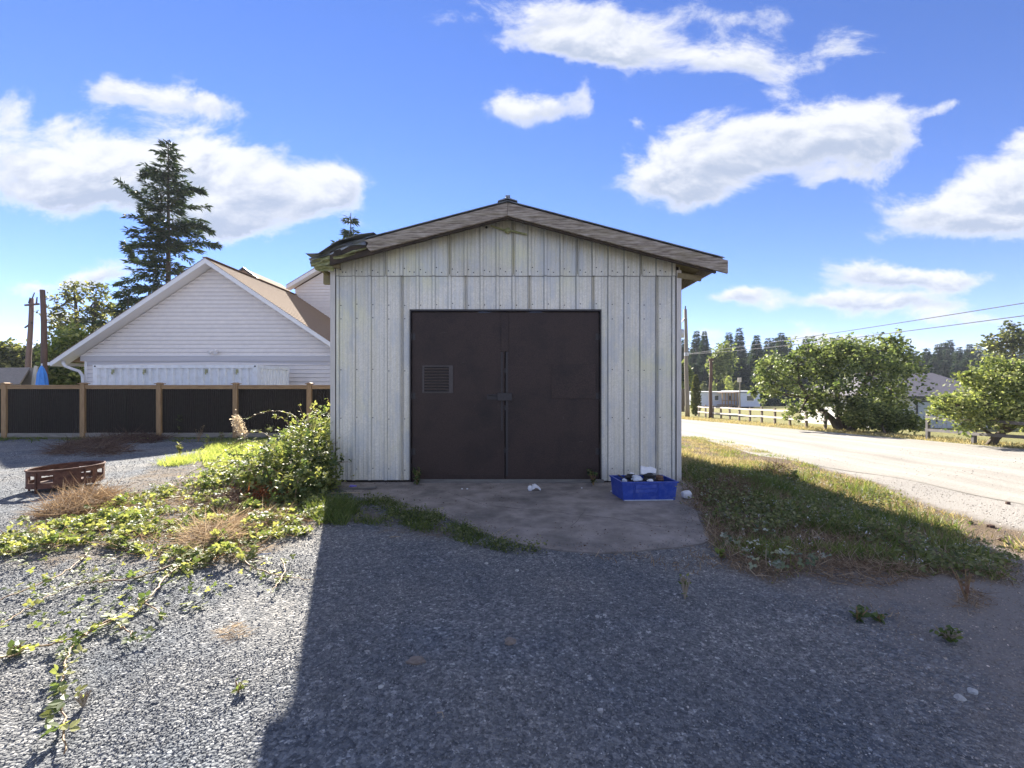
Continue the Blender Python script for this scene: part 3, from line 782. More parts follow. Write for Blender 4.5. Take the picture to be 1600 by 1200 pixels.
def road_mat():
    m = bpy.data.materials.new('pale_gravel_road'); m.use_nodes = True
    nt = m.node_tree; L = nt.links; bs = nt.nodes['Principled BSDF']
    ge = N(nt, 'ShaderNodeNewGeometry'); pos = ge.outputs['Position']
    n1 = N(nt, 'ShaderNodeTexNoise', i_Scale=25.0, i_Detail=7.0, i_Roughness=0.75); L.new(pos, n1.inputs['Vector'])
    mp = N(nt, 'ShaderNodeMapping'); mp.inputs['Scale'].default_value = (1.6, 0.12, 1); L.new(pos, mp.inputs['Vector'])
    n2 = N(nt, 'ShaderNodeTexNoise', i_Scale=1.0, i_Detail=4.0); L.new(mp.outputs[0], n2.inputs['Vector'])
    f = M(nt, 'ADD', M(nt, 'MULTIPLY', n1.outputs[0], 0.6), M(nt, 'MULTIPLY', n2.outputs[0], 0.4))
    r = N(nt, 'ShaderNodeMapRange'); r.inputs['From Min'].default_value = 0.35; r.inputs['From Max'].default_value = 0.65; L.new(f, r.inputs['Value'])
    a = N(nt, 'ShaderNodeMix', data_type='RGBA'); a.inputs[6].default_value = (0.22, 0.205, 0.18, 1); a.inputs[7].default_value = (0.39, 0.37, 0.335, 1)
    L.new(r.outputs[0], a.inputs['Factor']); L.new(a.outputs[2], bs.inputs['Base Color'])
    bs.inputs['Roughness'].default_value = 0.95; bs.inputs['Specular IOR Level'].default_value = 0.08
    bp = N(nt, 'ShaderNodeBump', i_Strength=0.5, i_Distance=0.02); L.new(n1.outputs[0], bp.inputs['Height']); L.new(bp.outputs[0], bs.inputs['Normal'])
    return m


def road_poly():
    ys = np.concatenate([np.arange(-20, 6, 2), np.arange(6, 30, 0.5), np.arange(30, 120, 5)])
    V = []; F = []; K = 12
    for y in ys:
        x0, x1 = float(road_near(y)), float(road_far(y))
        x0 += 0.15 * math.sin(y * 0.9); x1 += 0.1 * math.sin(y * .7 + 2)
        if y > 34: x0 = min(x0, x1 - 6)
        for k in range(K): V.append((x0 + (x1 - x0) * k / (K - 1), y))
    for i in range(len(ys) - 1):
        for k in range(K - 1):
            a = i * K + k
            F.append((a, a + 1, a + K + 1, a + K))
    return V, F


sheet_on_ground('road', road_poly, road_mat(), 0.006, 'pale dusty gravel road in full sun')

# concrete apron in front of the doors: a slab with a crumbled front edge
APRON_PX = [(528, 764), (600, 792), (650, 800), (690, 806), (735, 826), (790, 846), (860, 860), (930, 866), (1000, 862), (1060, 858), (1100, 852), (1108, 838), (1096, 815), (1086, 792), (1084, 770)]
APRON = wpoly(APRON_PX)


def build_apron():
    front = [Vector((p[0], p[1], 0)) for p in APRON]
    ring = []
    for i in range(len(front) - 1):
        a, b = front[i], front[i + 1]
        n = max(2, int((b - a).length / 0.12))
        for k in range(n):
            p = a.lerp(b, k / n)
            j = 0.025
            ring.append((p.x + random.uniform(-j, j), p.y + random.uniform(-j, j)))
    ring.append((front[-1].x, front[-1].y))
    ring += [(2.62, 6.62), (-2.66, 6.62)]
    b = B()
    n = len(ring)
    top = [(x, y, 0.012) for x, y in ring]; bot = [(x, y, -0.12) for x, y in ring]
    b.add(top + bot, [tuple(range(n))[::-1]] + [(i, (i + 1) % n, n + (i + 1) % n, n + i) for i in range(n)])
    o = b.build('concrete_pad', MT['concrete'], loc=(0, 6, 0))
    o['kind'] = 'structure'; o['label'] = 'dusty worn concrete apron in front of the shed doors'
    return ring


APRON_RING = build_apron()

# ------------------------------------------------------------------ the metal shed
YW = 6.52; XL, XR = -2.59, 2.41; XM = -0.06; YB = 13.8
SL = 0.262
YF = 6.20          # face of the rake boards


def roofz(x, off=0.0):
    return 3.905 - SL * abs(x - XM) + off


shed = thing('metal_shed', 'weathered galvanised metal shed with dark brown double doors', 'shed', ((XL + XR) / 2, YW, 0))
P_ = 0.2286


def rib_profile(x0, x1, phase, y):
    """outline of ribbed sheet between x0 and x1; major ribs at phase + k*P_"""
    pts = [(x0, y)]
    k = math.floor((x0 - phase) / P_) - 1
    while True:
        c = phase + k * P_
        if c - 0.04 > x1: break
        for dx, dy in ((-0.0235, 0), (-0.017, -0.022), (0.017, -0.022), (0.0235, 0),
                       (0.066, 0), (0.074, -0.0035), (0.086, -0.0035), (0.094, 0), (0.135, 0), (0.143, -0.0035), (0.155, -0.0035), (0.163, 0)):
            x = c + dx
            if x0 + 0.001 < x < x1 - 0.001: pts.append((x, y + dy))
        k += 1
    pts = [pts[0]] + sorted(pts[1:])
    # heights at the ends
    pts.append((x1, y))
    return pts


def siding_sheet(x0, x1, zb, zt, y, phase, dz=0.0, tilt=0.0):
    b = B()
    pr = rib_profile(x0, x1, phase, y)
    n = len(pr); V = []
    zt_ = (lambda x: zt) if not callable(zt) else zt
    for x, yy in pr: V.append((x, yy - tilt, zb + dz))
    for x, yy in pr: V.append((x, yy, zt_(x)))
    for x, yy in pr: V.append((x, yy + 0.0025 - tilt, zb + dz))
    for x, yy in pr: V.append((x, yy + 0.0025, zt_(x)))
    F = []
    for i in range(n - 1):
        F.append((i, i + 1, n + i + 1, n + i)); F.append((2 * n + i + 1, 2 * n + i, 3 * n + i, 3 * n + i + 1))
        F.append((i + 1, i, 2 * n + i, 2 * n + i + 1)); F.append((n + i, n + i + 1, 3 * n + i + 1, 3 * n + i))
    F.append((0, n, 3 * n, 2 * n)); F.append((n - 1, 3 * n - 1, 4 * n - 1, 2 * n - 1))
    b.add(V, F)
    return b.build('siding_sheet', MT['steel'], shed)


PH = -1.578
DX0, DX1, DZ = -1.463, 1.278, 2.488
ZS = 2.965
e = 0.0015
low = [(-2.520, -1.578 - e, 0.045, ZS + .02), (-1.578 + e, DX0, 0.045, ZS + .02)]
for a, b_ in ((DX0 + e, -0.664 - e), (-0.664 + e, 0.2506 - e), (0.2506 + e, 1.165 - e), (1.165 + e, DX1 - e)):
    low.append((a, b_, DZ, ZS + .02))
low += [(DX1 + e, 2.0794 - e, 0.035, ZS + .02), (2.0794 + e, 2.345, 0.035, ZS + .02)]
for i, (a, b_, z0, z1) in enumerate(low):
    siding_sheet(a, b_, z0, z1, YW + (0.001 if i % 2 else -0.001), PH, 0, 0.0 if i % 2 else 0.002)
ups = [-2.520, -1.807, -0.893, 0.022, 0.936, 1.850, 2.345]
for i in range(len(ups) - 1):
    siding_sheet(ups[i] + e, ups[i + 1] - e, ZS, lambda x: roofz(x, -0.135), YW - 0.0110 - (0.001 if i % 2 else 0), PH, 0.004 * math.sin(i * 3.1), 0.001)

# screws
scr = B()


def screw(x, z, y, r=0.0075):
    scr.tube([(x, y, z), (x, y - 0.004, z)], [r * 1.25, r], 6)


k = -4
while PH + k * P_ < 2.36:
    xc = PH + k * P_
    for z in (0.20, 0.93, 1.62, 2.36, 2.56):
        if DX0 - 0.02 < xc < DX1 + 0.02 and z < DZ: continue
        screw(xc + 0.042, z + random.uniform(-.015, .015), YW - 0.001)
    if xc > -2.5:
        screw(xc + 0.115, ZS + 0.055 + random.uniform(-.008, .008), YW - 0.0140)
        screw(xc + 0.04, ZS + 0.10 + random.uniform(-.03, .03), YW - 0.0140)
    k += 1
for x in (-2.49, -2.42, -1.4):
    screw(x, ZS + 0.055, YW - 0.0140)
scr.build('screw', MT['dark_steel'], shed, kind='stuff')
# round black hole near the peak and a small dent
hb = B(); hb.tube([(-0.365, YW - 0.031, 3.655), (-0.365, YW - 0.026, 3.655)], 0.017, 12)
hb.build('vent_hole', MT['door_dark'], shed)

# inner wall box, sides, back
b = B()
b.box((XL + 0.012, YW + 0.03, 0.02), (DX0 - 0.05, YW + 0.11, 3.0))
b.box((DX1 + 0.05, YW + 0.03, 0.02), (XR - 0.012, YW + 0.11, 3.0))
b.box((DX0 - 0.05, YW + 0.03, DZ + 0.03), (DX1 + 0.05, YW + 0.11, 3.0))
b.prism([(XL + 0.012, YW + 0.03, 3.0), (XR - 0.012, YW + 0.03, 3.0), (XR - .012, YW + .03, roofz(XR, -.16)), (XM, YW + .03, roofz(XM, -.16)), (XL + .012, YW + .03, roofz(XL, -.16))], (0, 0.08, 0))
b.build('wall_framing', MT['block'], shed)
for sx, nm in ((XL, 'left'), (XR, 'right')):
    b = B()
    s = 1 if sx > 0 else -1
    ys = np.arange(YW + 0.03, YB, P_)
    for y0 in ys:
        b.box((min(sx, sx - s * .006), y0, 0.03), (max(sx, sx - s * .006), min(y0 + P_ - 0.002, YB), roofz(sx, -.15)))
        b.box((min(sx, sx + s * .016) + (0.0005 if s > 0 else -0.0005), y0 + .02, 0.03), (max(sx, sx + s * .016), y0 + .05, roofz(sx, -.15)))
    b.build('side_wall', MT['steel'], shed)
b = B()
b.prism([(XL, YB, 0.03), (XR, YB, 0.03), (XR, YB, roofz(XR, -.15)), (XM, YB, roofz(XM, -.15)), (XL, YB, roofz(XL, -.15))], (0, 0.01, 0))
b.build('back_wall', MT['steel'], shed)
# corner trims (L shaped strips)
for x0, x1, zt in ((XL - 0.004, -2.524, 3.06), (2.350, XR + 0.006, 3.045)):
    b = B()
    b.box((x0, YW - 0.026, 0.03), (x1, YW - 0.020, zt))
    if x0 < 0: b.box((x0, YW - 0.0195, 0.03), (x0 + 0.003, YW + 0.07, zt))
    else: b.box((x1 + 0.0005, YW - 0.026, 0.03), (x1 + 0.0025, YW + 0.07, zt))
    b.build('corner_trim', MT['trim'], shed)
# foundation: dark gap, sill timber on blocks (left), right
b = B(); b.box((XL + 0.05, YW + 0.04, -0.12), (DX0 - 0.02, YW + 0.10, 0.019)); b.build('sill_timber', MT['block'], shed)
b = B(); b.box((DX1 + 0.02, YW + 0.04, -0.12), (XR - 0.05, YW + 0.10, 0.019)); b.build('sill_timber', MT['block'], shed)

# rake boards
b = B()
zt0 = lambda x: roofz(x, -0.012)
FH = 0.178
b.prism([(XM, YF, zt0(XM)), (2.945, YF, zt0(2.945)), (2.945, YF, zt0(2.945) - FH), (2.80, YF, zt0(2.80) - FH), (XM, YF, zt0(XM) - FH)], (0, 0.038, 0))
o = bevel(b.build('rake_board', MT['old_wood'], shed), 0.004)
b = B()
b.prism([(XM - 0.003, YF, zt0(XM)), (XM - 0.003, YF, zt0(XM) - FH), (-1.93, YF, zt0(-1.93) - FH + 0.004), (-1.99, YF, zt0(-1.99) - 0.10), (-1.96, YF, zt0(-1.96) - .05), (-2.02, YF, zt0(-2.02))], (0, 0.038, 0))
bevel(b.build('rake_board', MT['old_wood'], shed), 0.004)
# dark under-board (barge backing) just behind
b = B()
for s in (1, -1):
    xe = 2.80 if s > 0 else -2.50
    b.prism([(XM, YF + 0.042, roofz(XM, -.03)), (xe, YF + .042, roofz(xe, -.03)), (xe, YF + .042, roofz(xe, -.215)), (XM, YF + .042, roofz(XM, -.215))], (0, 0.04, 0))
b.build('barge_backing', MT['block'], shed)


# roof: deck + ribbed metal sheets, each its own part
def roof_sheet(y0, y1, side, xe, thick=0.006):
    b = B()
    pr = [(y0, 0)]
    y = y0
    while y < y1 - 0.01:
        for dy, dz in ((0.02, 0), (0.035, 0.019), (0.055, 0.019), (0.07, 0)):
            if y + dy < y1: pr.append((y + dy, dz))
        y += P_
    pr.append((y1, 0))
    n = len(pr); V = []
    for xx in (XM, xe):
        for (yy, dz) in pr: V.append((xx, yy, roofz(xx) + dz + 0.012))
    for xx in (XM, xe):
        for (yy, dz) in pr: V.append((xx, yy, roofz(xx) + dz + 0.012 - thick))
    F = []
    for i in range(n - 1):
        F += [(i, i + 1, n + i + 1, n + i), (2 * n + i, 3 * n + i, 3 * n + i + 1, 2 * n + i + 1), (n + i, n + i + 1, 3 * n + i + 1, 3 * n + i), (i + 1, i, 2 * n + i, 2 * n + i + 1)]
    F += [(0, n, 3 * n, 2 * n), (n - 1, 3 * n - 1, 4 * n - 1, 2 * n - 1)]
    b.add(V, F)
    b.build('roof_sheet', MT['roof_metal'], shed)


y = YF - 0.012
j = 0
while y < YB + 0.25:
    y1 = min(y + 0.93, YB + 0.3)
    roof_sheet(y, y1 - 0.003, 1, 2.895 + 0.008 * (j % 2))
    roof_sheet(y, y1 - 0.003, -1, -2.0 if j == 0 else -2.86)
    y = y1; j += 1
b = B()
b.prism([(XM, YF + 0.085, roofz(XM, 0.003)), (2.86, YF + .085, roofz(2.86, .003)), (2.86, YF + .085, roofz(2.86, -.02)), (XM, YF + .085, roofz(XM, -.02))], (0, YB - YF + 0.1, 0))
b.prism([(XM, YF + 0.085, roofz(XM, 0.003)), (XM, YF + .085, roofz(XM, -.02)), (-2.42, YF + .085, roofz(-2.42, -.02)), (-2.42, YF + .085, roofz(-2.42, .003))], (0, YB - YF + 0.1, 0))
b.build('roof_deck', MT['raft_wood'], shed)
# ridge cap: dark lumps of folded metal
b = B()
for s in (1, -1):
    b.prism([(XM - s * .004, YF - 0.03, roofz(XM, 0.052)), (XM + s * 0.13, YF - .03, roofz(XM + s * .13, 0.040)), (XM + s * 0.135, YF - .03, roofz(XM + s * .135, 0.028)), (XM - s * .004, YF - .03, roofz(XM, 0.035))], (0, YB - YF + 0.4, 0))
b.box((XM - .03, YF - 0.035, roofz(XM) + .05), (XM + .035, YF + 0.3, roofz(XM) + .075))
b.build('ridge_cap', MT['roof_metal'], shed)
# rafters
y = YW - 0.06
first = True
while y < YB:
    b = B()
    for s in (1,):
        xe = 2.82
        b.prism([(XR + .01, y, roofz(XR, -.022)), (xe, y, roofz(xe, -.022)), (xe, y, roofz(xe, -.022) - .085), (XR + .01, y, roofz(XR, -.022) - .125)], (0, 0.04, 0))
    b.build('rafter', MT['raft_wood'], shed)
    b = B()
    xe = -2.68
    b.prism([(XL - .01, y, roofz(XL, -.022)), (XL - .01, y, roofz(XL, -.15)), (xe, y, roofz(xe, -.13)), (xe, y, roofz(xe, -.022))], (0, 0.04, 0))
    b.build('rafter', MT['raft_wood'], shed)
    y += 0.61
# eave fascia on the right and a second board under the eave
b = B(); b.box((2.822, YF + 0.09, roofz(2.84, -.15)), (2.845, YB + .2, roofz(2.84, -.022)))
b.build('eave_board', MT['old_wood'], shed)
b = B(); b.beam((2.36, YF + .30, roofz(2.36, -.30)), (2.70, YF + .30, roofz(2.70, -.26)), 0.04, 0.07)
b.build('eave_brace', MT['raft_wood'], shed)


# the torn, folded-down metal at the left eave
def crumple():
    # outline rows across the slope: (px, py) of top edge seen from the yard, at the front edge
    top = [(585, 364), (560, 368), (545, 371), (530, 378), (515, 386), (500, 395), (488, 399), (478, 396)]
    ys = [YF - 0.035, YF + 0.10, YF + 0.45, YF + 0.95, YF + 1.6]
    V = []; F = []
    n = len(top)
    for r, yy in enumerate(ys):
        for i, (px, py) in enumerate(top):
            p = W(px, py, YF)
            k = r / (len(ys) - 1)
            base = roofz(p.x) + 0.02
            z = p.z * (1 - k) + base * k + 0.015 * math.sin(i * 2.3 + r * 1.7)
            x = p.x + 0.01 * math.sin(r * 2 + i)
            V.append((x, yy + 0.012 * math.sin(i * 1.9), z))
    m = len(V)
    for (x, yy, z) in list(V): V.append((x + .002, yy + .004, z - 0.006))
    for r in range(len(ys) - 1):
        for i in range(n - 1):
            a = r * n + i
            F.append((a, a + n, a + n + 1, a + 1)); F.append((m + a, m + a + 1, m + a + n + 1, m + a + n))
    for i in range(n - 1): F.append((i, i + 1, m + i + 1, m + i))
    for r in range(len(ys) - 1):
        a = r * n + n - 1; F.append((a, a + n, m + a + n, m + a))
    b = B(); b.add(V, F)
    b.build('bent_roof_sheet', MT['roof_metal'], shed)
    # folded lower flaps, mossy, three layers hanging under it
    layers = [
        ([(572, 372), (548, 377), (527, 384), (512, 392), (497, 400), (482, 404)], [(572, 388), (548, 394), (528, 400), (514, 402), (500, 408), (486, 410)], 'roof_metal', 0.02),
        ([(574, 386), (552, 391), (533, 399), (520, 401)], [(571, 390), (552, 398), (533, 404), (521, 406)], 'moss_metal', -0.005),
        ([(522, 392), (508, 400), (494, 405), (484, 409)], [(526, 410), (511, 414), (497, 416), (486, 417)], 'moss_metal', 0.05),
        ([(525, 410), (512, 413), (500, 415), (490, 417)], [(521, 424), (509, 423), (499, 424), (493, 422)], 'moss_metal', 0.12),
    ]
    for tops, bots, mk, dy in layers:
        V = []; F = []; n = len(tops)
        R = 4
        for r in range(R):
            k = r / (R - 1)
            for i in range(n):
                px = tops[i][0] * (1 - k) + bots[i][0] * k; py = tops[i][1] * (1 - k) + bots[i][1] * k
                p = W(px, py, YF + dy + 0.05 * k + 0.025 * math.sin(i * 2.1 + r * 2.6))
                V.append(tuple(p))
        m = len(V)
        V += [(x, yy + 0.006, z) for (x, yy, z) in V]
        for r in range(R - 1):
            for i in range(n - 1):
                a = r * n + i
                F.append((a, a + 1, a + n + 1, a + n)); F.append((m + a, m + a + n, m + a + n + 1, m + a + 1))
        for i in range(n - 1):
            F.append((i, m + i, m + i + 1, i + 1)); a = (R - 1) * n + i; F.append((a, a + 1, m + a + 1, m + a))
        for r in range(R - 1):
            F.append((r * n, r * n + n, m + r * n + n, m + r * n)); a = r * n + n - 1; F.append((a, m + a, m + a + n, a + n))
        b = B(); b.add(V, F); b.build('torn_flap', MT[mk], shed)
    b = B()
    b.beam(W(500, 419, YF + .22), W(524, 436, YF + .5), 0.05, 0.05)
    b.build('broken_lath', MT['raft_wood'], shed)
    b = B()
    p = W(506, 444, YW + 0.05); q = W(521, 428, YW + 0.05)
    b.box((p.x, YW + 0.03, p.z), (XL - 0.006, YW + 0.10, q.z))
    b.build('rafter_tail', MT['raft_wood'], shed)
    b = B()
    a = W(518, 404, YF + 0.1); q = W(528, 420, YF + .1)
    b.box((a.x, YF + 0.13, W(0, 417, YF + .1).z), (q.x, YF + 0.20, a.z))
    b.build('soffit_block', MT['raft_wood'], shed)


crumple()

# small flood lamp at the peak
lamp = B()
lc = Vector((XM + 0.0, YW - 0.06, 3.60))
lamp.tube([(XM, YW - 0.045, 3.60), (XM, YW - 0.10, 3.60)], [0.045, 0.03], 14)
lamp.beam((XM - .24, YW - 0.055, 3.665), (XM - .03, YW - 0.055, 3.60), 0.02, 0.022)
lamp.beam((XM + .03, YW - 0.055, 3.60), (XM + .27, YW - 0.055, 3.545), 0.02, 0.022)
lamp.build('lamp_bracket', MT['moss_metal'], shed)

# doors -------------------------------------------------------------
YD = YW + 0.012
b = B()
b.box((DX0, YW - 0.030, DZ - 0.028), (DX1, YD + 0.05, DZ - 0.002))
b.box((DX0 + 0.0005, YW - 0.030, 0.02), (DX0 + 0.020, YD + 0.05, DZ - 0.0285))
b.box((DX1 - 0.020, YW - 0.030, 0.02), (DX1 - 0.0005, YD + 0.05, DZ - 0.0285))
b.build('door_frame', MT['door_trim'], shed)
b = B(); b.box((DX0 + .021, YD + 0.052, 0.0), (DX1 - .021, YD + 0.06, DZ - .03)); b.build('door_backing', MT['door_dark'], shed)
SX = -0.100
for (x0, x1, side) in ((DX0 + 0.026, SX - 0.006, 0), (SX + 0.006, DX1 - 0.026, 1)):
    b = B(); b.box((x0, YD, 0.015), (x1, YD + 0.04, DZ - 0.036))
    leaf = bevel(b.build('door_leaf', MT['door'], shed), 0.003)
    if side == 0:
        a = W(660, 571, YD); q = W(708, 614, YD)
        fr = B()
        fr.box((a.x, YD - 0.014, a.z - .02), (q.x, YD - .0005, a.z)); fr.box((a.x, YD - 0.014, q.z), (q.x, YD - .0005, q.z + .02))
        fr.box((a.x, YD - 0.014, q.z + .0205), (a.x + .03, YD - .0005, a.z - .0205)); fr.box((q.x - .06, YD - 0.014, q.z + .0205), (q.x, YD - .0005, a.z - .0205))
        fr.build('vent_frame', MT['slat2'], leaf)
        nS = 8
        h = (a.z - .03 - q.z - .03) / nS
        for k in range(nS):
            z = q.z + .03 + h * (k + .5)
            s_ = B(); s_.beam((a.x + .034, YD - .010, z), (q.x - .064, YD - .010, z), 0.004, h * .82, up=(0, -0.9, 1))
            s_.build('louvre_slat', MT['slat'], leaf)
        bk = B(); bk.box((a.x + .031, YD - 0.002, q.z + .021), (q.x - .061, YD - .0006, a.z - .021)); bk.build('vent_recess', MT['door_dark'], leaf)
        st = B(); st.box((SX - 0.058, YD - 0.012, 2.488 - 0.60 + 0.0), (SX + 0.052, YD - 0.0006, DZ - 0.04)); bevel(st.build('top_strap', MT['door'], leaf), .003)
        st = B(); st.box((SX - 0.058, YD - 0.008, 0.75), (SX - 0.035, YD - 0.0006, 1.88)); st.build('edge_strip', MT['door_trim'], leaf)
        kp = B(); kp.box((DX0 + .12, YD - .004, 0.03), (SX - .02, YD - .0006, 0.12)); kp.build('kick_strip', MT['door'], leaf)
    else:
        a = W(862, 569, YD); q = W(931, 623, YD)
        pa = B(); pa.box((a.x, YD - 0.007, q.z), (q.x, YD - .0006, a.z)); bevel(pa.build('patch_panel', MT['door'], leaf), .002)
        st = B(); st.box((SX + 0.012, YD - 0.009, 0.10), (SX + 0.045, YD - 0.0006, 1.88)); st.build('edge_strip', MT['door_trim'], leaf)
# pale scuffs on the paint, strap hinges
for (px, py, dx, dz) in ((741, 636, .012, .03), (778, 634, .006, .03), (722, 566, .05, .004), (690, 520, .08, .003), (905, 690, .05, .003), (880, 655, .004, .04)):
    a = W(px, py, YD); b = B(); b.beam((a.x, YD - .0012, a.z), (a.x + dx, YD - .0012, a.z + dz), .001, .003, up=(0, -1, 0)); b.build('scratch', MT['sill'], shed)
for z in (.45, 1.25, 2.1):
    for sx_, x0 in ((1, DX0 + .026), (-1, DX1 - .026)):
        b = B(); b.tube([(x0 - sx_ * .004, YD - .018, z - .05), (x0 - sx_ * .004, YD - .018, z + .05)], .009, 8); b.box((min(x0 + sx_ * .006, x0 + sx_ * .05), YD - .006, z - .045), (max(x0 + sx_ * .006, x0 + sx_ * .05), YD - .0006, z + .045))
        b.build('hinge', MT['door_trim'], shed)
# latch box, hasp, bolts
a = W(777, 614, YD - .03); q = W(800, 626, YD - .03)
b = B(); b.box((a.x, YD - 0.052, q.z), (q.x, YD - 0.0125, a.z)); bevel(b.build('latch_box', MT['door_trim'], shed), .004)
b = B(); b.box((a.x - .15, YD - 0.012, q.z + .015), (a.x - 0.001, YD - .0006, a.z - .02)); b.tube([(a.x - .13, YD - .03, a.z - .03), (a.x - .02, YD - .03, a.z - .04)], .008, 8)
b.build('hasp', MT['door_trim'], shed)
for z in (1.61, 1.08, 0.47):
    b = B(); b.tube([(SX, YD - .022, z - .035), (SX, YD - .022, z + .035)], .010, 8); b.box((SX - .02, YD - .02, z - .012), (SX + .04, YD - .0095, z + .012))
    b.build('door_bolt', MT['door_trim'], shed)
# grey threshold board
b = B(); b.box((DX0 + 0.08, YW - 0.055, 0.013), (DX1 + 0.03, YW - 0.004, 0.058)); bevel(b.build('threshold', MT['sill'], shed), .004)
# hood of a vent sticking out of the right-hand wall
a = W(1066, 671, 7.6)
b = B(); b.prism([(XR + .017, 7.5, 0.72), (XR + .11, 7.5, 0.66), (XR + .11, 7.5, 0.61), (XR + .017, 7.5, 0.58)], (0, 0.16, 0))
bevel(b.build('vent_hood', MT['trim'], shed), .01, 2)

# ------------------------------------------------------------------ left: fence, container, houses
MT['shingle'] = mat('tan_asphalt_shingle', (0.235, 0.165, 0.115), (0.36, 0.265, 0.19), 30, 0.95, 0.5, 12, stretch=(1, 1, 3), coord='World', spec=0.05)
MT['shingle_grey'] = mat('grey_shingle', (0.15, 0.14, 0.16), (0.22, 0.21, 0.23), 20, 0.95, 0.3, coord='World', spec=0.05)

YFN = 14.8
fz = lambda x: gz(x, YFN)
fence = thing('panel_fence', 'black corrugated panel fence with cedar posts behind the gravel yard', 'fence', (-10, YFN, fz(-10)))
post_px = [9, 131, 250, 369, 484]
pxs = [-236, -113] + post_px + [600]
xs = [(p - 800) / FPX * YFN for p in pxs]
ZT = W(0, 603, YFN).z
for i, x in enumerate(xs):
    g = fz(x)
    b = B(); b.box((x - 0.075, YFN - 0.075, g - 0.1), (x + 0.075, YFN + 0.075, ZT + 0.06))
    po = bevel(b.build('post', MT['cedar'], fence), .006)
    b = B(); b.box((x - 0.11, YFN - 0.11, ZT + 0.0605), (x + 0.11, YFN + 0.11, ZT + 0.085)); b.prism([(x - .085, YFN - .085, ZT + .0855), (x + .085, YFN - .085, ZT + .0855), (x + .02, YFN - .085, ZT + .11), (x - .02, YFN - .085, ZT + .11)], (0, .17, 0))
    b.build('post_cap', MT['cedar_h'], po)
for i in range(len(xs) - 1):
    x0, x1 = xs[i] + 0.076, xs[i + 1] - 0.076
    g0, g1 = fz(x0), fz(x1)
    b = B(); b.box((x0, YFN - 0.045, ZT - 0.10), (x1, YFN + 0.045, ZT)); b.box((x0 - .0, YFN - .07, ZT + .001), (x1, YFN + .07, ZT + .03))
    bevel(b.build('rail', MT['cedar_h'], fence), .004)
    b = B(); b.beam((x0, YFN - 0.0, (g0 + g1) / 2 + 0.10), (x1, YFN - 0.0, (g0 + g1) / 2 + 0.10), 0.06, 0.13)
    b.build('kickboard', MT['kick'], fence)
    gg = (g0 + g1) / 2 + 0.17
    # two overlapping corrugated sheets per bay
    xm = x0 + (x1 - x0) * (0.5 + 0.06 * math.sin(i * 2.7))
    for (a, c, yo) in ((x0 + .002, xm, 0.0), (xm - 0.03, x1 - .002, 0.012)):
        pr = []
        n = int((c - a) / 0.0169)
        for k in range(n + 1):
            x = a + (c - a) * k / n
            pr.append((x, YFN + 0.0 + yo + 0.009 * math.cos(2 * math.pi * (x) / 0.0676)))
        m = len(pr); V = [(x, y, gg) for x, y in pr] + [(x, y, ZT - 0.101) for x, y in pr] + [(x, y + .003, gg) for x, y in pr] + [(x, y + .003, ZT - 0.101) for x, y in pr]
        F = []
        for k in range(m - 1):
            F += [(k, k + 1, m + k + 1, m + k), (2 * m + k + 1, 2 * m + k, 3 * m + k, 3 * m + k + 1)]
        b = B(); b.add(V, F); b.build('corrugated_panel', MT['black_panel'], fence)

# shipping container
CX0, CX1, CY, CZ1 = -15.66, -9.52, 17.0, 2.14
CZ0 = CZ1 - 2.59
cont = thing('shipping_container', 'white shipping container standing between the fence and the house', 'container', ((CX0 + CX1) / 2, CY + 1.2, CZ0))


def corr(p0, p1, z0, z1, pitch, depth, nrm, b):
    p0 = Vector(p0); p1 = Vector(p1); d = p1 - p0; n = max(1, round(d.length / pitch)); nrm = Vector(nrm)
    pts = []
    for k in range(n):
        for f, o in ((0.0, 0), (0.25, 0), (0.40, 1), (0.85, 1)):
            pts.append(p0 + d * ((k + f) / n) + nrm * (-depth * o))
    pts.append(p1)
    m = len(pts); V = [(p.x, p.y, z0) for p in pts] + [(p.x, p.y, z1) for p in pts]
    V += [(p.x - nrm.x * .01, p.y - nrm.y * .01, z0) for p in pts] + [(p.x - nrm.x * .01, p.y - nrm.y * .01, z1) for p in pts]
    F = []
    for k in range(m - 1):
        F += [(k, k + 1, m + k + 1, m + k), (2 * m + k + 1, 2 * m + k, 3 * m + k, 3 * m + k + 1)]
    b.add(V, F)


b = B(); corr((CX0 + .12, CY + .02, 0), (CX1 - .16, CY + .02, 0), CZ0 + .14, CZ1 - .13, 0.278, 0.075, (0, -1, 0), b); b.build('side_panel', MT['container'], cont)
b = B(); corr((CX1 - .02, CY + .16, 0), (CX1 - .02, CY + 2.32, 0), CZ0 + .14, CZ1 - .13, 0.235, 0.045, (1, 0, 0), b); b.build('end_panel', MT['container'], cont)
b = B(); b.box((CX0 + .1, CY + .1, CZ1 - .12), (CX1 - .1, CY + 2.34, CZ1 - .05)); b.build('roof_panel', MT['container'], cont)
for x in (CX0, CX1 - .16):
    for y in (CY, CY + 2.28):
        b = B(); b.box((x, y, CZ0 + .12), (x + .16, y + .16, CZ1 - .12)); po = b.build('corner_post', MT['container'], cont)
        b = B(); b.box((x - .003, y - .003, CZ1 - .119), (x + .163, y + .163, CZ1)); b.build('corner_casting', MT['container'], po)
        b = B(); b.box((x + .05, y - .006, CZ1 - .085), (x + .11, y - .0035, CZ1 - .03)); b.build('casting_hole', MT['dark_steel'], po)
        b = B(); b.box((x - .003, y - .003, CZ0), (x + .163, y + .163, CZ0 + .119)); b.build('corner_casting', MT['container'], po)
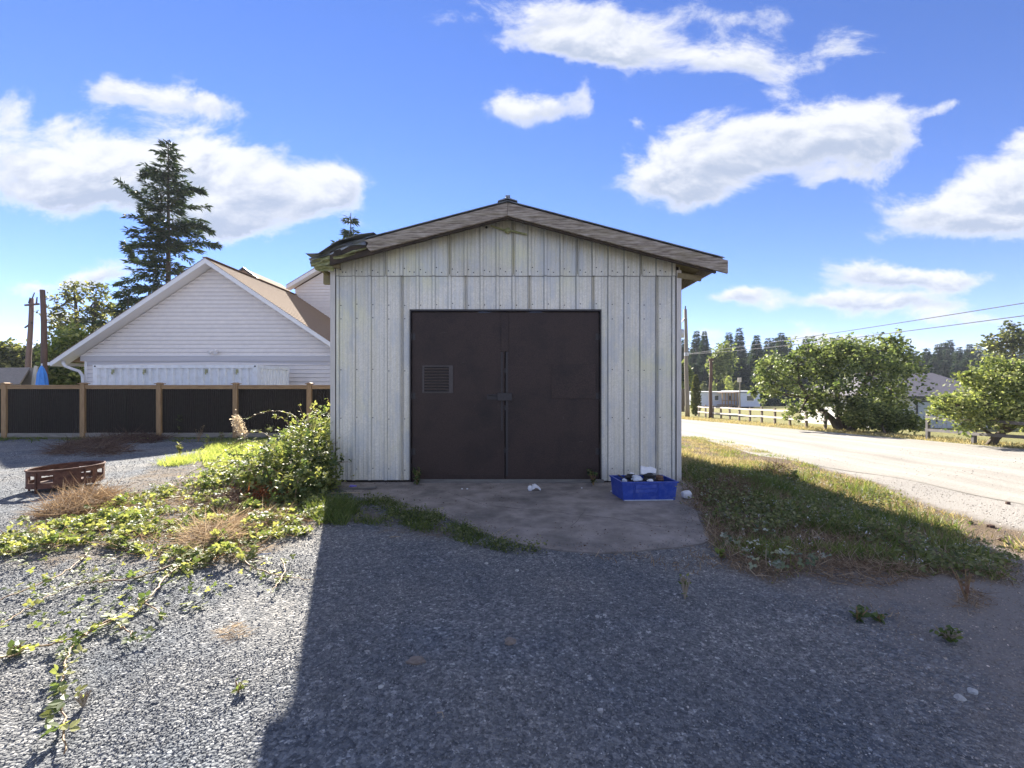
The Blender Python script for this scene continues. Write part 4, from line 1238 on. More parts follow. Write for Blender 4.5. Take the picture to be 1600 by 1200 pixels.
for (a, c) in (((CX0 + .165, CY + .005, CZ1 - .13), (CX1 - .165, CY + .08, CZ1 - .01)), ((CX0 + .165, CY + .005, CZ0 + .0), (CX1 - .165, CY + .08, CZ0 + .14)),
               ((CX1 - .08, CY + .165, CZ1 - .13), (CX1 - .005, CY + 2.275, CZ1 - .01)), ((CX1 - .08, CY + .165, CZ0), (CX1 - .005, CY + 2.275, CZ0 + .14))):
    b = B(); b.box(a, c); b.build('frame_rail', MT['container'], cont)
for px in (176, 225, 322, 370):
    x = (px - 800) / FPX * CY
    b = B(); b.box((x - .03, CY - .02, CZ1 - .30), (x + .05, CY + .018, CZ1 - .17)); b.tube([(x + .01, CY - .03, CZ1 - .36), (x - .01, CY - .03, CZ1 - .28)], .025, 8); b.build('lashing_lug', MT['container_mark'], cont)


# gabled house behind
def siding_gable(root, xc, yw, zb, zapex, half, slope, pitch=0.178, mat_=None, xclip=None):
    """lap boards; each board its own part. width at height z = (zapex-z)/slope limited to half"""
    z = zb
    i = 0
    while z < zapex - 0.06:
        z1 = min(z + pitch, zapex)
        def hw(zz): return min(half, (zapex - zz) / slope)
        a0, a1 = hw(z), hw(z1)
        L0, R0, L1, R1 = xc - a0, xc + a0, xc - a1, xc + a1
        if xclip:
            L0, L1 = max(L0, xclip[0]), max(L1, xclip[0]); R0, R1 = min(R0, xclip[1]), min(R1, xclip[1])
        if R0 - L0 > 0.1:
            b = B()
            t0, t1 = 0.042, 0.008; zt = z1 - 0.016
            b.add([(L0, yw - t0, z), (R0, yw - t0, z), (R0, yw, z), (L0, yw, z), (L1, yw - t1, zt), (R1, yw - t1, zt), (R1, yw, zt), (L1, yw, zt)],
                  [(0, 1, 5, 4), (1, 2, 6, 5), (3, 0, 4, 7), (1, 0, 3, 2), (4, 5, 6, 7)])
            b.build('siding_board', mat_ or MT['vinyl'], root)
        z = z1; i += 1


house = thing('gabled_house', 'white vinyl sided house gable with tan shingle roof behind the container', 'house', (-13.2, 20.2, -0.45))
HX, HY = -13.23, 20.2
HA = 6.85          # roof apex at the rake, top edge
HS = 0.67
HHALF = 6.66
YR = 19.6          # rake face
hz = lambda x, off=0.0: HA - HS * abs(x - HX) + off
WL, WR = -18.95, -7.75
GB = 2.66  # bottom of gable siding
b = B(); b.prism([(WL, HY, -0.5), (WR, HY, -0.5), (WR, HY, 2.5), (HX + 5.9, HY, 2.5), (HX, HY, 2.5 + 5.9 * HS), (HX - 5.9, HY, 2.5), (WL, HY, 2.5)], (0, 12, 0)); b.build('wall', MT['frieze'], house)
siding_gable(house, HX, HY, GB, HA - 0.22, 9, HS)
siding_gable(house, HX, HY, -0.42, 2.42, 9, 0.001, xclip=(WL + .12, WR - .12))
b = B(); b.box((HX - 5.9, HY - 0.04, 2.43), (HX + 5.9, HY - .001, GB - .001)); b.build('frieze_board', MT['frieze'], house)
b = B(); b.box((HX - 5.6, HY - 0.06, GB + .0), (HX + 5.6, HY - .041, GB + .035)); b.build('drip_cap', MT['fascia'], house)
for x in (WL, WR - .12):
    b = B(); b.box((x, HY - .035, -.45), (x + .119, HY - .001, 2.42)); b.build('corner_board', MT['fascia'], house)
for s in (-1, 1):
    b = B(); xe = HX + s * HHALF
    b.prism([(HX, YR, hz(HX)), (xe, YR, hz(xe)), (xe, YR, hz(xe) - .20), (HX, YR, hz(HX) - .22)][::s], (0, 0.03, 0)); b.build('rake_fascia', MT['fascia'], house)
    b = B(); b.prism([(HX, YR + .031, hz(HX, -.17)), (xe, YR + .031, hz(xe, -.17)), (xe, YR + .031, hz(xe, -.20)), (HX, YR + .031, hz(HX, -.20))][::s], (0, HY - YR + 0.0, 0)); b.build('soffit', MT['soffit'], house)
    # shingle roof, courses as separate strips so that the laps have an edge
    b = B()
    n = 42
    for k in range(n):
        d0 = HHALF * k / n; d1 = HHALF * (k + 1) / n
        xa, xb = HX + s * d0, HX + s * d1
        yb_ = 33.0
        b.add([(xa, YR - .02, hz(xa, .005)), (xb, YR - .02, hz(xb, .028)), (xb, yb_, hz(xb, .028)), (xa, yb_, hz(xa, .005)), (xb, YR - .02, hz(xb, .0)), (xb, yb_, hz(xb, .0))],
              [(0, 3, 2, 1), (1, 2, 5, 4), (0, 1, 4)] if s < 0 else [(0, 1, 2, 3), (1, 4, 5, 2), (0, 4, 1)])
    b.build('shingle_roof', MT['shingle'], house)
# ridge cap
b = B(); b.beam((HX, YR - .02, hz(HX, .03)), (HX, 33, hz(HX, .03)), .22, .03); b.build('ridge_cap', MT['shingle'], house)
# gutter end, downspout
b = B(); xe = HX - HHALF
b.box((xe - .12, YR, hz(xe) - .16), (xe - .0, 33, hz(xe) - .03)); b.build('gutter', MT['fascia'], house)
b = B(); p = [W(98, 565, 19.8), W(102, 572, 19.8), W(112, 576, 19.9), W(124, 580, 20.0), W(129, 587, 20.1), W(130, 600, 20.1)]
p.append(Vector((p[-1].x, 20.1, -.4)))
b.tube(p, 0.065, 8); b.build('downspout', MT['fascia'], house, smooth=True)
b = B(); q = W(335, 549, HY - .1); b.tube([q + Vector((0, .09, 0)), q + Vector((0, .0, 0))], .09, 10)
b.tube([q + Vector((-.07, 0, .02)), q + Vector((-.14, -.15, -.07))], [.05, .09], 10); b.tube([q + Vector((.07, 0, .02)), q + Vector((.14, -.15, -.07))], [.05, .09], 10)
b.build('flood_lamp', MT['soffit'], house)

# small dormer peak behind the ridge
b = B(); p = W(381, 419, 24.5)
b.prism([(p.x - 1.2, 24.5, p.z - .9), (p.x + 1.2, 24.5, p.z - .9), (p.x, 24.5, p.z)], (-0.0, 4, 0)); b.build('dormer_roof', MT['shingle'], house)
b = B(); b.beam((p.x - .02, 24.46, p.z), (p.x + 1.2, 24.46, p.z - .9), .05, .10); b.beam((p.x - 1.2, 24.46, p.z - .9), (p.x, 24.46, p.z + .01), .05, .10); b.build('dormer_fascia', MT['dark_steel'], house)

# cross wing: taller gable wall facing the yard
Y2 = 27.8
a2 = W(447, 446, Y2 - .5); c2_ = W(500, 414, Y2 - .5)
s2 = (c2_.z - a2.z) / (c2_.x - a2.x)
half2 = 5.0
X2 = a2.x + half2; A2 = a2.z + half2 * s2
wing = [(X2 - half2 + .35, Y2, 2), (X2 + half2 - .35, Y2, 2), (X2 + half2 - .35, Y2, a2.z - .05), (X2, Y2, A2 - .35), (X2 - half2 + .35, Y2, a2.z - .05)]
b = B(); b.prism([(x, y + .03, z) for x, y, z in wing], (0, 6, 0)); b.build('wing_wall', MT['vinyl'], house)
siding_gable(house, X2, Y2 + .03, 2.4, A2 - 0.30, half2 - .3, s2)
for s in (-1, 1):
    b = B(); xe = X2 + s * half2
    zz = lambda x, o=0: A2 - s2 * abs(x - X2) + o
    b.prism([(X2, Y2 - .5, zz(X2)), (xe, Y2 - .5, zz(xe)), (xe, Y2 - .5, zz(xe) - .22), (X2, Y2 - .5, zz(X2) - .22)][::s], (0, 0.04, 0)); b.build('rake_fascia', MT['fascia'], house)
    b = B(); b.prism([(X2, Y2 - .51, zz(X2, .04)), (xe, Y2 - .51, zz(xe, .04)), (xe, Y2 - .51, zz(xe, .001)), (X2, Y2 - .51, zz(X2, .001))][::s], (0, 7, 0)); b.build('wing_roof', MT['shingle'], house)
    b = B(); b.prism([(X2, Y2 - .459, zz(X2, -.17)), (xe, Y2 - .459, zz(xe, -.17)), (xe, Y2 - .459, zz(xe, -.2)), (X2, Y2 - .459, zz(X2, -.2))][::s], (0, .48, 0)); b.build('soffit', MT['soffit'], house)

# left beyond the fence: low tan roof, cream arched end, folded blue canopy
sh = thing('low_shed', 'low grey tan roofed shelter with cream arched edge beyond the left fence end', 'shelter', (W(20, 600, 22).x, 22, gz(-24, 22)))
g = gz(-24, 22)
a = W(-60, 575, 22); c = W(44, 573, 22); d = W(30, 606, 22)
b = B(); b.add([tuple(W(-120, 576, 22)), tuple(W(47, 574, 22)), tuple(W(30, 600, 21)), tuple(W(-120, 603, 21)), tuple(W(-120, 577, 26)), tuple(W(47, 575, 26))], [(0, 3, 2, 1), (0, 1, 5, 4)])
o = b.build('roof', MT['tarp'], sh); sm = o.modifiers.new('s', 'SOLIDIFY'); sm.thickness = .06
b = B(); b.prism([tuple(W(47, 575, 21.9)), tuple(W(56, 574, 21.9)), tuple(W(52, 590, 21.9)), tuple(W(50, 606, 21.9)), tuple(W(30, 606, 21.9))], (0, .08, 0)); b.build('side_cover', MT['tarp'], sh)
pts = [W(57, 572, 21.8), W(55.5, 578, 21.8), W(54, 586, 21.8), W(52.5, 596, 21.8), W(52, 612, 21.8)]; pts.append(Vector((pts[-1].x, 21.8, g)))
b = B()
for i in range(len(pts) - 1): b.beam(pts[i], pts[i + 1], .16, .05, up=(0, 1, 0))
b.build('arched_edge', MT['tarp_edge'], sh)
b = B(); x0 = W(-120, 0, 22).x; x1 = W(28, 0, 22).x; b.box((x0, 21.6, g), (x1, 25.5, W(0, 600, 21.6).z - .1)); b.build('wall', MT['tarp'], sh)

blue = thing('folded_canopy', 'tall folded bright blue canopy standing behind the left fence', 'canopy', (W(65, 600, 19).x, 19, gz(-19, 19)))
p = W(63, 571, 19)
b = B()
ring = [(0.02, 0), (0.07, -.12), (0.13, -.35), (0.16, -.7), (0.19, -1.1), (0.22, -1.7)]
V = []; F = []
for (r, dz) in ring:
    for k in range(14):
        a = 2 * math.pi * k / 14; rr = r * (1 + 0.22 * (k % 2))
        V.append((p.x + .06 + rr * math.cos(a) + (-dz) * 0.03, 19 + rr * math.sin(a), p.z + dz))
for i in range(len(ring) - 1):
    for k in range(14): F.append((i * 14 + k, i * 14 + (k + 1) % 14, (i + 1) * 14 + (k + 1) % 14, (i + 1) * 14 + k))
b.add(V, F); b.build('canvas', MT['blue_tarp'], blue)
b = B(); b.tube([(p.x + .06, 19, p.z + .08), (p.x + .06, 19, gz(p.x, 19))], .025, 8); b.build('pole', MT['soffit'], blue)


def pole(name, label, base, top, r0, r1, mat_, D):
    t = thing(name, label, 'utility pole', base)
    b = B(); base = Vector(base); top = Vector(top)
    n = 8
    pts = [base.lerp(top, k / n) + Vector((0.02 * math.sin(k * 1.3), 0, 0)) for k in range(n + 1)]
    b.tube(pts, [r0 + (r1 - r0) * k / n for k in range(n + 1)], 10)
    b.build('shaft', mat_, t, smooth=True)
    return t


# leaning distribution pole with cross arm and cut-outs
D = 33.0; bx = W(40, 600, D).x
pl = pole('utility_pole', 'reddish leaning utility pole with small crossarm and insulators', (bx, D, gz(bx, D)), W(50, 466, D), .19, .13, MT['pole_red'], D)
b = B(); b.beam(W(39, 477, D - .16), W(61, 475, D - .16), .10, .12); ar = b.build('crossarm', MT['pole'], pl)
for (x0, y0, x1, y1) in ((45, 474, 47, 465), (57, 474, 58, 464)):
    b = B(); b.tube([W(x0, y0, D - .16), W(x1, y1, D - .16)], [.05, .035], 8); b.build('insulator', MT['porcelain'], ar)
b = B(); b.tube([W(50.5, 466, D), W(54, 457, D)], [.04, .03], 8); b.build('insulator', MT['porcelain'], pl)
b = B(); b.tube([W(39, 512, D - .1), W(45, 507.5, D - .1)], [.06, .05], 8); b.build('cutout', MT['porcelain'], pl)
b = B(); b.box(tuple(W(48, 506, D - .2)), tuple(W(51.5, 503, D - .1))); b.build('bracket', MT['porcelain'], pl)
D = 22.5; bx = W(72, 600, D).x
pole('utility_pole', 'bare thick dark brown pole beside the left house eave', (bx, D, gz(bx, D)), W(66.8, 453, D), .155, .10, MT['pole'], D)

# ------------------------------------------------------------------ right: poles, wires, fences, far buildings
D = 38.0; bx = W(1074, 600, D).x
pa_ = pole('utility_pole', 'tall grey utility pole with transformer by the shed corner', (bx, D, gz(bx, D)), W(1071, 483, D), .19, .12, MT['pole_grey'], D)
p = W(1065, 521, D - .1)
b = B(); b.tube([p + Vector((0, 0, -.35)), p + Vector((0, 0, .30)), p + Vector((0, 0, .36))], [.20, .20, .12], 12); b.build('transformer', MT['galv'], pa_, smooth=True)
b = B(); b.tube([W(1066, 503, D - .1), W(1070, 497, D)], .06, 8); b.build('cutout', MT['galv'], pa_)
b = B(); b.tube([W(1071, 483, D), W(1071, 478, D)], .05, 8); b.build('insulator', MT['porcelain'], pa_)
b = B(); b.box(tuple(W(1070, 556, D - .25)), tuple(W(1075, 551, D - .1))); b.build('bracket', MT['galv'], pa_)
D = 36.0; bx = W(1110, 600, D).x
pb_ = pole('utility_pole', 'short brown service pole standing at the rail fence', (bx, D, gz(bx, D)), W(1111, 561, D), .14, .11, MT['pole'], D)
b = B(); b.box(tuple(W(1108, 564, D - .2)), tuple(W(1114, 560, D - .05))); b.build('cap_bracket', MT['pole'], pb_)
D = 70.0; bx = W(1156, 600, D).x
pc_ = pole('lamp_post', 'thin pale post in front of the mobile home', (bx, D, gz(bx, D)), W(1156, 591, D), .10, .08, MT['pole_grey'], D)
pc_['category'] = 'post'
b = B(); b.box(tuple(W(1153, 597, D - .2)), tuple(W(1158, 590, D - .1))); b.build('lamp_head', MT['rail_white'], pc_)

wa = W(1072, 553, 37.8)
for i, (dz, sag, lab) in enumerate(((0.0, .25, 'upper overhead wire running from the tall pole to the right'), (-.14, .5, 'lower sagging overhead wire running from the tall pole to the right'))):
    b = B()
    e1 = Vector((13.4, 8.0, 3.62 + dz)); e2 = Vector((13.1, -14, 4.0 + dz))
    pts = []
    a0 = wa + Vector((0, 0, dz * 0.2))
    for k in range(31):
        t = k / 30; p = a0.lerp(Vector((13.1, -10, 3.75 + dz)), t); p.z -= sag * 4 * t * (1 - t); p.x -= 0.3 * (t - t * t)
        pts.append(p)
    b.tube(pts, 0.014, 5)
    tag(b.build('overhead_wire', MT['wire'], loc=a0), lab, 'wire')
b = B(); a0 = W(1071, 525, 38); pts = [a0.lerp(Vector((25, 60, 5.2)), k / 12) - Vector((0, 0, .8 * (k / 12) * (1 - k / 12))) for k in range(13)]
b.tube(pts, 0.02, 5); tag(b.build('overhead_wire', MT['wire'], loc=a0), 'short overhead wire leaving the tall pole below its transformer', 'wire')

# rail fence along the far side of the road
pA = gp(1092, 651); pB = gp(1290, 671.5); pC = gp(1450, 686.5); pD = gp(1600, 701)


def rail_fence(name, label, P, Q, n, postm, railm, hs, h, ext=0):
    t = thing(name, label, 'fence', P)
    d = (Q - P)
    pts = []
    for k in range(n + 1 + ext):
        p = P + d * (k / n); p.z = gz(p.x, p.y); pts.append(p)
    for k, p in enumerate(pts):
        b = B(); hh = h * random.uniform(.95, 1.06)
        b.box((p.x - .055, p.y - .055, p.z - .15), (p.x + .055, p.y + .055, p.z + hh), rot=Matrix.Rotation(random.uniform(-.05, .05), 3, 'Y'))
        bevel(b.build('post', postm, t), .01)
    for k in range(len(pts) - 1):
        for z in hs:
            b = B(); a, c = pts[k], pts[k + 1]
            off = Vector((-.10, 0, z + random.uniform(-.03, .03))); off2 = Vector((-.10, 0, z + random.uniform(-.03, .03)))
            b.beam(a + off + (a - c).normalized() * (-.01), c + off2 + (a - c).normalized() * .02, .03, .10)
            b.build('rail', railm, t)
    return t


rail_fence('rail_fence', 'weathered white two rail ranch fence along the far road edge', pA, pB, 11, MT['rail_post'], MT['rail_white'], (.42, .84), .98)
rail_fence('rail_fence', 'dark rail fence in front of the pale bungalow', pC, gp(1522, 694), 1, MT['rail_dark'], MT['rail_dark'], (.34, .78), .92, ext=2)

# mobile home
D = 80.0
mx0, mx1 = W(1093, 0, D).x, W(1178, 0, D).x
mz0 = gz((mx0 + mx1) / 2, D) ; mz1 = W(0, 612, D).z
mh = thing('mobile_home', 'low white mobile home with wooden porch beyond the rail fence', 'mobile home', ((mx0 + mx1) / 2, D, mz0))
xm = W(1147, 0, D).x
b = B(); b.box((mx0, D, mz0 + .3), (xm, D + 5, mz1 - .12)); b.box((xm + .01, D - 2.0, mz0 + .3), (mx1, D + 4, mz1 - .12)); b.build('wall', MT['mh_white'], mh)
b = B(); b.box((mx0 - .3, D - .4, mz1 - .119), (xm + .3, D + 5.3, mz1)); b.box((xm - .3, D - 2.4, mz1 + .002), (mx1 + .3, D + 4.3, mz1 + .12)); b.build('roof', MT['mh_roof'], mh)
b = B(); b.box((mx0 + .05, D + .05, mz0), (mx1 - .05, D + 4, mz0 + .299)); b.build('skirting', MT['dark_steel'], mh)
for px0, px1, yy in ((1117, 1122, D - .05), (1158, 1168, D - 2.05), (1137, 1143, D - .05)):
    b = B(); x0, x1 = W(px0, 0, D).x, W(px1, 0, D).x; b.box((x0, yy, mz1 - 1.5), (x1, yy + .04, mz1 - .7)); wf = b.build('window', MT['glass'], mh)
    b = B(); b.box((x0 - .08, yy - .02, mz1 - 1.6), (x1 + .08, yy - .001, mz1 - 1.501)); b.box((x0 - .08, yy - .02, mz1 - .699), (x1 + .08, yy - .001, mz1 - .6)); b.build('window_frame', MT['fascia'], wf)
b = B()
xa, xb = W(1120, 0, D).x, W(1143, 0, D).x
for k in range(6): b.box((xa + (xb - xa) * k / 5 - .07, D - 2.2, mz0), (xa + (xb - xa) * k / 5 + .07, D - 2.05, mz1 - .2))
b.box((xa, D - 2.15, mz0 + .5), (xb, D - .05, mz0 + .62)); b.box((xa, D - 2.2, mz0 + 1.3), (xb, D - 2.1, mz0 + 1.42)); b.box((xa - .2, D - 2.4, mz1 - .2), (xb + .2, D - .45, mz1 - .13))
b.build('porch', MT['mh_brown'], mh)

# bungalow with grey roof on the right
D = 33.0
bx0, bx1 = W(1352, 0, D).x, W(1560, 0, D).x
bz0 = gz(28, D); rz_ = W(0, 587, D).z; ez = W(0, 619, D).z
bg = thing('bungalow', 'pale board walled bungalow with grey shingle hip roof behind the trees', 'bungalow', ((bx0 + bx1) / 2, D, bz0))
b = B(); b.box((bx0 + .4, D, bz0 - .3), (bx1 - .4, D + 8, ez + .05)); b.build('wall', MT['bung_wall'], bg)
for k in range(28):
    x = bx0 + .45 + k * .32
    if x > bx1 - .4: break
    b = B(); b.box((x, D - .03, bz0), (x + .05, D - .001, ez)); b.build('batten', MT['bung_wall'], bg)
b = B(); rr = (W(1395, 0, D).x, W(1527, 0, D).x)
xa, xb = rr
b.add([(bx0 - .2, D - .5, ez), (bx1 + .2, D - .5, ez), (bx1 + .2, D + 8.5, ez), (bx0 - .2, D + 8.5, ez), (xa, D + 3.5, rz_ + .28), (xb, D + 3.5, rz_ + .28)],
      [(0, 1, 5, 4), (1, 2, 5), (2, 3, 4, 5), (3, 0, 4), (0, 3, 2, 1)])
b.build('roof', MT['shingle_grey'], bg)
b = B(); b.box((bx0 - .22, D - .53, ez - .16), (bx1 + .22, D - .505, ez + .02)); b.build('fascia', MT['dark_steel'], bg)
a = W(1434, 628, D - .05); c = W(1462, 662, D - .05)
b = B(); b.box((a.x, D - .05, c.z), (c.x, D - .031, a.z)); gd = b.build('garage_door', MT['garage'], bg)
for k in range(4):
    b = B(); z = c.z + (a.z - c.z) * k / 4; b.box((a.x + .03, D - .065, z + .02), (c.x - .03, D - .0505, z + (a.z - c.z) / 4 - .02)); b.build('door_panel', MT['garage'], gd)
b = B(); b.box((a.x - .1, D - .07, c.z), (a.x - .001, D - .031, a.z + .1)); b.box((c.x + .001, D - .07, c.z), (c.x + .1, D - .031, a.z + .1)); b.box((a.x, D - .07, a.z + .001), (c.x, D - .031, a.z + .1)); b.build('door_trim', MT['dark_steel'], bg)
a = W(1478, 630, D - .05); c = W(1496, 645, D - .05)
b = B(); b.box((a.x, D - .05, c.z), (c.x, D - .031, a.z)); wf = b.build('window', MT['glass'], bg)
b = B(); b.box((a.x - .08, D - .06, c.z - .08), (c.x + .08, D - .032, c.z - .001)); b.box((a.x - .08, D - .06, a.z + .001), (c.x + .08, D - .032, a.z + .08)); b.build('window_frame', MT['fascia'], wf)

# ------------------------------------------------------------------ foliage tools
LEAF_V = np.array([(0, 0, 0), (-.30, .28, .06), (-.33, .58, .05), (0, 1, -.04), (.33, .58, .05), (.30, .28, .06), (0, .5, -.02)], float)
LEAF_F = np.array([(0, 6, 1), (1, 6, 2), (2, 6, 3), (3, 6, 4), (4, 6, 5), (5, 6, 0)])
DIA_V = np.array([(0, 0, 0), (-.36, .5, .05), (0, 1, 0), (.36, .5, .05)], float)
DIA_F = np.array([(0, 2, 1), (0, 3, 2)])


def rotz_(V, a):
    c, s = math.cos(a), math.sin(a)
    return np.stack([V[:, 0] * c - V[:, 1] * s, V[:, 0] * s + V[:, 1] * c, V[:, 2]], 1)


def tri_leaf():
    Vs = []; Fs = []; n = 0
    for a, sc in ((0, 1.0), (1.25, .82), (-1.25, .82)):
        v = rotz_(LEAF_V * sc + np.array([0, .12, 0]), a); Vs.append(v); Fs.append(LEAF_F + n); n += len(v)
    return np.concatenate(Vs), np.concatenate(Fs)


TRI_V, TRI_F = tri_leaf()


def frames(fwd, up):
    f = fwd / (np.linalg.norm(fwd, axis=1, keepdims=True) + 1e-9)
    x = np.cross(f, up); x /= (np.linalg.norm(x, axis=1, keepdims=True) + 1e-9)
    z = np.cross(x, f)
    return np.stack([x, f, z], 2)     # columns


def scatter(b, tv, tf, P, fwd, up, S, tone):
    R = frames(fwd, up)
    S = np.asarray(S, float)
    if S.ndim == 1: S = np.repeat(S[:, None], 3, 1)
    V = np.einsum('nij,nkj->nki', R, tv[None] * S[:, None, :]) + P[:, None]
    n, k = len(P), len(tv)
    F = (tf[None] + (np.arange(n) * k)[:, None, None]).reshape(-1, 3)
    b.bulk(V.reshape(-1, 3), F, np.repeat(tone, k))


def rdir(n, upbias=0.0):
    v = rng.normal(size=(n, 3)); v[:, 2] += upbias
    return v / np.linalg.norm(v, axis=1, keepdims=True)


def leaf_cloud(b, centers, spread, n, size, tone_mid=0.5, tv=LEAF_V, tf=LEAF_F, upbias=0.6, flat=1.0, smin=.6, smax=1.3, tone_sd=.22):
    """leaves gathered round random cluster centres"""
    i = rng.integers(0, len(centers), n)
    off = rng.normal(size=(n, 3)) * spread
    off[:, 2] *= flat
    P = centers[i] + off
    fwd = rdir(n); fwd[:, 2] = fwd[:, 2] * 0.6 - 0.1
    up = rdir(n, upbias * 2)
    ct = rng.normal(0, tone_sd * .6, len(centers))
    tone = np.clip(tone_mid + ct[i] + rng.normal(0, tone_sd, n), 0, 1)
    scatter(b, tv, tf, P, fwd, up, size * rng.uniform(smin, smax, n), tone)


def ellipsoid_pts(c, r, n, shell=0.55):
    d = rdir(n); q = rng.uniform(shell, 1.0, n)[:, None]
    return np.array(c)[None] + d * q * np.array(r)[None]


def make_tree(name, label, cat, base, lobes, mat_, leaf, nleaf, ncl, trunk_r, trunks=None, bark=None, tone=.5, group=None, spread=.22, upb=.6, tsd=.22, shell=.45):
    """lobes: (centre Vector, (rx, ry, rz)); trunks: optional list of point paths"""
    t = thing(name, label, cat, base, group)
    base = Vector(base)
    tb = B()
    bark = bark or MT['bark']
    lf = B()
    vols = np.array([r[0] * r[2] for c, r in lobes]); vols = vols / vols.sum()
    if trunks is None:
        top = sum((c for c, r in lobes), Vector()) / len(lobes)
        trunks = [[base - Vector((0, 0, .1)), base.lerp(top, .5) + Vector((random.uniform(-.1, .1), 0, 0)), top]]
    for path in trunks:
        n = len(path)
        tb.tube(path, [trunk_r * (1 - .6 * k / (n - 1)) for k in range(n)], 8)
    nodes = [p for path in trunks for p in path[1:]]
    for (c, r), v in zip(lobes, vols):
        near = min(nodes, key=lambda p: (p - c).length + (0.5 if p.z > c.z else 0))
        midp = near.lerp(c, .5) + Vector((random.uniform(-.15, .15), random.uniform(-.15, .15), .08)) * max(r)
        tb.tube([near, midp, c], [trunk_r * .42, trunk_r * .26, trunk_r * .12], 6)
        k = max(3, int(ncl * v))
        cl = ellipsoid_pts(c, r, k, shell)
        far = rng.uniform(0, 1, k) < .2
        cl[far] = np.array(c) + (cl[far] - np.array(c)) * rng.uniform(1.15, 1.5, (far.sum(), 1))
        for q in cl[:max(4, k // 3)]:
            q = Vector(q); mm = c.lerp(q, .5) + Vector((random.uniform(-.1, .1), random.uniform(-.1, .1), random.uniform(0, .12))) * max(r)
            tb.tube([c, mm, q], [trunk_r * .13, trunk_r * .07, trunk_r * .02], 4, cap=False)
        leaf_cloud(lf, cl, spread * min(r), int(nleaf * v), leaf, tone, upbias=upb, tone_sd=tsd, tv=DIA_V if leaf > .0 and nleaf > 12000 else LEAF_V, tf=DIA_F if leaf > .0 and nleaf > 12000 else LEAF_F)
    tb.build('trunk', bark, t, smooth=True)
    lf.build('crown', mat_, t, kind='stuff')
    return t


def L_(px, py, D, rx, rz, ry=None):
    """lobe from photo pixels: centre px,py at distance D and radii in pixels"""
    s = D / FPX
    return (W(px, py, D), (rx * s, (ry or rx) * s, rz * s))


# big multi-stemmed tree across the road
D = 22.5
base = gp(1312, 671)
lob = [L_(1215, 600, D, 34, 26), L_(1245, 570, D + 1, 40, 28), L_(1205, 575, D, 22, 22), L_(1290, 560, D + .5, 42, 30), L_(1335, 555, D, 44, 30), L_(1375, 550, D + 1, 40, 26), L_(1410, 575, D + .5, 28, 30),
       L_(1360, 590, D - .6, 50, 34), L_(1310, 610, D - .8, 44, 32), L_(1392, 608, D, 30, 24), L_(1270, 620, D, 36, 26), L_(1250, 645, D, 28, 12), L_(1340, 640, D - .5, 40, 24), L_(1385, 635, D, 30, 20),
       L_(1380, 535, D + 1.0, 24, 12), L_(1300, 540, D + 1.5, 26, 14), L_(1262, 548, D + 1, 20, 16), L_(1192, 612, D, 16, 12), L_(1345, 655, D - .4, 20, 12)]
tr = [[gp(1312, 672) - Vector((0, 0, .1)), W(1300, 655, D), W(1278, 636, D), W(1262, 622, D), W(1250, 600, D)],
      [gp(1320, 672) - Vector((0, 0, .1)), W(1322, 650, D), W(1335, 625, D), W(1350, 600, D), W(1360, 575, D)],
      [gp(1316, 672) - Vector((0, 0, .1)), W(1310, 645, D), W(1308, 615, D), W(1300, 590, D)],
      [gp(1326, 673) - Vector((0, 0, .1)), W(1350, 650, D), W(1380, 630, D), W(1400, 600, D)]]
make_tree('broadleaf_tree', 'large spreading multi-stemmed green tree across the gravel road', 'tree', base, lob, MT['tree_green'], 0.165, 17000, 560, .17, tr, tone=.66, tsd=.30, spread=.17)
# shrub clump at its foot
D = 20.5
lob = [L_(1345, 655, D, 22, 14), L_(1370, 650, D - .3, 26, 16), L_(1400, 655, D - .2, 28, 14), L_(1425, 662, D, 18, 10), L_(1388, 668, D - .3, 18, 9), L_(1352, 640, D, 14, 12)]
make_tree('shrub', 'low pale green shrub clump at the foot of the large tree', 'shrub', gp(1385, 679), lob, MT['tree_yellow'], 0.12, 7000, 260, .05, tone=.45, spread=.25, tsd=.25)
# yellow-green small tree far right
D = 14.6
base = gp(1545, 695)
lob = [L_(1560, 590, D, 34, 28), L_(1590, 600, D, 40, 30), L_(1528, 610, D, 28, 24), L_(1500, 635, D, 34, 24), L_(1545, 635, D - .3, 40, 28), L_(1590, 640, D - .3, 40, 28), L_(1478, 628, D, 20, 14), L_(1505, 655, D, 30, 18), L_(1560, 660, D, 34, 14),
       L_(1558, 568, D, 12, 14), L_(1580, 572, D, 12, 12), L_(1630, 620, D, 44, 36), L_(1650, 655, D, 40, 26), L_(1465, 640, D, 12, 10), L_(1508, 588, D, 9, 12), L_(1600, 576, D, 20, 14)]
tr = [[base - Vector((0, 0, .1)), W(1556, 684, D), W(1572, 670, D), W(1585, 655, D), W(1590, 630, D)],
      [W(1572, 671, D), W(1560, 650, D), W(1540, 625, D)], [W(1572, 671, D), W(1600, 655, D), W(1630, 630, D)]]
make_tree('broadleaf_tree', 'leaning yellow-green fruit tree beside the road at the far right edge', 'tree', base, lob, MT['tree_yellow'], 0.105, 13000, 520, .13, tr, tone=.62, spread=.25, tsd=.3)
# thin dark tree, upper right behind
D = 48.0
lob = [L_(1560, 530, D, 20, 10), L_(1580, 515, D, 14, 10), L_(1598, 530, D, 20, 14), L_(1575, 545, D, 30, 10), L_(1625, 535, D, 26, 22), L_(1545, 542, D, 12, 6)]
b0 = W(1600, 600, D); make_tree('broadleaf_tree', 'sparse dark tree with open twiggy top behind the fruit tree', 'tree', (b0.x, D, gz(b0.x, D)), lob, MT['tree_airy'], .34, 2600, 200, .3, tone=.25, spread=.25)

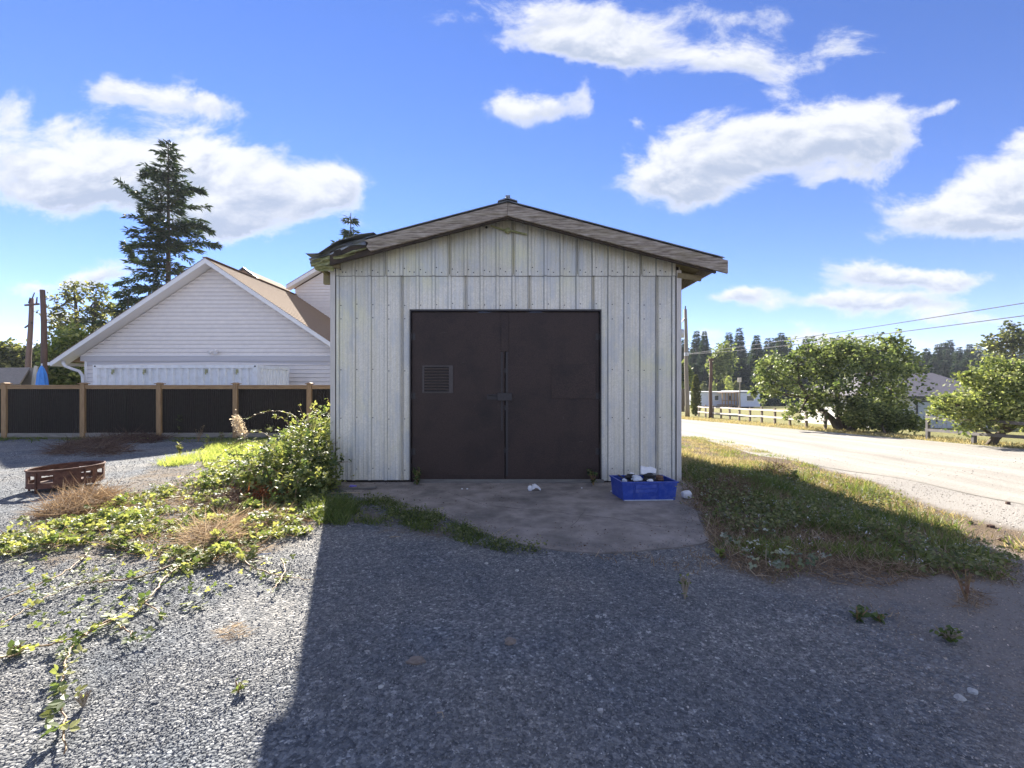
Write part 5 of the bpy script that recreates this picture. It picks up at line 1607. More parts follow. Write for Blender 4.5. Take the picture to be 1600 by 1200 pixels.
# left side trees
D = 45.0
lob = [L_(118, 455, D, 18, 16), L_(150, 458, D, 16, 16), L_(160, 485, D, 20, 16), L_(140, 480, D, 16, 14), L_(105, 470, D, 20, 12), L_(100, 500, D, 22, 14), L_(130, 505, D, 26, 18), L_(155, 505, D, 26, 14), L_(95, 515, D, 16, 8), L_(185, 490, D, 14, 12), L_(88, 482, D, 12, 6), L_(125, 530, D, 30, 12)]
b0 = W(130, 600, D)
tr = [[Vector((b0.x, D, gz(b0.x, D))), W(128, 560, D), W(120, 510, D), W(118, 465, D)], [W(130, 570, D), W(145, 520, D), W(150, 470, D)]]
make_tree('broadleaf_tree', 'tall airy olive-green tree seen left of the house gable', 'tree', (b0.x, D, gz(b0.x, D)), lob, MT['tree_airy'], .27, 4600, 330, .28, tr, tone=.42, spread=.17, tsd=.3, shell=.7)
D = 24.0
lob = [L_(100, 545, D, 26, 24), L_(120, 530, D, 22, 20), L_(95, 575, D, 28, 24), L_(125, 580, D, 26, 24), L_(108, 600, D, 34, 20), L_(150, 560, D, 34, 30)]
b0 = W(112, 600, D)
make_tree('broadleaf_tree', 'bright green backlit tree half hidden by the left house eave', 'tree', (b0.x, D, gz(b0.x, D)), lob, MT['bright_leaf'], .21, 5200, 260, .14, tone=.55, spread=.25, tsd=.3)
D = 42.0
hx = [(-60, 552), (-20, 548), (10, 546), (40, 552), (72, 556)]
for i, (px, py) in enumerate(hx):
    b0 = W(px, 600, D)
    lab = ['hedge tree far beyond the fence, outermost left', 'hedge tree beyond the fence just outside the left frame edge', 'hedge tree above the low tan roof at left edge', 'hedge tree between the low tan roof and the leaning pole', 'hedge tree behind the bare dark brown pole'][i]
    make_tree('hedge_tree', lab, 'tree', (b0.x, D, gz(b0.x, D)), [L_(px, py + 14, D, 28, 24), L_(px + 6, py, D, 18, 12), L_(px - 10, py + 2, D, 16, 10), L_(px, py + 36, D, 28, 22)], MT['tree_airy'], .34, 1900, 150, .2, tone=.5, spread=.28, group='hedge trees beyond the left fence', tsd=.3)


# conifers ----------------------------------------------------------
NDL_V = np.array([(0, 0, 0), (-.13, .45, .03), (0, 1, -.05), (.13, .45, .03)], float)


def conifer(name, label, base, H, Rmax, whorls, per, mat_, needle, dens, irregular=.25, vj=.04, holes=.1, prof=None, group=None, droop=.25, cat='tree', lean=0.0):
    t = thing(name, label, cat, base, group)
    base = Vector(base)
    tb = B(); lf = B()
    pts = [base + Vector((lean * (k / 6) ** 1.5, 0, H * k / 6)) for k in range(7)]
    tb.tube(pts, [H * .014 * (1 - .93 * k / 6) + .01 for k in range(7)], 7)
    P = []; Fw = []; S = []; T = []
    for w in range(whorls):
        hf = 0.06 + 0.93 * (w + random.random()) / whorls
        n = max(3, int(per * random.uniform(.7, 1.3)))
        a0 = random.uniform(0, 6.28)
        for k in range(n):
            if random.random() < holes: continue
            a = a0 + 6.28 * k / n + random.uniform(-.3, .3)
            rad = Rmax * ((1 - hf) ** .8 if prof is None else prof(hf)) * random.uniform(1 - irregular, 1 + irregular) + (.02 * H * (1 - hf) + .12) * (1 if vj < .1 else .5)
            dr = droop * random.uniform(.5, 1.4)
            d = Vector((math.cos(a), math.sin(a), 0))
            o = base + Vector((lean * hf ** 1.5, 0, H * hf))
            up = .35 * (hf > .75)
            tip = o + d * rad + Vector((0, 0, -rad * dr + rad * up))
            mid = o + d * rad * .5 + Vector((0, 0, -rad * dr * .75 + rad * up * .4))
            if rad > .5: tb.tube([o, mid, tip], [H * .0022, H * .0014, .01], 3, cap=False)
            m = max(3, int(dens * rad))
            for q in range(m):
                s = random.uniform(.12, 1.0)
                p = (o.lerp(mid, s * 2) if s < .5 else mid.lerp(tip, s * 2 - 1))
                side = random.uniform(-1, 1) * rad * .22 * (1.1 - s)
                perp = Vector((-d.y, d.x, 0))
                p = p + perp * side + Vector((0, 0, random.uniform(-vj * 1.3, vj) * rad))
                P.append(p); f = d * random.uniform(.3, 1) + perp * (1 if side > 0 else -1) * random.uniform(.1, .9) + Vector((0, 0, random.uniform(-.5, .25)))
                Fw.append(f); S.append(needle * random.uniform(.6, 1.4)); T.append(min(1, max(0, random.gauss(.42, .22))))
    P = np.array(P); Fw = np.array(Fw); n = len(P)
    scatter(lf, NDL_V, DIA_F, P, Fw, rdir(n, 1.6), np.array(S), np.array(T))
    tb.build('trunk', MT['bark'], t)
    lf.build('crown', mat_, t, kind='stuff')
    return t


D = 38.0
b0 = W(263, 600, D); zb = gz(b0.x, D)
H = W(0, 219, D).z - zb


def fir_prof(h):
    # measured half widths of the tall fir, by height fraction
    return float(np.interp(h, [0, .35, .42, .5, .57, .63, .68, .75, .82, .88, .94, 1.0], [1.0, 1.0, .95, .78, .70, .48, .62, .70, .42, .34, .18, .03]))


fir = conifer('fir_tree', 'tall irregular dark fir rising behind the house gable', (b0.x, D, zb), H, 3.2, 50, 7, MT['conifer'], .48, 34, irregular=.5, holes=.40, prof=fir_prof, droop=.22)
# its few long limbs
lf = B(); tb = B()
limbs = [((255, 335), (228, 318), (184, 281)), ((262, 372), (232, 350), (220, 324)), ((268, 385), (305, 378), (341, 384)), ((268, 360), (300, 348), (331, 362)), ((262, 420), (215, 410), (196, 380)), ((262, 432), (225, 430), (180, 445)), ((262, 452), (215, 452), (180, 462)), ((265, 300), (295, 295), (318, 300)), ((262, 280), (240, 268), (222, 275)), ((262, 470), (225, 470), (190, 475)), ((262, 392), (235, 380), (206, 384))]
for l3 in limbs:
    o, m_, tip = [W(px, py, D + random.uniform(-.6, .6)) for px, py in l3]
    tb.tube([o, m_, tip], [.07, .045, .015], 4, cap=False)
    n = 420
    s = rng.uniform(.05, 1, n)
    A = np.array([o.lerp(m_, min(1, q * 2)) if q < .5 else m_.lerp(tip, q * 2 - 1) for q in s])
    wd = (1.15 - s)[:, None]
    A = A + rng.normal(size=(n, 3)) * np.array([.22, .5, .20]) * wd
    dd = np.array((tip - o).normalized())[None] + rng.normal(size=(n, 3)) * .55; dd[:, 2] -= .25
    scatter(lf, NDL_V, DIA_F, A, dd, rdir(n, 1.5), rng.uniform(.25, .6, n), np.clip(rng.normal(.4, .2, n), 0, 1))
tb.build('long_limb', MT['bark'], fir)
lf.build('limb_needles', MT['conifer'], fir, kind='stuff')
D = 40.0; b0 = W(548, 600, D)
conifer('fir_tree', 'narrow conifer whose tip shows above the left shed eave', (b0.x, D, gz(b0.x, D)), W(0, 333, D).z - gz(b0.x, D), 3.4, 34, 6, MT['conifer'], .5, 30, irregular=.4, holes=.22, droop=.12)
D = 36.0; b0 = W(200, 600, D)
conifer('fir_tree', 'low dark conifer poking out just left of the house rake', (b0.x, D, gz(b0.x, D)), W(0, 455, D).z - gz(b0.x, D), 2.6, 18, 6, MT['conifer'], .5, 28, irregular=.35, droop=.1)

# tree line beyond the mobile home: prototypes then copies
protos = []
for i in range(5):
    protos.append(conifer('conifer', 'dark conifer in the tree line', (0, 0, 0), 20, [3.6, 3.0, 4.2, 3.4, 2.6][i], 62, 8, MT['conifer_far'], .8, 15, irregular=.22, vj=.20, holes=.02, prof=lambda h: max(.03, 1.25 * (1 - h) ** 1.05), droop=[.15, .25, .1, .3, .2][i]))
used = [False] * 5


def place_conifer(i, x, y, top, label, w=1.0, group='conifers of the distant tree line'):
    z = gz(x, y); H = top - z; s = H / 20.0
    if not used[i]:
        used[i] = True; o = protos[i]
        o.location = (x, y, z); o.scale = (s * w, s * w, s); o['label'] = label; o['group'] = group
    else:
        o = dup(protos[i], (x, y, z), random.uniform(0, 6.28), (s * w, s * w, s), label, group)
    return o


tops = [(1069, 529, 'conifer immediately left of the tall grey pole, cut by the shed wall'), (1088, 516, 'taller of two close conifers right of the tall grey pole'), (1101, 517, 'slim pointed conifer, right one of the pair near the tall pole'),
        (1139, 519, 'loose light conifer left of the tallest pointed conifer'), (1155, 512, 'tallest sharply pointed conifer above the mobile home'), (1182, 523, 'conifer above the right end of the mobile home'),
        (1200, 527, 'short round-topped conifer left of the three crowded ones'), (1211, 527, 'left one of the three crowded conifers above the big tree'), (1221, 520, 'middle and tallest of the three crowded conifers'), (1231, 526, 'right one of the three crowded conifers'),
        (1259, 528, 'conifer tip showing just over the big tree top'), (1465, 537, 'blunt conifer tip right of the big tree'), (1474, 535, 'conifer beside the blunt tip right of the big tree'), (1484, 531, 'thin spire, highest in the right-hand tree line'),
        (1498, 542, 'low conifer right of the thin spire'), (1515, 537, 'broad conifer tip above the bungalow roof end'), (1527, 540, 'conifer above the right end of the bungalow roof'), (1448, 544, 'conifer top touching the right side of the big tree')]
for k, (px, py, lab) in enumerate(tops):
    D = 128 + 14 * math.sin(k * 2.1)
    p = W(px, py, D)
    place_conifer(k % 5, p.x, p.y, p.z, lab, w=1.1 if k != 2 else .8)
gen = 'dark conifer filling the distant tree line'
for px in range(1050, 1640, 6):
    D = random.uniform(118, 165)
    p = W(px + random.uniform(-5, 5), (548 if px < 1240 else 551) + random.uniform(-8, 8), D)
    place_conifer(random.randrange(5), p.x, p.y, p.z, gen, w=1.25)
for px in range(1055, 1640, 9):
    D = random.uniform(105, 116)
    p = W(px + random.uniform(-5, 5), 566 + random.uniform(-8, 10), D)
    place_conifer(random.randrange(5), p.x, p.y, p.z, gen, w=1.6)
# far wood mass closing the gaps low down, round the horizon
fw = B()
n = 26000
ang = rng.uniform(-1.35, 1.35, n); rr = rng.uniform(190, 260, n)
hx = rr * np.sin(ang); hy = rr * np.cos(ang)
hh = rng.uniform(0, 1, n) ** .8 * (17 + 4 * np.sin(ang * 23) + 3 * np.sin(ang * 57 + 1))
P = np.stack([hx, hy, gh(hx, hy) * 0 - 6.5 + hh], 1)
fwd = rdir(n); fwd[:, 2] = -.6
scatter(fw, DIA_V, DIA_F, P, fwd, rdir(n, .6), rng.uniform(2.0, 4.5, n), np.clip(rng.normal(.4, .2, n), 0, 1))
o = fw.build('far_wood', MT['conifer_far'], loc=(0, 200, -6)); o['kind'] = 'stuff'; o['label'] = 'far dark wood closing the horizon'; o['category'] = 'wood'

# yellowish deciduous trees inside the tree line
for px, py, D, s, lab in ((1132, 548, 100, 11, 'yellow-green tree between the conifers left of the tallest one'), (1120, 557, 98, 9, 'smaller yellow-green tree beside it, nearer the service pole'), (1067, 575, 60, 7, 'bright green tree edge right beside the shed wall')):
    b0 = W(px, 600, D)
    make_tree('broadleaf_tree', lab, 'tree', (b0.x, D, gz(b0.x, D)), [L_(px, py, D, s, s * 1.1), L_(px - s * .6, py + s, D, s * .9, s), L_(px + s * .6, py + s * 1.1, D, s, s), L_(px, py + s * 2.4, D, s * 1.2, s * 1.3)], MT['tree_yellow'], .55, 1500, 120, .25, tone=.45, spread=.3)

# columnar cedar and cedar hedge
D = 37.0; b0 = gp(1087, 650)


def column(px, base_z, ytop, D, rpx, lab, n, tone=.35, group=None, mat_='tree_airy', leaf=.16):
    p = W(px, ytop, D); t = thing('columnar_cedar', lab, 'tree', (p.x, D, base_z), group)
    H = p.z - base_z; s = D / FPX
    h = rng.uniform(0, 1, n) ; a = rng.uniform(0, 6.28, n)
    prof = np.interp(h, [0, .08, .3, .7, .9, 1], [.55, .85, 1, .8, .45, .06]) * rpx * s * (1 + .12 * np.sin(h * 37 + a * 3))
    q = np.sqrt(rng.uniform(.3, 1, n))
    P = np.stack([p.x + np.cos(a) * prof * q, D + np.sin(a) * prof * q, base_z + .1 + h * (H - .15)], 1)
    fwd = np.stack([np.cos(a) * .4, np.sin(a) * .4, np.ones(n)], 1) + rng.normal(size=(n, 3)) * .25
    b = B(); scatter(b, DIA_V, DIA_F, P, fwd, np.stack([np.cos(a), np.sin(a), 0 * a], 1) + rng.normal(size=(n, 3)) * .3, rng.uniform(.7, 1.4, n) * leaf, np.clip(rng.normal(tone, .2, n), 0, 1))
    b.build('crown', MT[mat_], t, kind='stuff')
    b = B(); b.tube([(p.x, D, base_z - .05), (p.x, D, base_z + H * .5)], [.09, .04], 6); b.build('trunk', MT['bark'], t)


column(1087, b0.z, 587, b0.y, 7.5, 'narrow dark columnar cedar between the tall and the short pole', 2600, .3)
for i, (px, yt, r, tn, lab) in enumerate([(1100, 598, 6, .3, 'dark cedar at the left end of the hedge behind the mobile home'), (1115, 600, 7, .7, 'pale green cedar left of the dark narrow ones'), (1122, 600, 4, .3, 'narrow dark cedar, left of the two slim ones'), (1128, 595, 4, .3, 'narrow dark cedar, right of the two slim ones'),
                                       (1138, 590, 9, .9, 'pale rounded cedar, widest of the hedge behind the mobile home'), (1150, 597, 6, .5, 'green cedar right of the pale rounded one'), (1162, 603, 7, .35, 'dark low cedar at the right end of the hedge')]):
    x = W(px, 600, 90).x
    column(px, gz(x, 90), yt, 90, r, lab, 700, tn, 'cedar hedge behind the mobile home', 'tree_airy' if tn < .6 else 'tree_yellow', .4)

# ------------------------------------------------------------------ near ground cover
def sample_poly(poly, dens, fall=None):
    xs_ = [p[0] for p in poly]; ys_ = [p[1] for p in poly]
    x0, x1, y0, y1 = min(xs_), max(xs_), min(ys_), max(ys_)
    n = int((x1 - x0) * (y1 - y0) * dens)
    x = rng.uniform(x0, x1, n); y = rng.uniform(y0, y1, n)
    k = inpoly(x, y, poly)
    return x[k], y[k]


def noise2(x, y, s, seed=0):
    """cheap smooth pseudo noise -1..1"""
    v = 0
    for i, (a, b) in enumerate(((1.0, .7), (-.6, 1.1), (1.7, -.4), (.3, 1.9), (-1.4, -.9))):
        v = v + np.sin((a * x + b * y) * s * (1 + .37 * i) + seed * 1.7 + i * 2.1)
    return v / 3.2


BL_V = np.array([(-.5, 0, 0), (.5, 0, 0), (-.4, .4, .02), (.4, .4, .02), (-.22, .75, .10), (.22, .75, .10), (0, 1.0, .22)], float)
BL_F = np.array([(0, 1, 3), (0, 3, 2), (2, 3, 5), (2, 5, 4), (4, 5, 6)])


def blades(b, x, y, h, tone, width=.007, lean=.45):
    n = len(x)
    P = np.stack([x, y, gh(x, y) - .005], 1)
    fwd = rng.normal(size=(n, 3)) * lean; fwd[:, 2] = 1.0
    up = rng.normal(size=(n, 3)); up[:, 2] = 0.05
    S = np.stack([np.full(n, width) * rng.uniform(.6, 1.5, n), h, h * rng.uniform(.5, 2.2, n)], 1)
    scatter(b, BL_V, BL_F, P, fwd, up, S, tone)


# green weeds and grass on the bank right of the shed
x, y = sample_poly(EMBANK, 2600)
m = noise2(x, y, 2.2, 1) + rng.normal(0, .35, len(x)) > .12
x, y = x[m], y[m]
sunny = ((x - 4.75 - .12 * np.sin(y * 3)) * 2 + (y - 7.3) * (y > 7.3) * 2 > 0) & (rng.uniform(0, 1, len(x)) < .75); x, y = x[~sunny], y[~sunny]
ed = np.clip(pdist(x, y, EMBANK) / .35, 0, 1)
hgt = (.045 + .13 * np.clip(noise2(x, y, 1.6, 4) * .6 + .5, 0, 1.2) ** 2) * rng.uniform(.5, 1.3, len(x)) * (.4 + .6 * ed)
b = B(); blades(b, x, y, hgt, np.clip(.60 + .25 * noise2(x, y, 2.5, 2) + rng.normal(0, .2, len(x)), 0, 1), .0075, .7)
o = b.build('bank_grass', MT['grass'], loc=(4, 5, -.2)); o['kind'] = 'stuff'; o['label'] = 'green grass and weeds on the shaded bank'; o['category'] = 'grass'
tp = wpoly([(1066, 735), (1064, 760), (1120, 775), (1200, 800), (1330, 850), (1450, 880), (1570, 890), (1500, 832), (1400, 782), (1300, 750), (1180, 728)])
x, y = sample_poly(tp, 900)
m = noise2(x, y, 3.4, 21) + rng.normal(0, .15, len(x)) > .25; x, y = x[m], y[m]
b = B(); blades(b, x, y, rng.uniform(.12, .27, len(x)), np.clip(rng.normal(.45, .22, len(x)), 0, 1), .008, .5)
o = b.build('tall_bank_grass', MT['grass'], loc=(4, 5, -.2)); o['kind'] = 'stuff'; o['label'] = 'taller grass tufts along the shadow line of the bank'; o['category'] = 'grass'
# dead straw mixed through
x, y = sample_poly(EMBANK, 1500)
m = noise2(x, y, 2.2, 9) + rng.normal(0, .3, len(x)) > -.3
x, y = x[m], y[m]
b = B(); blades(b, x, y, rng.uniform(.05, .16, len(x)), np.clip(rng.normal(.55, .25, len(x)), 0, 1), .006, 1.1)
o = b.build('bank_straw', MT['straw'], loc=(4, 5, -.2)); o['kind'] = 'stuff'; o['label'] = 'dead brown straw lying through the bank weeds'; o['category'] = 'straw'
# small-leaved weeds
x, y = sample_poly(EMBANK, 420)
cl = np.stack([x, y, gh(x, y) + rng.uniform(.02, .12, len(x))], 1)
m = noise2(x, y, 1.9, 5) + .35 * noise2(x, y, 6.0, 2) > .12; cl = cl[m]; cl = cl[(cl[:, 0] < 4.7) | (rng.uniform(0, 1, len(cl)) < .3)]
b = B(); leaf_cloud(b, cl, .045, len(cl) * 6, .034, .5, upbias=1.2, tone_sd=.2)
o = b.build('bank_weeds', MT['weed'], loc=(4, 5, -.2)); o['kind'] = 'stuff'; o['label'] = 'small leaved green weeds on the bank'; o['category'] = 'weeds'
# pale under-leaves and tiny white flowers near the apron edge
pal = wpoly([(1130, 845), (1180, 838), (1260, 860), (1290, 890), (1230, 920), (1190, 905), (1150, 890)])
x, y = sample_poly(pal, 55)
cl = np.stack([x, y, gh(x, y) + rng.uniform(.04, .12, len(x))], 1)
b = B(); leaf_cloud(b, cl, .03, len(cl) * 3, .040, .5, tv=TRI_V, tf=TRI_F, upbias=1.5, tone_sd=.25)
o = b.build('pale_bramble_leaves', MT['pale_leaf'], loc=(3, 4, -.2)); o['kind'] = 'stuff'; o['label'] = 'pale bramble leaves turned white side up near the apron'; o['category'] = 'leaves'
x, y = sample_poly(EMBANK, 26)
cl = np.stack([x, y, gh(x, y) + rng.uniform(.08, .16, len(x))], 1)
b = B(); leaf_cloud(b, cl, .012, len(cl) * 7, .012, .5, tv=DIA_V, tf=DIA_F, upbias=2)
o = b.build('small_flowers', MT['flower'], loc=(3, 4, -.2)); o['kind'] = 'stuff'; o['label'] = 'tiny white flowers dotted over the bank'; o['category'] = 'flowers'

# sunlit dry grass above the bank
x, y = sample_poly(DRYTOP, 950)
m = (noise2(x, y, 1.3, 3) + rng.normal(0, .3, len(x)) > -.1 + .25 * np.clip((x - 5) / 3, 0, 1.6))
x, y = x[m], y[m]
near = np.clip((6.2 - x) / 2.5, 0, 1)
b = B(); blades(b, x, y, rng.uniform(.05, .17, len(x)) * (.45 + .75 * near), np.clip(rng.normal(.5, .25, len(x)), 0, 1), .009, .7)
o = b.build('dry_grass', MT['dry_grass'], loc=(4, 8, -.2)); o['kind'] = 'stuff'; o['label'] = 'sunlit dry yellow grass between shed and road'; o['category'] = 'grass'
x, y = sample_poly(DRYTOP, 700)
m = noise2(x, y, 1.7, 12) + rng.normal(0, .3, len(x)) > .6
x, y = x[m], y[m]
b = B(); blades(b, x, y, rng.uniform(.04, .14, len(x)), np.clip(rng.normal(.6, .2, len(x)), 0, 1), .009, .6)
o = b.build('green_grass', MT['grass'], loc=(4, 8, -.2)); o['kind'] = 'stuff'; o['label'] = 'patches of green grass among the dry grass'; o['category'] = 'grass'
x, y = sample_poly(EMBANK, 1500)
k_ = (x - 4.6) * 2 + (y - 7.2) * (y > 7.2) * 2 > 0; x, y = x[k_], y[k_]; k_ = noise2(x, y, 2.9, 33) + rng.normal(0, .35, len(x)) > -.25; x, y = x[k_], y[k_]
b = B(); blades(b, x, y, rng.uniform(.04, .15, len(x)), np.clip(rng.normal(.45, .25, len(x)), 0, 1), .008, .9)
o = b.build('dry_edge_grass', MT['dry_grass'], loc=(4, 8, -.2)); o['kind'] = 'stuff'; o['label'] = 'dry straw coloured grass along the sunlit edge of the bank'; o['category'] = 'grass'
# verge beyond the road and distant lawn tufts
yy = rng.uniform(9, 40, 9000); xx = road_far(yy) + np.abs(rng.normal(0, 1.4, 9000)) + .1
b = B(); blades(b, xx, yy, rng.uniform(.05, .16, 9000), np.clip(rng.normal(.5, .25, 9000), 0, 1), .022, .6)
o = b.build('verge_grass', MT['dry_grass'], loc=(15, 20, -.8)); o['kind'] = 'stuff'; o['label'] = 'rough grass verge along the far road edge'; o['category'] = 'grass'
# strip of weeds at the fence foot
xx = rng.uniform(-19, -4.5, 5200); yy = 14.8 + rng.normal(-.55, .35, 5200)
m = noise2(xx, yy, 1.6, 7) > -.3; xx, yy = xx[m], yy[m]
b = B(); blades(b, xx, yy, rng.uniform(.04, .13, len(xx)), np.clip(rng.normal(.45, .2, len(xx)), 0, 1), .016, .7)
o = b.build('fence_grass', MT['grass'], loc=(-10, 14, -.4)); o['kind'] = 'stuff'; o['label'] = 'short grass strip along the foot of the fence'; o['category'] = 'grass'

# weeds along the left and front edge of the apron
EDGE = wpoly([(500, 790), (530, 778), (600, 780), (640, 795), (690, 808), (735, 826), (770, 842), (850, 852), (860, 866), (800, 866), (745, 856), (690, 836), (630, 828), (560, 818), (505, 812)])
x, y = sample_poly(EDGE, 4400)
m = noise2(x, y, 4.2, 2) + .5 * noise2(x, y, 11., 5) + rng.normal(0, .25, len(x)) > .05; x, y = x[m], y[m]
fade = np.clip((0.55 - x) / 1.2, .35, 1)
b = B(); blades(b, x, y, rng.uniform(.03, .115, len(x)) * fade, np.clip(rng.normal(.38, .2, len(x)), 0, 1), .0065, .8)
o = b.build('apron_grass', MT['grass'], loc=(-1, 5, 0)); o['kind'] = 'stuff'; o['label'] = 'shaded grass growing along the apron edge'; o['category'] = 'grass'
x, y = sample_poly(EDGE, 420); kk = noise2(x, y, 5.2, 12) > -.1; x, y = x[kk], y[kk]; cl = np.stack([x, y, gh(x, y) + rng.uniform(.01, .06, len(x))], 1)
b = B(); leaf_cloud(b, cl, .03, len(cl) * 8, .026, .35, upbias=1.3)
o = b.build('apron_weeds', MT['weed'], loc=(-1, 5, 0)); o['kind'] = 'stuff'; o['label'] = 'low broad weeds along the apron edge'; o['category'] = 'weeds'
# thin dead fringe before the apron on the right
FR = wpoly([(900, 866), (1000, 862), (1060, 862), (1110, 852), (1150, 890), (1200, 912), (1120, 902), (1040, 892), (960, 882)])
x, y = sample_poly(FR, 1700); m = noise2(x, y, 3.5, 6) + rng.normal(0, .4, len(x)) > .15; x, y = x[m], y[m]
b = B(); blades(b, x, y, rng.uniform(.02, .09, len(x)), np.clip(rng.normal(.45, .25, len(x)), 0, 1), .006, 1.0)
o = b.build('dead_fringe', MT['straw'], loc=(1.5, 4, 0)); o['kind'] = 'stuff'; o['label'] = 'thin dead grass fringe before the apron'; o['category'] = 'grass'
x = rng.uniform(2.2, 6.5, 9000); y = rng.uniform(2.2, 4.4, 9000); m = noise2(x, y, 1.9, 8) + .5 * noise2(x, y, 6., 3) + rng.normal(0, .3, len(x)) - .5 * (x < 3.2) - .35 * np.clip(3.4 - y, 0, 1) > .35; x, y = x[m], y[m]
b = B(); blades(b, x, y, rng.uniform(.015, .06, len(x)), np.clip(rng.normal(.4, .25, len(x)), 0, 1), .005, 1.0)
o = b.build('dead_tufts', MT['straw'], loc=(4.5, 3, 0)); o['kind'] = 'stuff'; o['label'] = 'scattered dead tufts on the right of the yard'; o['category'] = 'grass'

# ------------------------------------------------------------------ brambles
BUSHP = gp(450, 775)
bush = thing('bramble_bush', 'dense sunlit bramble bush heaped against the left shed corner', 'bush', tuple(BUSHP))
lobes = []
# (px, py, D, rx, ry(px), rz)
for (px, py, D_, rx, rz) in [(482, 690, 6.5, 34, 36), (500, 665, 7.0, 22, 26), (448, 722, 6.2, 44, 28), (415, 735, 6.0, 42, 28), (488, 735, 6.0, 30, 32), (470, 760, 5.6, 34, 24), (450, 692, 7.0, 28, 18), (380, 745, 6.2, 34, 20), (395, 715, 6.9, 30, 18), (505, 715, 6.4, 20, 40), (345, 755, 6.3, 30, 14), (505, 760, 6.0, 18, 26), (425, 765, 5.7, 30, 16)]:
    lobes.append(L_(px, py, D_, rx, rz, rx * .9))
lf = B(); cn = B()
tot = sum(r[0] * r[2] for c, r in lobes)
for c, r in lobes:
    v = r[0] * r[2] / tot
    cl = ellipsoid_pts(c, r, int(420 * v), .6); far = rng.uniform(0, 1, len(cl)) < .2; cl[far] = np.array(c) + (cl[far] - np.array(c)) * rng.uniform(1.1, 1.45, (far.sum(), 1))
    cl[:, 2] = np.maximum(cl[:, 2], gh(cl[:, 0], cl[:, 1]) + .03)
    m = (cl[:, 0] < XL - 0.02) | (cl[:, 1] < YW - .1)
    cl = cl[m]
    P_n = int(4700 * v)
    leaf_cloud(lf, cl, .075, P_n, .050, .60, tv=TRI_V, tf=TRI_F, upbias=.9, tone_sd=.26)
    for q in cl[::9]:
        q = Vector(q); g0 = Vector((c.x + random.uniform(-.2, .2), c.y + random.uniform(-.2, .2), gz(c.x, c.y)))
        midp = g0.lerp(q, .6) + Vector((0, 0, .12)); cn.tube([g0, midp, q], [.006, .005, .003], 5, cap=False)
cn.build('canes', MT['cane'], bush, kind='stuff')
lf.build('foliage', MT['bramble'], bush, kind='stuff')


def cane(pts, rad, nl, label, leaf=.042, tone=.6, name='bramble_cane', arch=None, lift=.03):
    """a trailing cane through ground pixels or world points with leaf groups along it"""
    P = []
    for p in pts:
        if isinstance(p, Vector): P.append(p)
        else:
            q = gp(*p); q.z += lift; P.append(q)
    # catmull resample
    Q = []
    for i in range(len(P) - 1):
        p0 = P[max(i - 1, 0)]; p1 = P[i]; p2 = P[i + 1]; p3 = P[min(i + 2, len(P) - 1)]
        for k in range(7):
            t = k / 7
            q = 0.5 * ((2 * p1) + (p2 - p0) * t + (2 * p0 - 5 * p1 + 4 * p2 - p3) * t * t + (3 * p1 - p0 - 3 * p2 + p3) * t ** 3)
            q = q + Vector((random.uniform(-.008, .008), random.uniform(-.008, .008), random.uniform(-.004, .010)))
            Q.append(q)
    Q.append(P[-1])
    t = thing(name, label, 'bramble cane', tuple(Q[0]), 'bramble canes trailing over the gravel')
    b = B(); b.tube(Q, [rad * (1 - .6 * k / len(Q)) for k in range(len(Q))], 6); b.build('stem', MT['cane'], t, smooth=True)
    lb = B()
    n = nl; s = np.sort(rng.uniform(0.02, 1, n)) * (len(Q) - 1)
    i = s.astype(int).clip(0, len(Q) - 2)
    A = np.array([Q[a].lerp(Q[a + 1], f - a) for a, f in zip(i, s)])
    A = A + rng.normal(size=(n, 3)) * np.array([.028, .028, .010]); A[:, 2] += .012
    fwd = rng.normal(size=(n, 3)); fwd[:, 2] = fwd[:, 2] * .3 + .15
    ln = leaf * .82 * rng.uniform(.45, 1.15, n)
    scatter(lb, TRI_V, TRI_F, A, fwd, rdir(n, 2.2), ln, np.clip(rng.normal(tone, .28, n), 0, 1))
    lb.build('leaves', MT['bramble'], t, kind='stuff')
    return t


cane([(300, 880), (262, 905), (235, 940), (200, 965), (150, 990), (118, 1015), (102, 1050), (96, 1090), (100, 1134), (100, 1190)], .0075, 60, 'longest bramble cane running down to the bottom left corner', .055)
cane([(180, 975), (120, 1005), (60, 1020), (0, 1038), (-60, 1050)], .006, 16, 'reddish bramble cane branching left below the longest one', .05)
cane([(290, 880), (230, 905), (170, 916), (130, 918), (95, 930), (50, 955), (0, 985), (-50, 1010)], .006, 26, 'bramble cane crossing the gravel towards the left edge, mid height', .05)
cane([(140, 865), (110, 895), (60, 920), (0, 945), (-60, 970)], .006, 20, 'thick bare-tipped cane just above the crossing one at left', .045)
cane([(330, 800), (240, 830), (150, 842), (60, 858), (0, 872), (-60, 880)], .006, 46, 'leafy cane row just below the dry grass clump', .045, .75)
cane([(280, 780), (180, 808), (90, 830), (0, 842), (-50, 850)], .006, 60, 'leafy yellowish cane nearest the fire pit', .045, .8)
cane([(380, 880), (400, 895), (440, 908), (485, 912)], .006, 18, 'short cane lying along the shadow edge', .045)
cane([(440, 880), (445, 900), (430, 925), (422, 935)], .006, 12, 'short forked cane just left of the shed shadow', .04)
cane([(185, 985), (205, 1000), (215, 1012)], .005, 12, 'short upright sprig beside the longest cane', .05)
cane([(215, 945), (240, 960), (256, 975)], .005, 9, 'yellowing sprig right of the longest cane', .04)
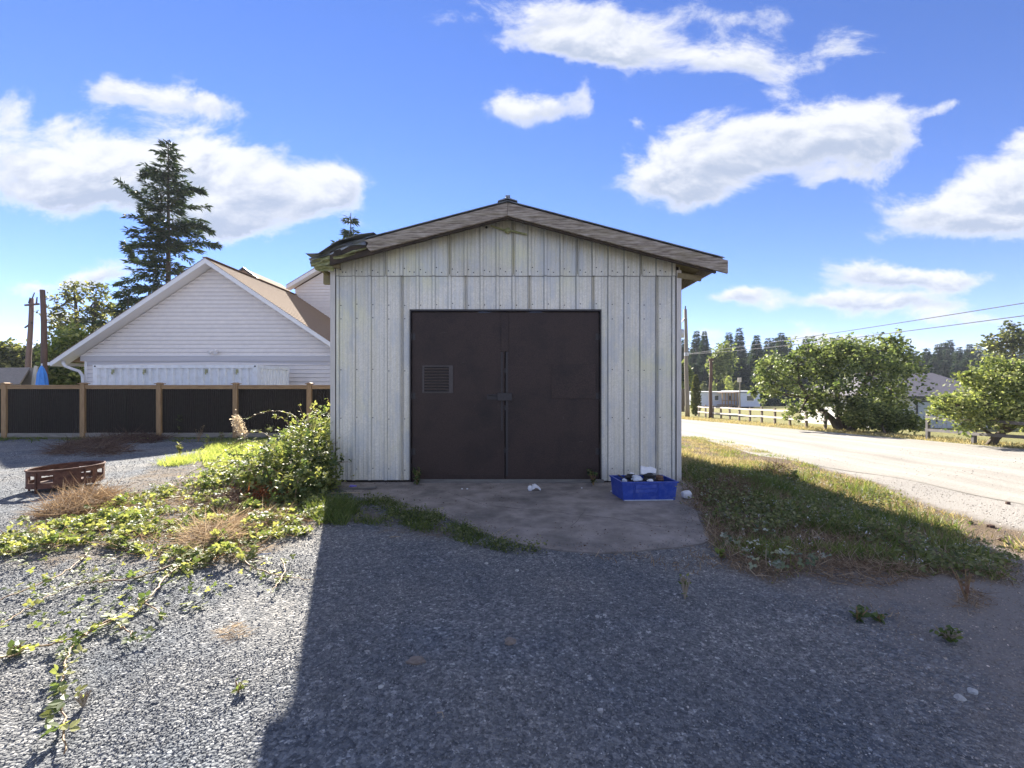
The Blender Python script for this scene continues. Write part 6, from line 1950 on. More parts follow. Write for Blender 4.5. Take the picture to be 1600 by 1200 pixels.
# arching canes over the bush
cane([W(470, 700, 6.8), W(463, 655, 7.1), W(440, 643, 7.3), W(410, 645, 7.4), W(385, 655, 7.5)], .007, 30, 'bramble cane arching left from the bush in front of the fence', .055, .8)
cane([W(470, 690, 6.6), W(474, 655, 6.7), W(466, 632, 6.8)], .006, 16, 'upright bramble shoot at the top of the bush', .05, .75)
cane([W(512, 660, 7.2), W(516, 640, 7.1), W(512, 622, 7.0)], .006, 14, 'bramble shoot touching the shed corner trim', .05, .8)
cane([W(500, 735, 6.2), W(520, 728, 6.28), W(536, 722, 6.3), W(548, 722, 6.3)], .006, 14, 'dark bramble shoot reaching in front of the steel siding', .045, .15)
cane([W(505, 700, 6.3), W(518, 694, 6.4), W(528, 692, 6.4)], .006, 8, 'small dark shoot above the one in front of the siding', .045, .15)

cane([W(440, 700, 6.6), W(410, 676, 6.8), W(385, 678, 6.9), W(360, 700, 6.9)], .006, 26, 'arching bramble shoot over the bright grass, left of the bush', .05, .8)
cane([W(430, 710, 6.3), W(395, 690, 6.3), W(352, 705, 6.2), W(325, 735, 6.1)], .006, 30, 'long low arching shoot sloping down from the bush to the left', .05, .75)
cane([W(460, 680, 6.4), W(444, 655, 6.5), W(425, 652, 6.5)], .006, 18, 'short shoot leaning left at the crown of the bush', .05, .8)
cane([W(490, 670, 6.6), W(494, 646, 6.6), W(486, 634, 6.6)], .006, 16, 'tallest upright shoot beside the shed corner', .05, .8)
cane([W(440, 740, 5.8), W(405, 728, 5.6), W(372, 745, 5.5), W(350, 772, 5.5)], .006, 26, 'bramble shoot drooping in front of the bush over the dead heap', .05, .7)
cane([W(400, 740, 6.2), W(352, 722, 6.3), W(310, 732, 6.3), W(280, 752, 6.3)], .006, 30, 'outermost arching shoot reaching left over the low brambles', .05, .8)

# low bramble leaves over the gravel
LOW = wpoly([(240, 772), (330, 740), (390, 720), (470, 770), (505, 790), (515, 815), (480, 838), (420, 845), (395, 880), (320, 885), (290, 905), (220, 870), (150, 850), (60, 865), (0, 875), (0, 840), (100, 815), (170, 790)])
x, y = sample_poly(LOW, 1500)
m = noise2(x, y, 2.6, 3) + .7 * noise2(x, y, 7.5, 8) + rng.normal(0, .35, len(x)) > -.28 + np.clip((-2.8 - x) * .14, 0, .6); x, y = x[m], y[m]
n = len(x)
P = np.stack([x, y, gh(x, y) + rng.uniform(.012, .06, n) + .10 * np.clip(noise2(x, y, 5.0, 18), 0, 1)], 1)
fwd = rng.normal(size=(n, 3)); fwd[:, 2] *= .4
b = B(); scatter(b, TRI_V, TRI_F, P, fwd, rdir(n, 1.5), rng.uniform(.020, .055, n), np.clip(rng.normal(.66, .27, n), 0, 1))
o = b.build('bramble_ground_cover', MT['bramble'], loc=(-3, 5, 0)); o['kind'] = 'stuff'; o['label'] = 'low sunlit bramble leaves spreading over the gravel'; o['category'] = 'ground cover'
x, y = sample_poly(LOW, 520)
m = noise2(x, y, 1.9, 31) + rng.normal(0, .4, len(x)) > -.2; x, y = x[m], y[m]
b = B(); blades(b, x, y, rng.uniform(.05, .24, len(x)), np.clip(rng.normal(.5, .25, len(x)), 0, 1), .005, 2.4)
o = b.build('dry_stems', MT['straw'], loc=(-3, 5, 0)); o['kind'] = 'stuff'; o['label'] = 'dry stems and runners under the low brambles'; o['category'] = 'stems'
LOW2 = wpoly([(0, 840), (180, 800), (420, 880), (440, 910), (300, 960), (150, 1000), (0, 1010)])
x, y = sample_poly(LOW2, 200); m = noise2(x, y, 3.1, 13) + rng.normal(0, .3, len(x)) > .0; x, y = x[m], y[m]; n = len(x)
P = np.stack([x, y, gh(x, y) + rng.uniform(.01, .05, n)], 1); fwd = rng.normal(size=(n, 3)); fwd[:, 2] *= .3
b = B(); scatter(b, TRI_V, TRI_F, P, fwd, rdir(n, 2.0), rng.uniform(.02, .042, n), np.clip(rng.normal(.6, .27, n), 0, 1))
o = b.build('scattered_leaves', MT['bramble'], loc=(-3, 4, 0)); o['kind'] = 'stuff'; o['label'] = 'scattered small bramble leaves over the left gravel'; o['category'] = 'leaves'

# bright green grass on the left of the bush
GR = wpoly([(300, 712), (335, 694), (400, 692), (450, 700), (440, 730), (370, 738), (310, 730), (230, 730)])
x, y = sample_poly(GR, 2400); m = noise2(x, y, 2.4, 3) + rng.normal(0, .4, len(x)) > -.0; x, y = x[m], y[m]
b = B(); blades(b, x, y, rng.uniform(.05, .2, len(x)), np.clip(rng.normal(.72, .2, len(x)), 0, 1), .009, .6)
o = b.build('bright_grass', MT['bright_leaf'], loc=(-4, 8, 0)); o['kind'] = 'stuff'; o['label'] = 'bright backlit green grass left of the bramble bush'; o['category'] = 'grass'
GR2 = wpoly([(480, 800), (505, 782), (540, 780), (560, 800), (540, 822), (500, 820)])
x, y = sample_poly(GR2, 3000)
b = B(); blades(b, x, y, rng.uniform(.06, .2, len(x)), np.clip(rng.normal(.45, .2, len(x)), 0, 1), .007, .6)
o = b.build('tall_grass_tuft', MT['grass'], loc=(-2, 5, 0)); tag(o, 'tall grass tuft at the foot of the bush by the shed corner', 'grass'); o['kind'] = 'stuff'


# heaps of dead stuff: each a thing
def heap(name, label, cat, poly_px, n, h, L0, L1, mat_, wd=.006, tone=.5, flat=.25, curve=.3):
    poly = wpoly(poly_px)
    cx = sum(p[0] for p in poly) / len(poly); cy = sum(p[1] for p in poly) / len(poly)
    xs_ = [p[0] for p in poly]; ys_ = [p[1] for p in poly]
    x = rng.uniform(min(xs_), max(xs_), n * 3); y = rng.uniform(min(ys_), max(ys_), n * 3)
    k = inpoly(x, y, poly); x, y = x[k][:n], y[k][:n]; n = len(x)
    d = np.clip(pdist(x, y, poly), 0, None); d = d / (d.max() + 1e-6)
    z = gh(x, y) + rng.uniform(0, 1, n) * h * np.sqrt(d) + .01
    fwd = rng.normal(size=(n, 3)); fwd[:, 2] = rng.normal(0, flat, n) + .1
    Ln = rng.uniform(L0, L1, n)
    S = np.stack([np.full(n, wd), Ln, Ln * curve * rng.uniform(.2, 2, n)], 1)
    b = B(); scatter(b, BL_V, BL_F, np.stack([x, y, z], 1), fwd, rdir(n, .4), S, np.clip(rng.normal(tone, .25, n), 0, 1))
    o = b.build(name, mat_, loc=(cx, cy, gz(cx, cy)))
    tag(o, label, cat); o['kind'] = 'thing'
    return o


heap('brush_pile', 'flat dark brush pile in front of the fence behind the fire pit', 'brush pile', [(70, 712), (100, 695), (150, 688), (195, 695), (205, 708), (150, 715)], 1500, .17, .15, .6, MT['brush'], .012, .4)
heap('brush_pile', 'darker brush pile right against the foot of the fence', 'brush pile', [(150, 692), (180, 682), (240, 680), (262, 686), (230, 694)], 1200, .18, .15, .6, MT['brush'], .014, .2)
heap('dry_grass_clump', 'grey-brown dry grass clump at the left end of the brambles', 'grass clump', [(55, 812), (90, 790), (140, 772), (185, 775), (195, 790), (150, 806), (100, 815)], 2600, .16, .10, .34, MT['straw'], .006, .35, .5)
heap('straw_pile', 'pale pinkish straw pile among the low brambles', 'straw pile', [(285, 860), (300, 835), (350, 818), (385, 825), (375, 850), (330, 866)], 2200, .12, .10, .30, MT['straw'], .006, .75, .35)
heap('straw_pile', 'thin straw patch on the gravel beside the shed shadow', 'straw pile', [(340, 990), (370, 975), (395, 985), (380, 1000), (350, 1003)], 120, .02, .03, .10, MT['straw'], .003, .8, .1)
heap('dead_fern_heap', 'rust coloured dead foliage heap under the bramble bush', 'dead foliage', [(372, 790), (385, 768), (420, 758), (445, 765), (440, 785), (405, 795)], 900, .16, .08, .24, MT['rust_fern'], .010, .45, .4)
heap('dead_fern_heap', 'dark brown dead bramble heap left of the rust coloured one', 'dead foliage', [(320, 800), (335, 778), (370, 768), (390, 785), (375, 808), (340, 812)], 1100, .16, .08, .28, MT['brush'], .007, .6, .4)
heap('straw_pile', 'straw strewn beside the stray stick at the shadow corner', 'straw pile', [(390, 815), (420, 795), (455, 800), (480, 815), (440, 830), (400, 832)], 700, .08, .06, .22, MT['straw'], .005, .5, .3)
heap('dead_weed_clump', 'dark dead weeds on the bank close to the white foam ball', 'dead weeds', [(1090, 790), (1085, 765), (1130, 748), (1190, 755), (1200, 790), (1140, 800)], 1700, .14, .08, .26, MT['straw'], .006, .12, .4)
heap('dead_weed_clump', 'brown dead weeds on the lower front of the bank', 'dead weeds', [(1270, 905), (1300, 880), (1390, 884), (1450, 900), (1390, 918), (1310, 916)], 700, .07, .05, .16, MT['straw'], .005, .4, .4)
heap('dead_weed_clump', 'small dead weed clump on the gravel far right', 'dead weeds', [(1490, 950), (1500, 925), (1540, 930), (1545, 952), (1510, 962)], 160, .06, .04, .12, MT['straw'], .004, .4, .5)
heap('dead_weed_clump', 'dark weed mound where the sunlight starts on the bank', 'dead weeds', [(1180, 745), (1195, 732), (1230, 735), (1245, 748), (1210, 756)], 700, .22, .08, .24, MT['brush'], .008, .2, .6)


def weed(name, label, base, h, stems, nleaf, leaf, mat_, spread=.35, tone=.5, lean=(0, 0), stem_mat='cane', cat='weed', flat=False):
    t = thing(name, label, cat, tuple(base))
    base = Vector(base)
    sb = B(); lb = B()
    P = []; Fw = []
    for k in range(stems):
        a = random.uniform(0, 6.28); s = spread * random.uniform(.2, 1) * h
        tip = base + Vector((math.cos(a) * s + lean[0] * h, math.sin(a) * s + lean[1] * h, h * random.uniform(.7, 1)))
        mid = base.lerp(tip, .5) + Vector((0, 0, .08 * h))
        sb.tube([base, mid, tip], [.004 + .004 * h, .004, .002], 5, cap=False)
        for q in range(max(1, nleaf // stems)):
            u = random.uniform(.15, 1)
            p = base.lerp(mid, u * 2) if u < .5 else mid.lerp(tip, u * 2 - 1)
            P.append(p); Fw.append((random.gauss(0, 1), random.gauss(0, 1), random.gauss(.2, .4)))
    P = np.array(P); n = len(P)
    scatter(lb, LEAF_V, LEAF_F, P, np.array(Fw), rdir(n, 1.2), leaf * rng.uniform(.6, 1.3, n), np.clip(rng.normal(tone, .2, n), 0, 1))
    sb.build('stem', MT[stem_mat], t, kind='stuff' if stems > 3 else 'thing'); lb.build('leaves', mat_, t, kind='stuff')
    return t


weed('leafy_weed', 'leafy green weed growing at the left foot of the doors', (W(651, 765, 6.35).x, 6.36, 0.0), .28, 6, 70, .055, MT['bramble'], .35, .3)
weed('leafy_weed', 'leafy green weed growing at the right foot of the doors', (W(928, 768, 6.3).x, 6.34, 0.0), .24, 6, 60, .05, MT['bramble'], .4, .22)
g = gp(283, 684); weed('tall_weed', 'grey-green mullein weed standing before the black fence panel', g, .75, 5, 110, .11, MT['tree_airy'], .16, .4)
g = gp(310, 690); weed('tall_weed', 'thin dry reddish weed right of the grey-green one', g, .5, 5, 40, .05, MT['straw'], .4, .4)
g = gp(281, 716); weed('tall_weed', 'small blue-green weed on the gravel left of the bright grass', g, .36, 4, 50, .06, MT['tree_airy'], .3, .6)
g = gp(324, 700); weed('tall_weed', 'upright light green weed rising from the bright grass', g, .36, 3, 40, .05, MT['bright_leaf'], .15, .7)
g = gp(418, 686); weed('tall_weed', 'pale yellow weed between the seedhead stalk and the bush', g, .45, 6, 80, .05, MT['tree_yellow'], .4, .7)
g = gp(345, 690); weed('tall_weed', 'low green weed between the fence and the bright grass', g, .3, 5, 50, .06, MT['tree_airy'], .4, .5)
g = gp(372, 902); weed('small_seedling', 'tiny seedling on the sunlit gravel near the shadow', gp(372, 1082), .05, 3, 10, .03, MT['bramble'], .5, .6)
weed('small_seedling', 'yellow grass sprig beside the longest cane near the bottom edge', gp(130, 1105), .07, 12, 14, .018, MT['bright_leaf'], .5, .9, stem_mat='stick')
weed('small_seedling', 'leafy cluster left of the longest cane', gp(30, 1022), .07, 5, 18, .05, MT['bramble'], .6, .7)
weed('small_seedling', 'grass tuft on the gravel right of the apron front', gp(1070, 936), .16, 26, 40, .03, MT['grass'], .3, .5, stem_mat='stick')
weed('small_seedling', 'flat green weed on shaded gravel at right', gp(1340, 970), .07, 6, 40, .045, MT['bramble'], .9, .4)
weed('small_seedling', 'flat dark weed beside it, further right', gp(1375, 972), .06, 6, 26, .035, MT['bramble'], .9, .3)
weed('small_seedling', 'grass tuft on the shaded gravel far right', gp(1482, 1002), .08, 24, 50, .035, MT['grass'], .9, .4, stem_mat='stick')
weed('small_seedling', 'pale green plant at the front tip of the bank', gp(1128, 872), .06, 6, 40, .04, MT['bright_leaf'], .8, .4)
weed('tall_weed', 'brown dock weed on the right edge of the gravel', gp(1510, 940), .22, 6, 40, .025, MT['straw'], .35, .15)
weed('leafy_weed', 'bright leafy sprout on the bank under the shadow line', gp(1240, 760), .25, 7, 90, .05, MT['tree_yellow'], .6, .4)

# pale seedhead stalk
g = gp(384, 697)
t = thing('seedhead_stalk', 'tall pale fluffy seedhead stalk leaning left of the bush', 'dry plant', tuple(g))
D = g.y
pts = [g, W(380, 680, D), W(374, 665, D), W(368, 652, D)]
b = B(); b.tube(pts, [.010, .008, .006, .004], 6); b.build('stem', MT['stick'], t)
cl = np.array([pts[1].lerp(pts[3], k / 14) for k in range(15)])
b = B(); leaf_cloud(b, cl, .055, 800, .04, .5, upbias=0.2); b.build('seedhead', MT['seed'], t, kind='stuff')

# ------------------------------------------------------------------ loose things
# fire pit
c = gp(96, 768); cx, cy = c.x - .22, c.y + .30
g0 = gz(cx, cy)
R = .40
fp = thing('fire_pit', 'rusted steel fire ring with cut-out panels on short legs', 'fire pit', (cx, cy, g0))
tilt = 0.035
zf = lambda x: g0 + tilt * (x - cx)
z0, z1 = .075, .30
nseg = 72
b = B()
# wall with real openings: 12 panels of 6 segments; openings between bars
V = []; F = []
levels = [z0, z0 + .07, z0 + .165, z1]
for r_, in ((R,), (R - .005,)):
    for lz in levels:
        for k in range(nseg):
            a = 2 * math.pi * k / nseg
            V.append((cx + r_ * math.cos(a), cy + r_ * math.sin(a), zf(cx + r_ * math.cos(a)) + lz))
nl = len(levels)
for k in range(nseg):
    k2 = (k + 1) % nseg
    for l in range(nl - 1):
        hole = (l == 1) and (k % 6 in (1, 2, 3, 4)) and not (k // 6) % 3 == 1
        a, b2 = l * nseg + k, l * nseg + k2; c2, d2 = (l + 1) * nseg + k2, (l + 1) * nseg + k
        o2 = nl * nseg
        if not hole:
            F += [(a, b2, c2, d2), (o2 + b2, o2 + a, o2 + d2, o2 + c2)]
        else:
            F += [(a, b2, o2 + b2, o2 + a), (d2, o2 + d2, o2 + c2, c2)]
            if not ((l == 1) and ((k + 1) % 6 in (1, 2, 3, 4))): F.append((b2, c2, o2 + c2, o2 + b2))
            if k % 6 == 1: F.append((a, o2 + a, o2 + d2, d2))
b.add(V, F); b.build('ring_wall', MT['rust'], fp)
for (zz, rr_) in ((z1, .014), (z0, .008)):
    b = B(); pts = [(cx + R * math.cos(2 * math.pi * k / 48), cy + R * math.sin(2 * math.pi * k / 48), zf(cx + R * math.cos(2 * math.pi * k / 48)) + zz) for k in range(49)]
    b.tube(pts, rr_, 6, cap=False); b.build('rim', MT['rust'], fp)
for a in (200, 340, 90, 268):
    a = math.radians(a); x, y = cx + (R + .008) * math.cos(a), cy + (R + .008) * math.sin(a)
    b = B(); b.box((x - .010, y - .008, gz(x, y) - .01), (x + .010, y + .008, zf(x) + z1 - .02)); b.build('leg', MT['rust'], fp)
b = B()
V = [(cx + (R - .02) * math.cos(2 * math.pi * k / 32), cy + (R - .02) * math.sin(2 * math.pi * k / 32), g0 + .09) for k in range(32)]; b.add(V, [tuple(range(32))]); 
V = [(x, y, z - .006) for x, y, z in V]; b.add(V, [tuple(range(32))[::-1]]); b.build('ash_plate', MT['brush'], fp)

# blue crate
T_ = -0.06
cc_ = gp(1012, 785)
kx0, kx1 = (972 - 800) / FPX * cc_.y, (1060 - 800) / FPX * cc_.y
ky0 = cc_.y; ky1 = ky0 + .40
g0 = .013
crate = thing('plastic_crate', 'blue plastic storage crate full of rubbish by the right siding', 'crate', ((kx0 + kx1) / 2, (ky0 + ky1) / 2, g0))
hC = .232; w_ = .007; tp = .022     # taper


def crate_pt(u, v, z, inset=0.0):
    """u across 0..1, v depth 0..1; walls lean outwards to the top"""
    f = tp * (1 - z / hC)
    sk = -.055 * v      # slightly turned
    x = kx0 + f + inset + (kx1 - kx0 - 2 * f - 2 * inset) * u + sk
    y = ky0 + f + inset + (ky1 - ky0 - 2 * f - 2 * inset) * v + .03 * u
    return (x, y, g0 + z)


for (ua, va, ub, vb) in ((0, 0, 1, 0), (1, 0, 1, 1), (1, 1, 0, 1), (0, 1, 0, 0)):
    b = B(); V = []
    for z in (0.004, hC - .016):
        for ins in (0, w_):
            V += [crate_pt(ua, va, z, ins), crate_pt(ub, vb, z, ins)]
    b.add(V, [(0, 1, 5, 4), (3, 2, 6, 7), (0, 2, 3, 1), (4, 5, 7, 6), (0, 4, 6, 2), (1, 3, 7, 5)])
    side = b.build('side', MT['crate'], crate)
    if va == 0 and vb == 0:
        for (u0, u1, za, zb) in ((.24, .62, .15, .195), (.24, .62, .10, .14)):
            b = B(); P1 = Vector(crate_pt(u0, 0, za)); P2 = Vector(crate_pt(u1, 0, za)); P3 = Vector(crate_pt(u1, 0, zb)); P4 = Vector(crate_pt(u0, 0, zb))
            o_ = Vector((0, -.007, 0)); q = [P1 + o_ + Vector((0, -.004, 0)), P2 + o_ + Vector((0, -.004, 0)), P3 + o_, P4 + o_]
            b.prism(q, (0, .0065, 0)); b.build('grip_rib', MT['crate'], side)
        for u0 in (.20, .66):
            b = B(); P1 = Vector(crate_pt(u0, 0, .01)); P2 = Vector(crate_pt(u0 + .012, 0, .01)); P3 = Vector(crate_pt(u0 + .012, 0, hC - .02)); P4 = Vector(crate_pt(u0, 0, hC - .02))
            b.prism([P1 + Vector((0, -.006, 0)), P2 + Vector((0, -.006, 0)), P3 + Vector((0, -.006, 0)), P4 + Vector((0, -.006, 0))], (0, .0055, 0)); b.build('side_rib', MT['crate'], side)
b = B(); V = [crate_pt(u, v, .002) for u, v in ((0, 0), (1, 0), (1, 1), (0, 1))] + [crate_pt(u, v, .010) for u, v in ((0, 0), (1, 0), (1, 1), (0, 1))]
b.add(V, [(3, 2, 1, 0), (4, 5, 6, 7)]); b.build('bottom', MT['crate'], crate)
for (ua, va, ub, vb) in ((0, 0, 1, 0), (1, 0, 1, 1), (1, 1, 0, 1), (0, 1, 0, 0)):
    b = B(); P1, P2 = Vector(crate_pt(ua, va, hC - .008)), Vector(crate_pt(ub, vb, hC - .008)); d = (P2 - P1).normalized() * .012
    b.beam(P1 - d, P2 + d * .0, .022, .0155); b.build('rim', MT['crate'], crate)
b = B(); P1, P2 = Vector(crate_pt(0.02, 0, .006)), Vector(crate_pt(.96, 0, .006)); b.beam(P1 + Vector((0, -.004, 0)), P2 + Vector((0, -.004, 0)), .006, .010); b.build('base_lip', MT['white_bag'], crate)


def lump(name, label, cat, mat_, c, r, seed, sub=2, rough=.25, sq=(1, 1, 1)):
    """irregular crumpled lump"""
    import bmesh
    bm = bmesh.new(); bmesh.ops.create_icosphere(bm, subdivisions=sub, radius=1)
    rs = random.Random(seed)
    for v in bm.verts:
        k = 1 + rough * (math.sin(v.co.x * 4 + seed) + math.sin(v.co.y * 5.3 + seed * 2) + math.sin(v.co.z * 6.1 + seed * 3)) / 2 + rs.uniform(-rough, rough) * .4
        v.co = Vector((v.co.x * r[0] * k, v.co.y * r[1] * k, v.co.z * r[2] * k))
    b = B(); b.add([tuple(Vector(c) + v.co) for v in bm.verts], [tuple(v.index for v in f.verts) for f in bm.faces]); bm.free()
    o = b.build(name, mat_, smooth=sub > 2); tag(o, label, cat); return o


def plate(name, label, cat, mat_, pts2, th, origin, rot):
    b = B(); R_ = Matrix(rot) if not isinstance(rot, Matrix) else rot
    P = [Vector(origin) + R_ @ Vector((x, -th / 2, z)) for x, z in pts2]
    n = R_ @ Vector((0, th, 0))
    b.prism(P, n); o = bevel(b.build(name, mat_), .004, 2); tag(o, label, cat); return o


rotE = lambda x, y, z: (Matrix.Rotation(z, 3, 'Z') @ Matrix.Rotation(y, 3, 'Y') @ Matrix.Rotation(x, 3, 'X'))
cy_ = (ky0 + ky1) / 2
p = W(1001, 741, cy_ + .02)
plate('foam_piece', 'white moulded foam piece sticking up from the blue crate', 'foam', MT['white_foam'], [(0, 0), (.012, .105), (.075, .088), (.10, .085), (.13, .092), (.205, .06), (.19, .0), (.12, .012), (.10, .0), (.07, -.01)], .045, p, rotE(-.35, 0, .1))
p = W(995, 748, cy_ - .07); lump('plastic_bag', 'crumpled pale plastic bag in the middle of the blue crate', 'plastic bag', MT['white_bag'], p, (.065, .05, .035), 3, 3, .3)
p = W(987, 740, cy_ + .08); lump('paper_scrap', 'small white scrap at the back left of the blue crate', 'scrap', MT['white_foam'], p, (.025, .02, .014), 5)
p = W(1014, 745, cy_ + .0); lump('black_rag', 'black bundle below the white foam piece in the blue crate', 'rag', MT['black_junk'], p, (.085, .07, .05), 8, 3, .35)
p = W(985, 745, cy_ + .06); lump('dark_rag', 'dark green-black rag in the left half of the blue crate', 'rag', MT['black_junk'], p, (.06, .05, .035), 11, 3, .35)
p = W(1030, 747, cy_ + .03); lump('brown_scrap', 'brown scrap at the right end of the blue crate', 'scrap', MT['brown_junk'], p, (.055, .06, .035), 14, 3, .35)
p = W(1016, 751, cy_ - .12); lump('white_cup', 'small white crumpled cup at the front of the crate contents', 'cup', MT['white_foam'], p, (.04, .03, .022), 19, 2, .2)
p = W(976, 751, cy_ - .10); lump('plastic_bag', 'small whitish bag scrap at the left front of the blue crate', 'plastic bag', MT['white_bag'], p, (.035, .03, .03), 21, 2, .4)
b = B(); b.beam(W(966, 742, cy_ + .15), W(981, 752, cy_ - .05), .02, .008); o = b.build('wood_strip', MT['door_trim']); tag(o, 'dark strip leaning across the left corner of the blue crate', 'strip')
fill = B(); V = [crate_pt(u, v, .175, .012) for u, v in ((0, 0), (1, 0), (1, 1), (0, 1))] + [crate_pt(u, v, .012, .012) for u, v in ((0, 0), (1, 0), (1, 1), (0, 1))]
fill.add(V, [(0, 1, 2, 3), (7, 6, 5, 4), (4, 5, 1, 0), (5, 6, 2, 1), (6, 7, 3, 2), (7, 4, 0, 3)]); o = fill.build('rubbish_bag', MT['black_junk']); tag(o, 'black rubbish filling the bottom of the blue crate', 'rubbish')

# broken white foam at the doors: two lobed shell
p = gp(835, 768); 
lump('foam_scrap', 'left half of the broken white foam scrap before the doors', 'foam', MT['white_foam'], (p.x - .055, p.y, .045), (.038, .03, .040), 2, 2, .12)
plate('foam_scrap', 'right half of the broken white foam scrap before the doors', 'foam', MT['white_foam'], [(-.02, .02), (-.01, .075), (.03, .085), (.075, .05), (.10, .01), (.09, 0), (.05, .035), (.02, .038), (0, .02)], .06, (p.x - .015, p.y + .0, .014), rotE(0, 0, .2))
# white ball-like scrap right of the crate
p = gp(1073, 781)
lump('foam_ball', 'broken white foam ball beside the blue crate', 'foam', MT['white_foam'], (p.x, p.y, p.z + .065), (.062, .05, .055), 6, 3, .12)
p = gp(958, 770); lump('white_chip', 'flat white chip left of the blue crate', 'litter', MT['white_foam'], (p.x, p.y, .022), (.035, .015, .008), 4)
p = gp(909, 765); lump('white_chip', 'tiny white chip left of the right door weed', 'litter', MT['white_foam'], (p.x, p.y, .022), (.012, .010, .008), 9)
for i, (px, py, lb) in enumerate(((722, 766, 'left one of two tiny white chips at the threshold'), (730, 766, 'right one of two tiny white chips at the threshold'))):
    p = gp(px, py); lump('white_chip', lb, 'litter', MT['white_foam'], (p.x, p.y, .020), (.012, .010, .008), 30 + i)

# boards, sticks and debris at the left siding
def stick(name, label, a, c, r, mat_, cat='stick'):
    b = B(); A = Vector(a); Cc = Vector(c)
    b.tube([A, A.lerp(Cc, .4) + Vector((.01, .01, .004)), Cc], [r, r * .9, r * .6], 6); o = b.build(name, mat_); tag(o, label, cat); return o


b = B(); b.beam(W(520, 768, 6.1) + Vector((0, 0, .03)), gp(588, 766) + Vector((0, 0, .035)), .05, .02); o = bevel(b.build('board', MT['sill']), .003); tag(o, 'grey board lying under the left siding', 'board')
b = B(); b.beam(gp(517, 773) + Vector((0, 0, .02)), gp(562, 772) + Vector((0, 0, .018)), .03, .015); o = bevel(b.build('board', MT['stick']), .003); tag(o, 'pale thin lath in front of the grey board', 'board')
p = gp(551, 764); lump('plastic_scrap', 'small violet plastic scrap on the board by the left siding', 'scrap', mat('violet_plastic', (.16, .13, .5), rough=.4), (p.x, p.y, p.z + .04), (.05, .03, .014), 41)
p = gp(523, 780); lump('stone', 'grey stone at the end of the pale lath', 'stone', MT['sill'], (p.x, p.y, p.z + .02), (.04, .03, .022), 44)
stick('stick', 'pale straight stick lying at the apron edge', gp(772, 849) + Vector((0, 0, .03)), gp(800, 830) + Vector((0, 0, .03)), .004, MT['stick'])
stick('stick', 'white stick on the gravel left of the shed shadow', gp(392, 874) + Vector((0, 0, .02)), gp(424, 868) + Vector((0, 0, .02)), .007, MT['white_foam'])
stick('stick', 'pale stick lying on the shaded gravel below the apron grass', gp(609, 842) + Vector((0, 0, .015)), gp(626, 841) + Vector((0, 0, .015)), .005, MT['stick'])
stick('stick', 'thin forked twig lying near the bottom edge', gp(683, 1118) + Vector((0, 0, .012)), gp(693, 1126) + Vector((0, 0, .012)), .003, MT['stick'])
for i, (px, py, s, lb) in enumerate(((760, 881, .02, 'pale stone on the gravel below the apron grass'), (808, 892, .02, 'pale stone right of the first one below the apron'), (933, 964, .018, 'whitish stone on the gravel, upper of the right pair'), (945, 962, .016, 'whitish stone on the gravel, right of the pair'),
                                       (595, 1074, .017, 'round white stone on the gravel near the bottom, centre left'), (797, 1058, .014, 'small white stone on the gravel near bottom centre'), (938, 1111, .017, 'white stone near the bottom right of centre'), (922, 1061, .015, 'tan stone right of bottom centre'), (1520, 1082, .03, 'flat pale stone at the bottom right'),
                                       (1500, 1092, .03, 'second flat pale stone at the bottom right, left of the first'), (1270, 1050, .018, 'light stone on the right gravel'), (574, 1018, .014, 'pale stone left of the brown dirt patch'), (1440, 1000, .012, 'small dark stone near the far right tuft'))):
    p = gp(px, py); lump('stone', lb, 'stone', mat('pale_stone_%d' % i, (.50, .50, .48), (.40, .38, .36), 30, .8) if i < 2 else MT['stonep'] if 'stonep' in MT else MT.setdefault('stonep', mat('pale_stone', (.46, .46, .45), (.32, .31, .30), 30, .8)), (p.x, p.y, p.z + s * .12), (s * .8, s * .65, s * .5), 50 + i, 2, .15)
p = gp(650, 1034); lump('dirt_clod', 'brown dirt patch on the shaded gravel', 'dirt clod', MT['dirt'], (p.x, p.y, p.z + .002), (.055, .03, .010), 77, 3, .3)
p = gp(797, 1003); lump('dirt_clod', 'small brown clod on the shaded gravel near centre', 'dirt clod', MT['dirt'], (p.x, p.y, p.z + .004), (.03, .03, .012), 78, 3, .3)
for i, (px, py, lb) in enumerate(((1515, 818, 'dark clod on the sunlit gravel, left of the pair'), (1548, 824, 'dark clod on the sunlit gravel, middle'), (1565, 845, 'dark clod on the sunlit gravel, lowest'), (1575, 788, 'dark clod nearer the road at right'))):
    p = gp(px, py); lump('dirt_clod', lb, 'dirt clod', MT['brush'], (p.x, p.y, p.z + .015), (.03, .03, .022), 80 + i, 2, .3)

# cracks across the apron
def crack(px, label):
    P = [gp(*q) for q in px]; pts = []
    for i in range(len(P) - 1):
        for k in range(8):
            q = P[i].lerp(P[i + 1], k / 8); pts.append((q.x + random.uniform(-.012, .012), q.y + random.uniform(-.02, .02)))
    b = B()
    for i in range(len(pts) - 1):
        (x0, y0), (x1, y1) = pts[i], pts[i + 1]; w0 = .0035 * random.uniform(.4, 1.5)
        b.add([(x0, y0 - w0, .0138), (x1, y1 - w0, .0138), (x1, y1 + w0, .0138), (x0, y0 + w0, .0138)], [(0, 1, 2, 3)])
    o = b.build('crack', MT['void'], loc=(0, 6, 0)); o['kind'] = 'structure'; o['label'] = label


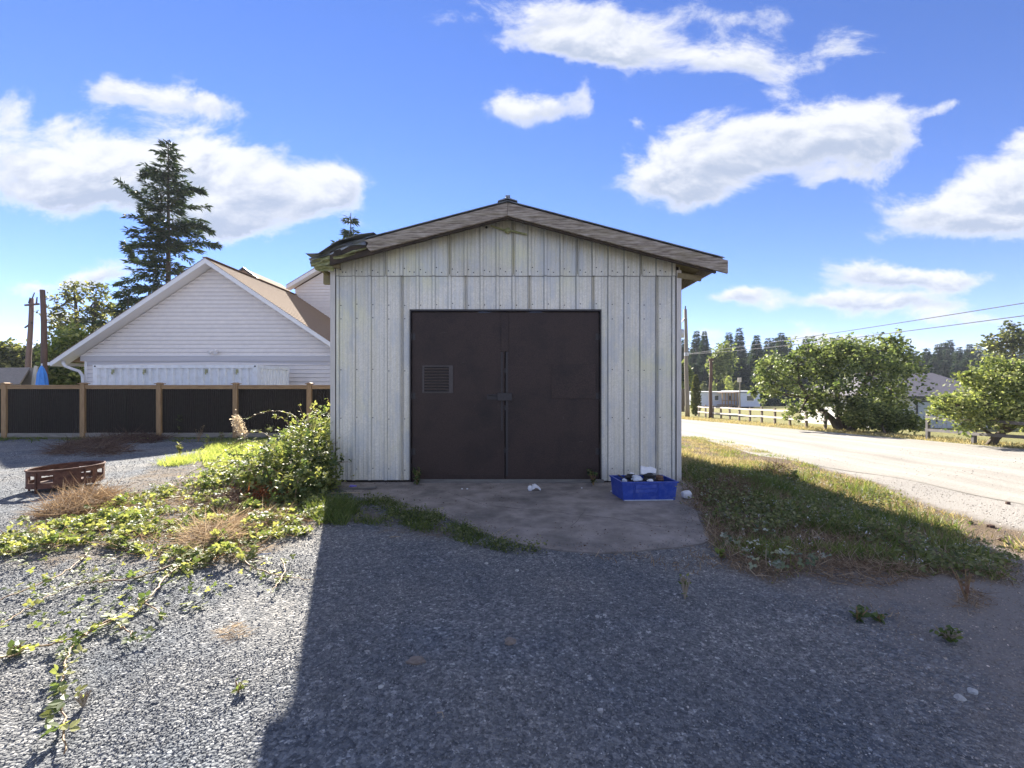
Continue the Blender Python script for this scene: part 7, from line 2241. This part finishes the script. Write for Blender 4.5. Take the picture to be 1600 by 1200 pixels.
crack([(700, 770), (760, 792), (850, 800), (960, 812), (1060, 830)], 'long crack running across the concrete pad')
crack([(905, 772), (915, 800), (890, 830), (900, 862)], 'short crack from the right door to the pad front')
x, y = sample_poly([(a, b_) for a, b_ in APRON_RING], 330)
d_ = pdist(x, y, APRON_RING); m = (rng.uniform(0, 1, len(x)) < np.exp(-d_ / .16)) | (noise2(x, y, 2.1, 4) + rng.normal(0, .3, len(x)) > .75) | ((x < -1.2) & (rng.uniform(0, 1, len(x)) < .6)); x, y = x[m], y[m]
b = B(); n = len(x); P = np.stack([x, y, np.full(n, .0135)], 1); fw_ = rng.normal(size=(n, 3)); fw_[:, 2] *= .15
scatter(b, LEAF_V, LEAF_F, P, fw_, rdir(n, 2.5), rng.uniform(.006, .024, n), np.clip(rng.normal(.3, .25, n), 0, 1))
o = b.build('leaf_litter', MT['brush'], loc=(0, 5, 0)); o['kind'] = 'stuff'; o['label'] = 'brown crumbs and leaf litter blown onto the concrete pad'; o['category'] = 'litter'

# ------------------------------------------------------------------ loose gravel: thousands of small real stones
def stones():
    import bmesh
    src = bpy.data.collections.new('stone_shapes')
    sm = bpy.data.materials.new('gravel_stone'); sm.use_nodes = True
    nt = sm.node_tree; L = nt.links; bs = nt.nodes['Principled BSDF']
    at = N(nt, 'ShaderNodeAttribute', attribute_name='tone', attribute_type='INSTANCER')
    cr = N(nt, 'ShaderNodeValToRGB'); els = cr.color_ramp.elements
    els[0].color = (*GRAV[0], 1); els[1].color = (*GRAV[3], 1)
    e_ = els.new(.58); e_.color = (*GRAV[1], 1); e_ = els.new(.88); e_.color = (*GRAV[2], 1)
    L.new(at.outputs['Fac'], cr.inputs[0])
    at2 = N(nt, 'ShaderNodeAttribute', attribute_name='warm', attribute_type='INSTANCER')
    mx = N(nt, 'ShaderNodeMix', data_type='RGBA', blend_type='MULTIPLY'); L.new(at2.outputs['Fac'], mx.inputs['Factor'])
    mx.inputs[7].default_value = (1.75, 1.45, 1.2, 1); L.new(cr.outputs[0], mx.inputs[6]); L.new(mx.outputs[2], bs.inputs['Base Color'])
    bs.inputs['Roughness'].default_value = .8
    for i in range(6):
        bm = bmesh.new(); rs = random.Random(i)
        for k in range(11):
            v = Vector((rs.gauss(0, 1), rs.gauss(0, 1), rs.gauss(0, 1))).normalized()
            bm.verts.new((v.x * .5, v.y * .42, v.z * .30))
        bmesh.ops.convex_hull(bm, input=bm.verts)
        me = bpy.data.meshes.new('stone_shape'); bm.to_mesh(me); bm.free(); me.materials.append(sm)
        o = bpy.data.objects.new('stone_shape', me); src.objects.link(o)
    parts = []
    for (y0, y1, dens, s0, s1) in ((1.25, 2.4, 8200, .006, .023), (2.4, 3.6, 4600, .008, .024), (3.6, 5.2, 2000, .010, .026), (5.2, 8.5, 480, .012, .03), (8.5, 13.5, 110, .018, .04)):
        xm_ = 1.16 * y1 + .5
        n = int(dens * (y1 - y0) * 2 * xm_)
        x = rng.uniform(-xm_, xm_, n); y = rng.uniform(y0, y1, n)
        s = s0 + (s1 - s0) * rng.beta(1.1, 5.5, n)
        parts.append((x, y, s))
    x = np.concatenate([p[0] for p in parts]); y = np.concatenate([p[1] for p in parts]); s = np.concatenate([p[2] for p in parts])
    ap = pdist(x, y, APRON_RING)
    keep = (ap < -.01) | ((ap < .18) & (rng.uniform(0, 1, len(x)) < .25)) | (rng.uniform(0, 1, len(x)) < .012)
    keep &= ~((x > XL) & (x < XR) & (y > YW - .05))
    keep &= ~((pdist(x, y, EMBANK) > .1) & (rng.uniform(0, 1, len(x)) < .8))
    keep &= ~(rng.uniform(0, 1, len(x)) < .62 * sstep(1.3, 3.0, x + .4 * noise2(x, y, 1.7, 5)))
    keep &= ~(rng.uniform(0, 1, len(x)) < .75 * np.clip(noise2(x, y, 1.3, 15) * 2 - .5, 0, 1)) 
    x, y, s = x[keep], y[keep], s[keep]; n = len(x)
    onap = ap[keep] > 0
    z = gh(x, y) + s * rng.uniform(.02, .28, n); z[onap] = .013 + s[onap] * .12
    me = bpy.data.meshes.new('gravel'); me.vertices.add(n); me.vertices.foreach_set('co', np.stack([x, y, z], 1).ravel())
    a = me.attributes.new('rot', 'FLOAT_VECTOR', 'POINT'); r = np.stack([rng.normal(0, .35, n), rng.normal(0, .35, n), rng.uniform(0, 6.28, n)], 1); a.data.foreach_set('vector', r.ravel())
    a = me.attributes.new('size', 'FLOAT', 'POINT'); a.data.foreach_set('value', s)
    a = me.attributes.new('tone', 'FLOAT', 'POINT'); a.data.foreach_set('value', np.clip(rng.beta(2.6, 3.0, n) + .4 * (rng.uniform(0, 1, n) > .988), 0, 1))
    a = me.attributes.new('warm', 'FLOAT', 'POINT'); a.data.foreach_set('value', np.clip(sstep(1.2, 2.8, x + .3 * noise2(x, y, 1.7, 5)) * .95 + .25 * (rng.uniform(0, 1, n) > .93), 0, 1))
    o = bpy.data.objects.new('gravel', me); C.objects.link(o)
    o['kind'] = 'stuff'; o['label'] = 'loose blue-grey crushed stone covering the yard'; o['category'] = 'gravel'
    ng = bpy.data.node_groups.new('scatter_stones', 'GeometryNodeTree')
    ng.interface.new_socket('Geometry', in_out='INPUT', socket_type='NodeSocketGeometry'); ng.interface.new_socket('Geometry', in_out='OUTPUT', socket_type='NodeSocketGeometry')
    gi = ng.nodes.new('NodeGroupInput'); go = ng.nodes.new('NodeGroupOutput')
    ci = ng.nodes.new('GeometryNodeCollectionInfo'); ci.inputs['Collection'].default_value = src; ci.inputs['Separate Children'].default_value = True; ci.inputs['Reset Children'].default_value = True
    ip = ng.nodes.new('GeometryNodeInstanceOnPoints'); ip.inputs['Pick Instance'].default_value = True
    def attr(nm, t):
        q = ng.nodes.new('GeometryNodeInputNamedAttribute'); q.data_type = t; q.inputs['Name'].default_value = nm
        return next(s_ for s_ in q.outputs if s_.enabled and s_.name == 'Attribute')
    er = ng.nodes.new('FunctionNodeEulerToRotation')
    ng.links.new(attr('rot', 'FLOAT_VECTOR'), er.inputs[0]); ng.links.new(er.outputs[0], ip.inputs['Rotation'])
    ng.links.new(attr('size', 'FLOAT'), ip.inputs['Scale'])
    ng.links.new(gi.outputs[0], ip.inputs['Points']); ng.links.new(ci.outputs[0], ip.inputs['Instance'])
    ri = ng.nodes.new('FunctionNodeRandomValue'); ri.data_type = 'INT'; ri.inputs['Min'].default_value = 0 if False else 0
    for s_ in ri.inputs:
        if s_.enabled and s_.name == 'Max': s_.default_value = 5
    ng.links.new(next(s_ for s_ in ri.outputs if s_.enabled), ip.inputs['Instance Index'])
    ng.links.new(ip.outputs[0], go.inputs[0])
    md = o.modifiers.new('stones', 'NODES'); md.node_group = ng
    print('stones', n)


stones()


# ------------------------------------------------------------------ the air between here and the far wood
def haze():
    m = bpy.data.materials.new('thin_haze'); m.use_nodes = True
    nt = m.node_tree; nt.nodes.clear()
    out = N(nt, 'ShaderNodeOutputMaterial'); pv = N(nt, 'ShaderNodeVolumePrincipled')
    pv.inputs['Color'].default_value = (0.80, 0.88, 1.0, 1)
    pv.inputs['Density'].default_value = HAZE
    pv.inputs['Anisotropy'].default_value = 0.0
    nt.links.new(pv.outputs[0], out.inputs['Volume'])
    b = B(); b.box((-1600, -260, -8.2), (1600, 1650, 34))
    o = b.build('haze', m, loc=(0, 0, 0)); o['kind'] = 'stuff'; o['label'] = 'thin pale daytime haze'; o['category'] = 'haze'


HAZE = 0.00032
haze()
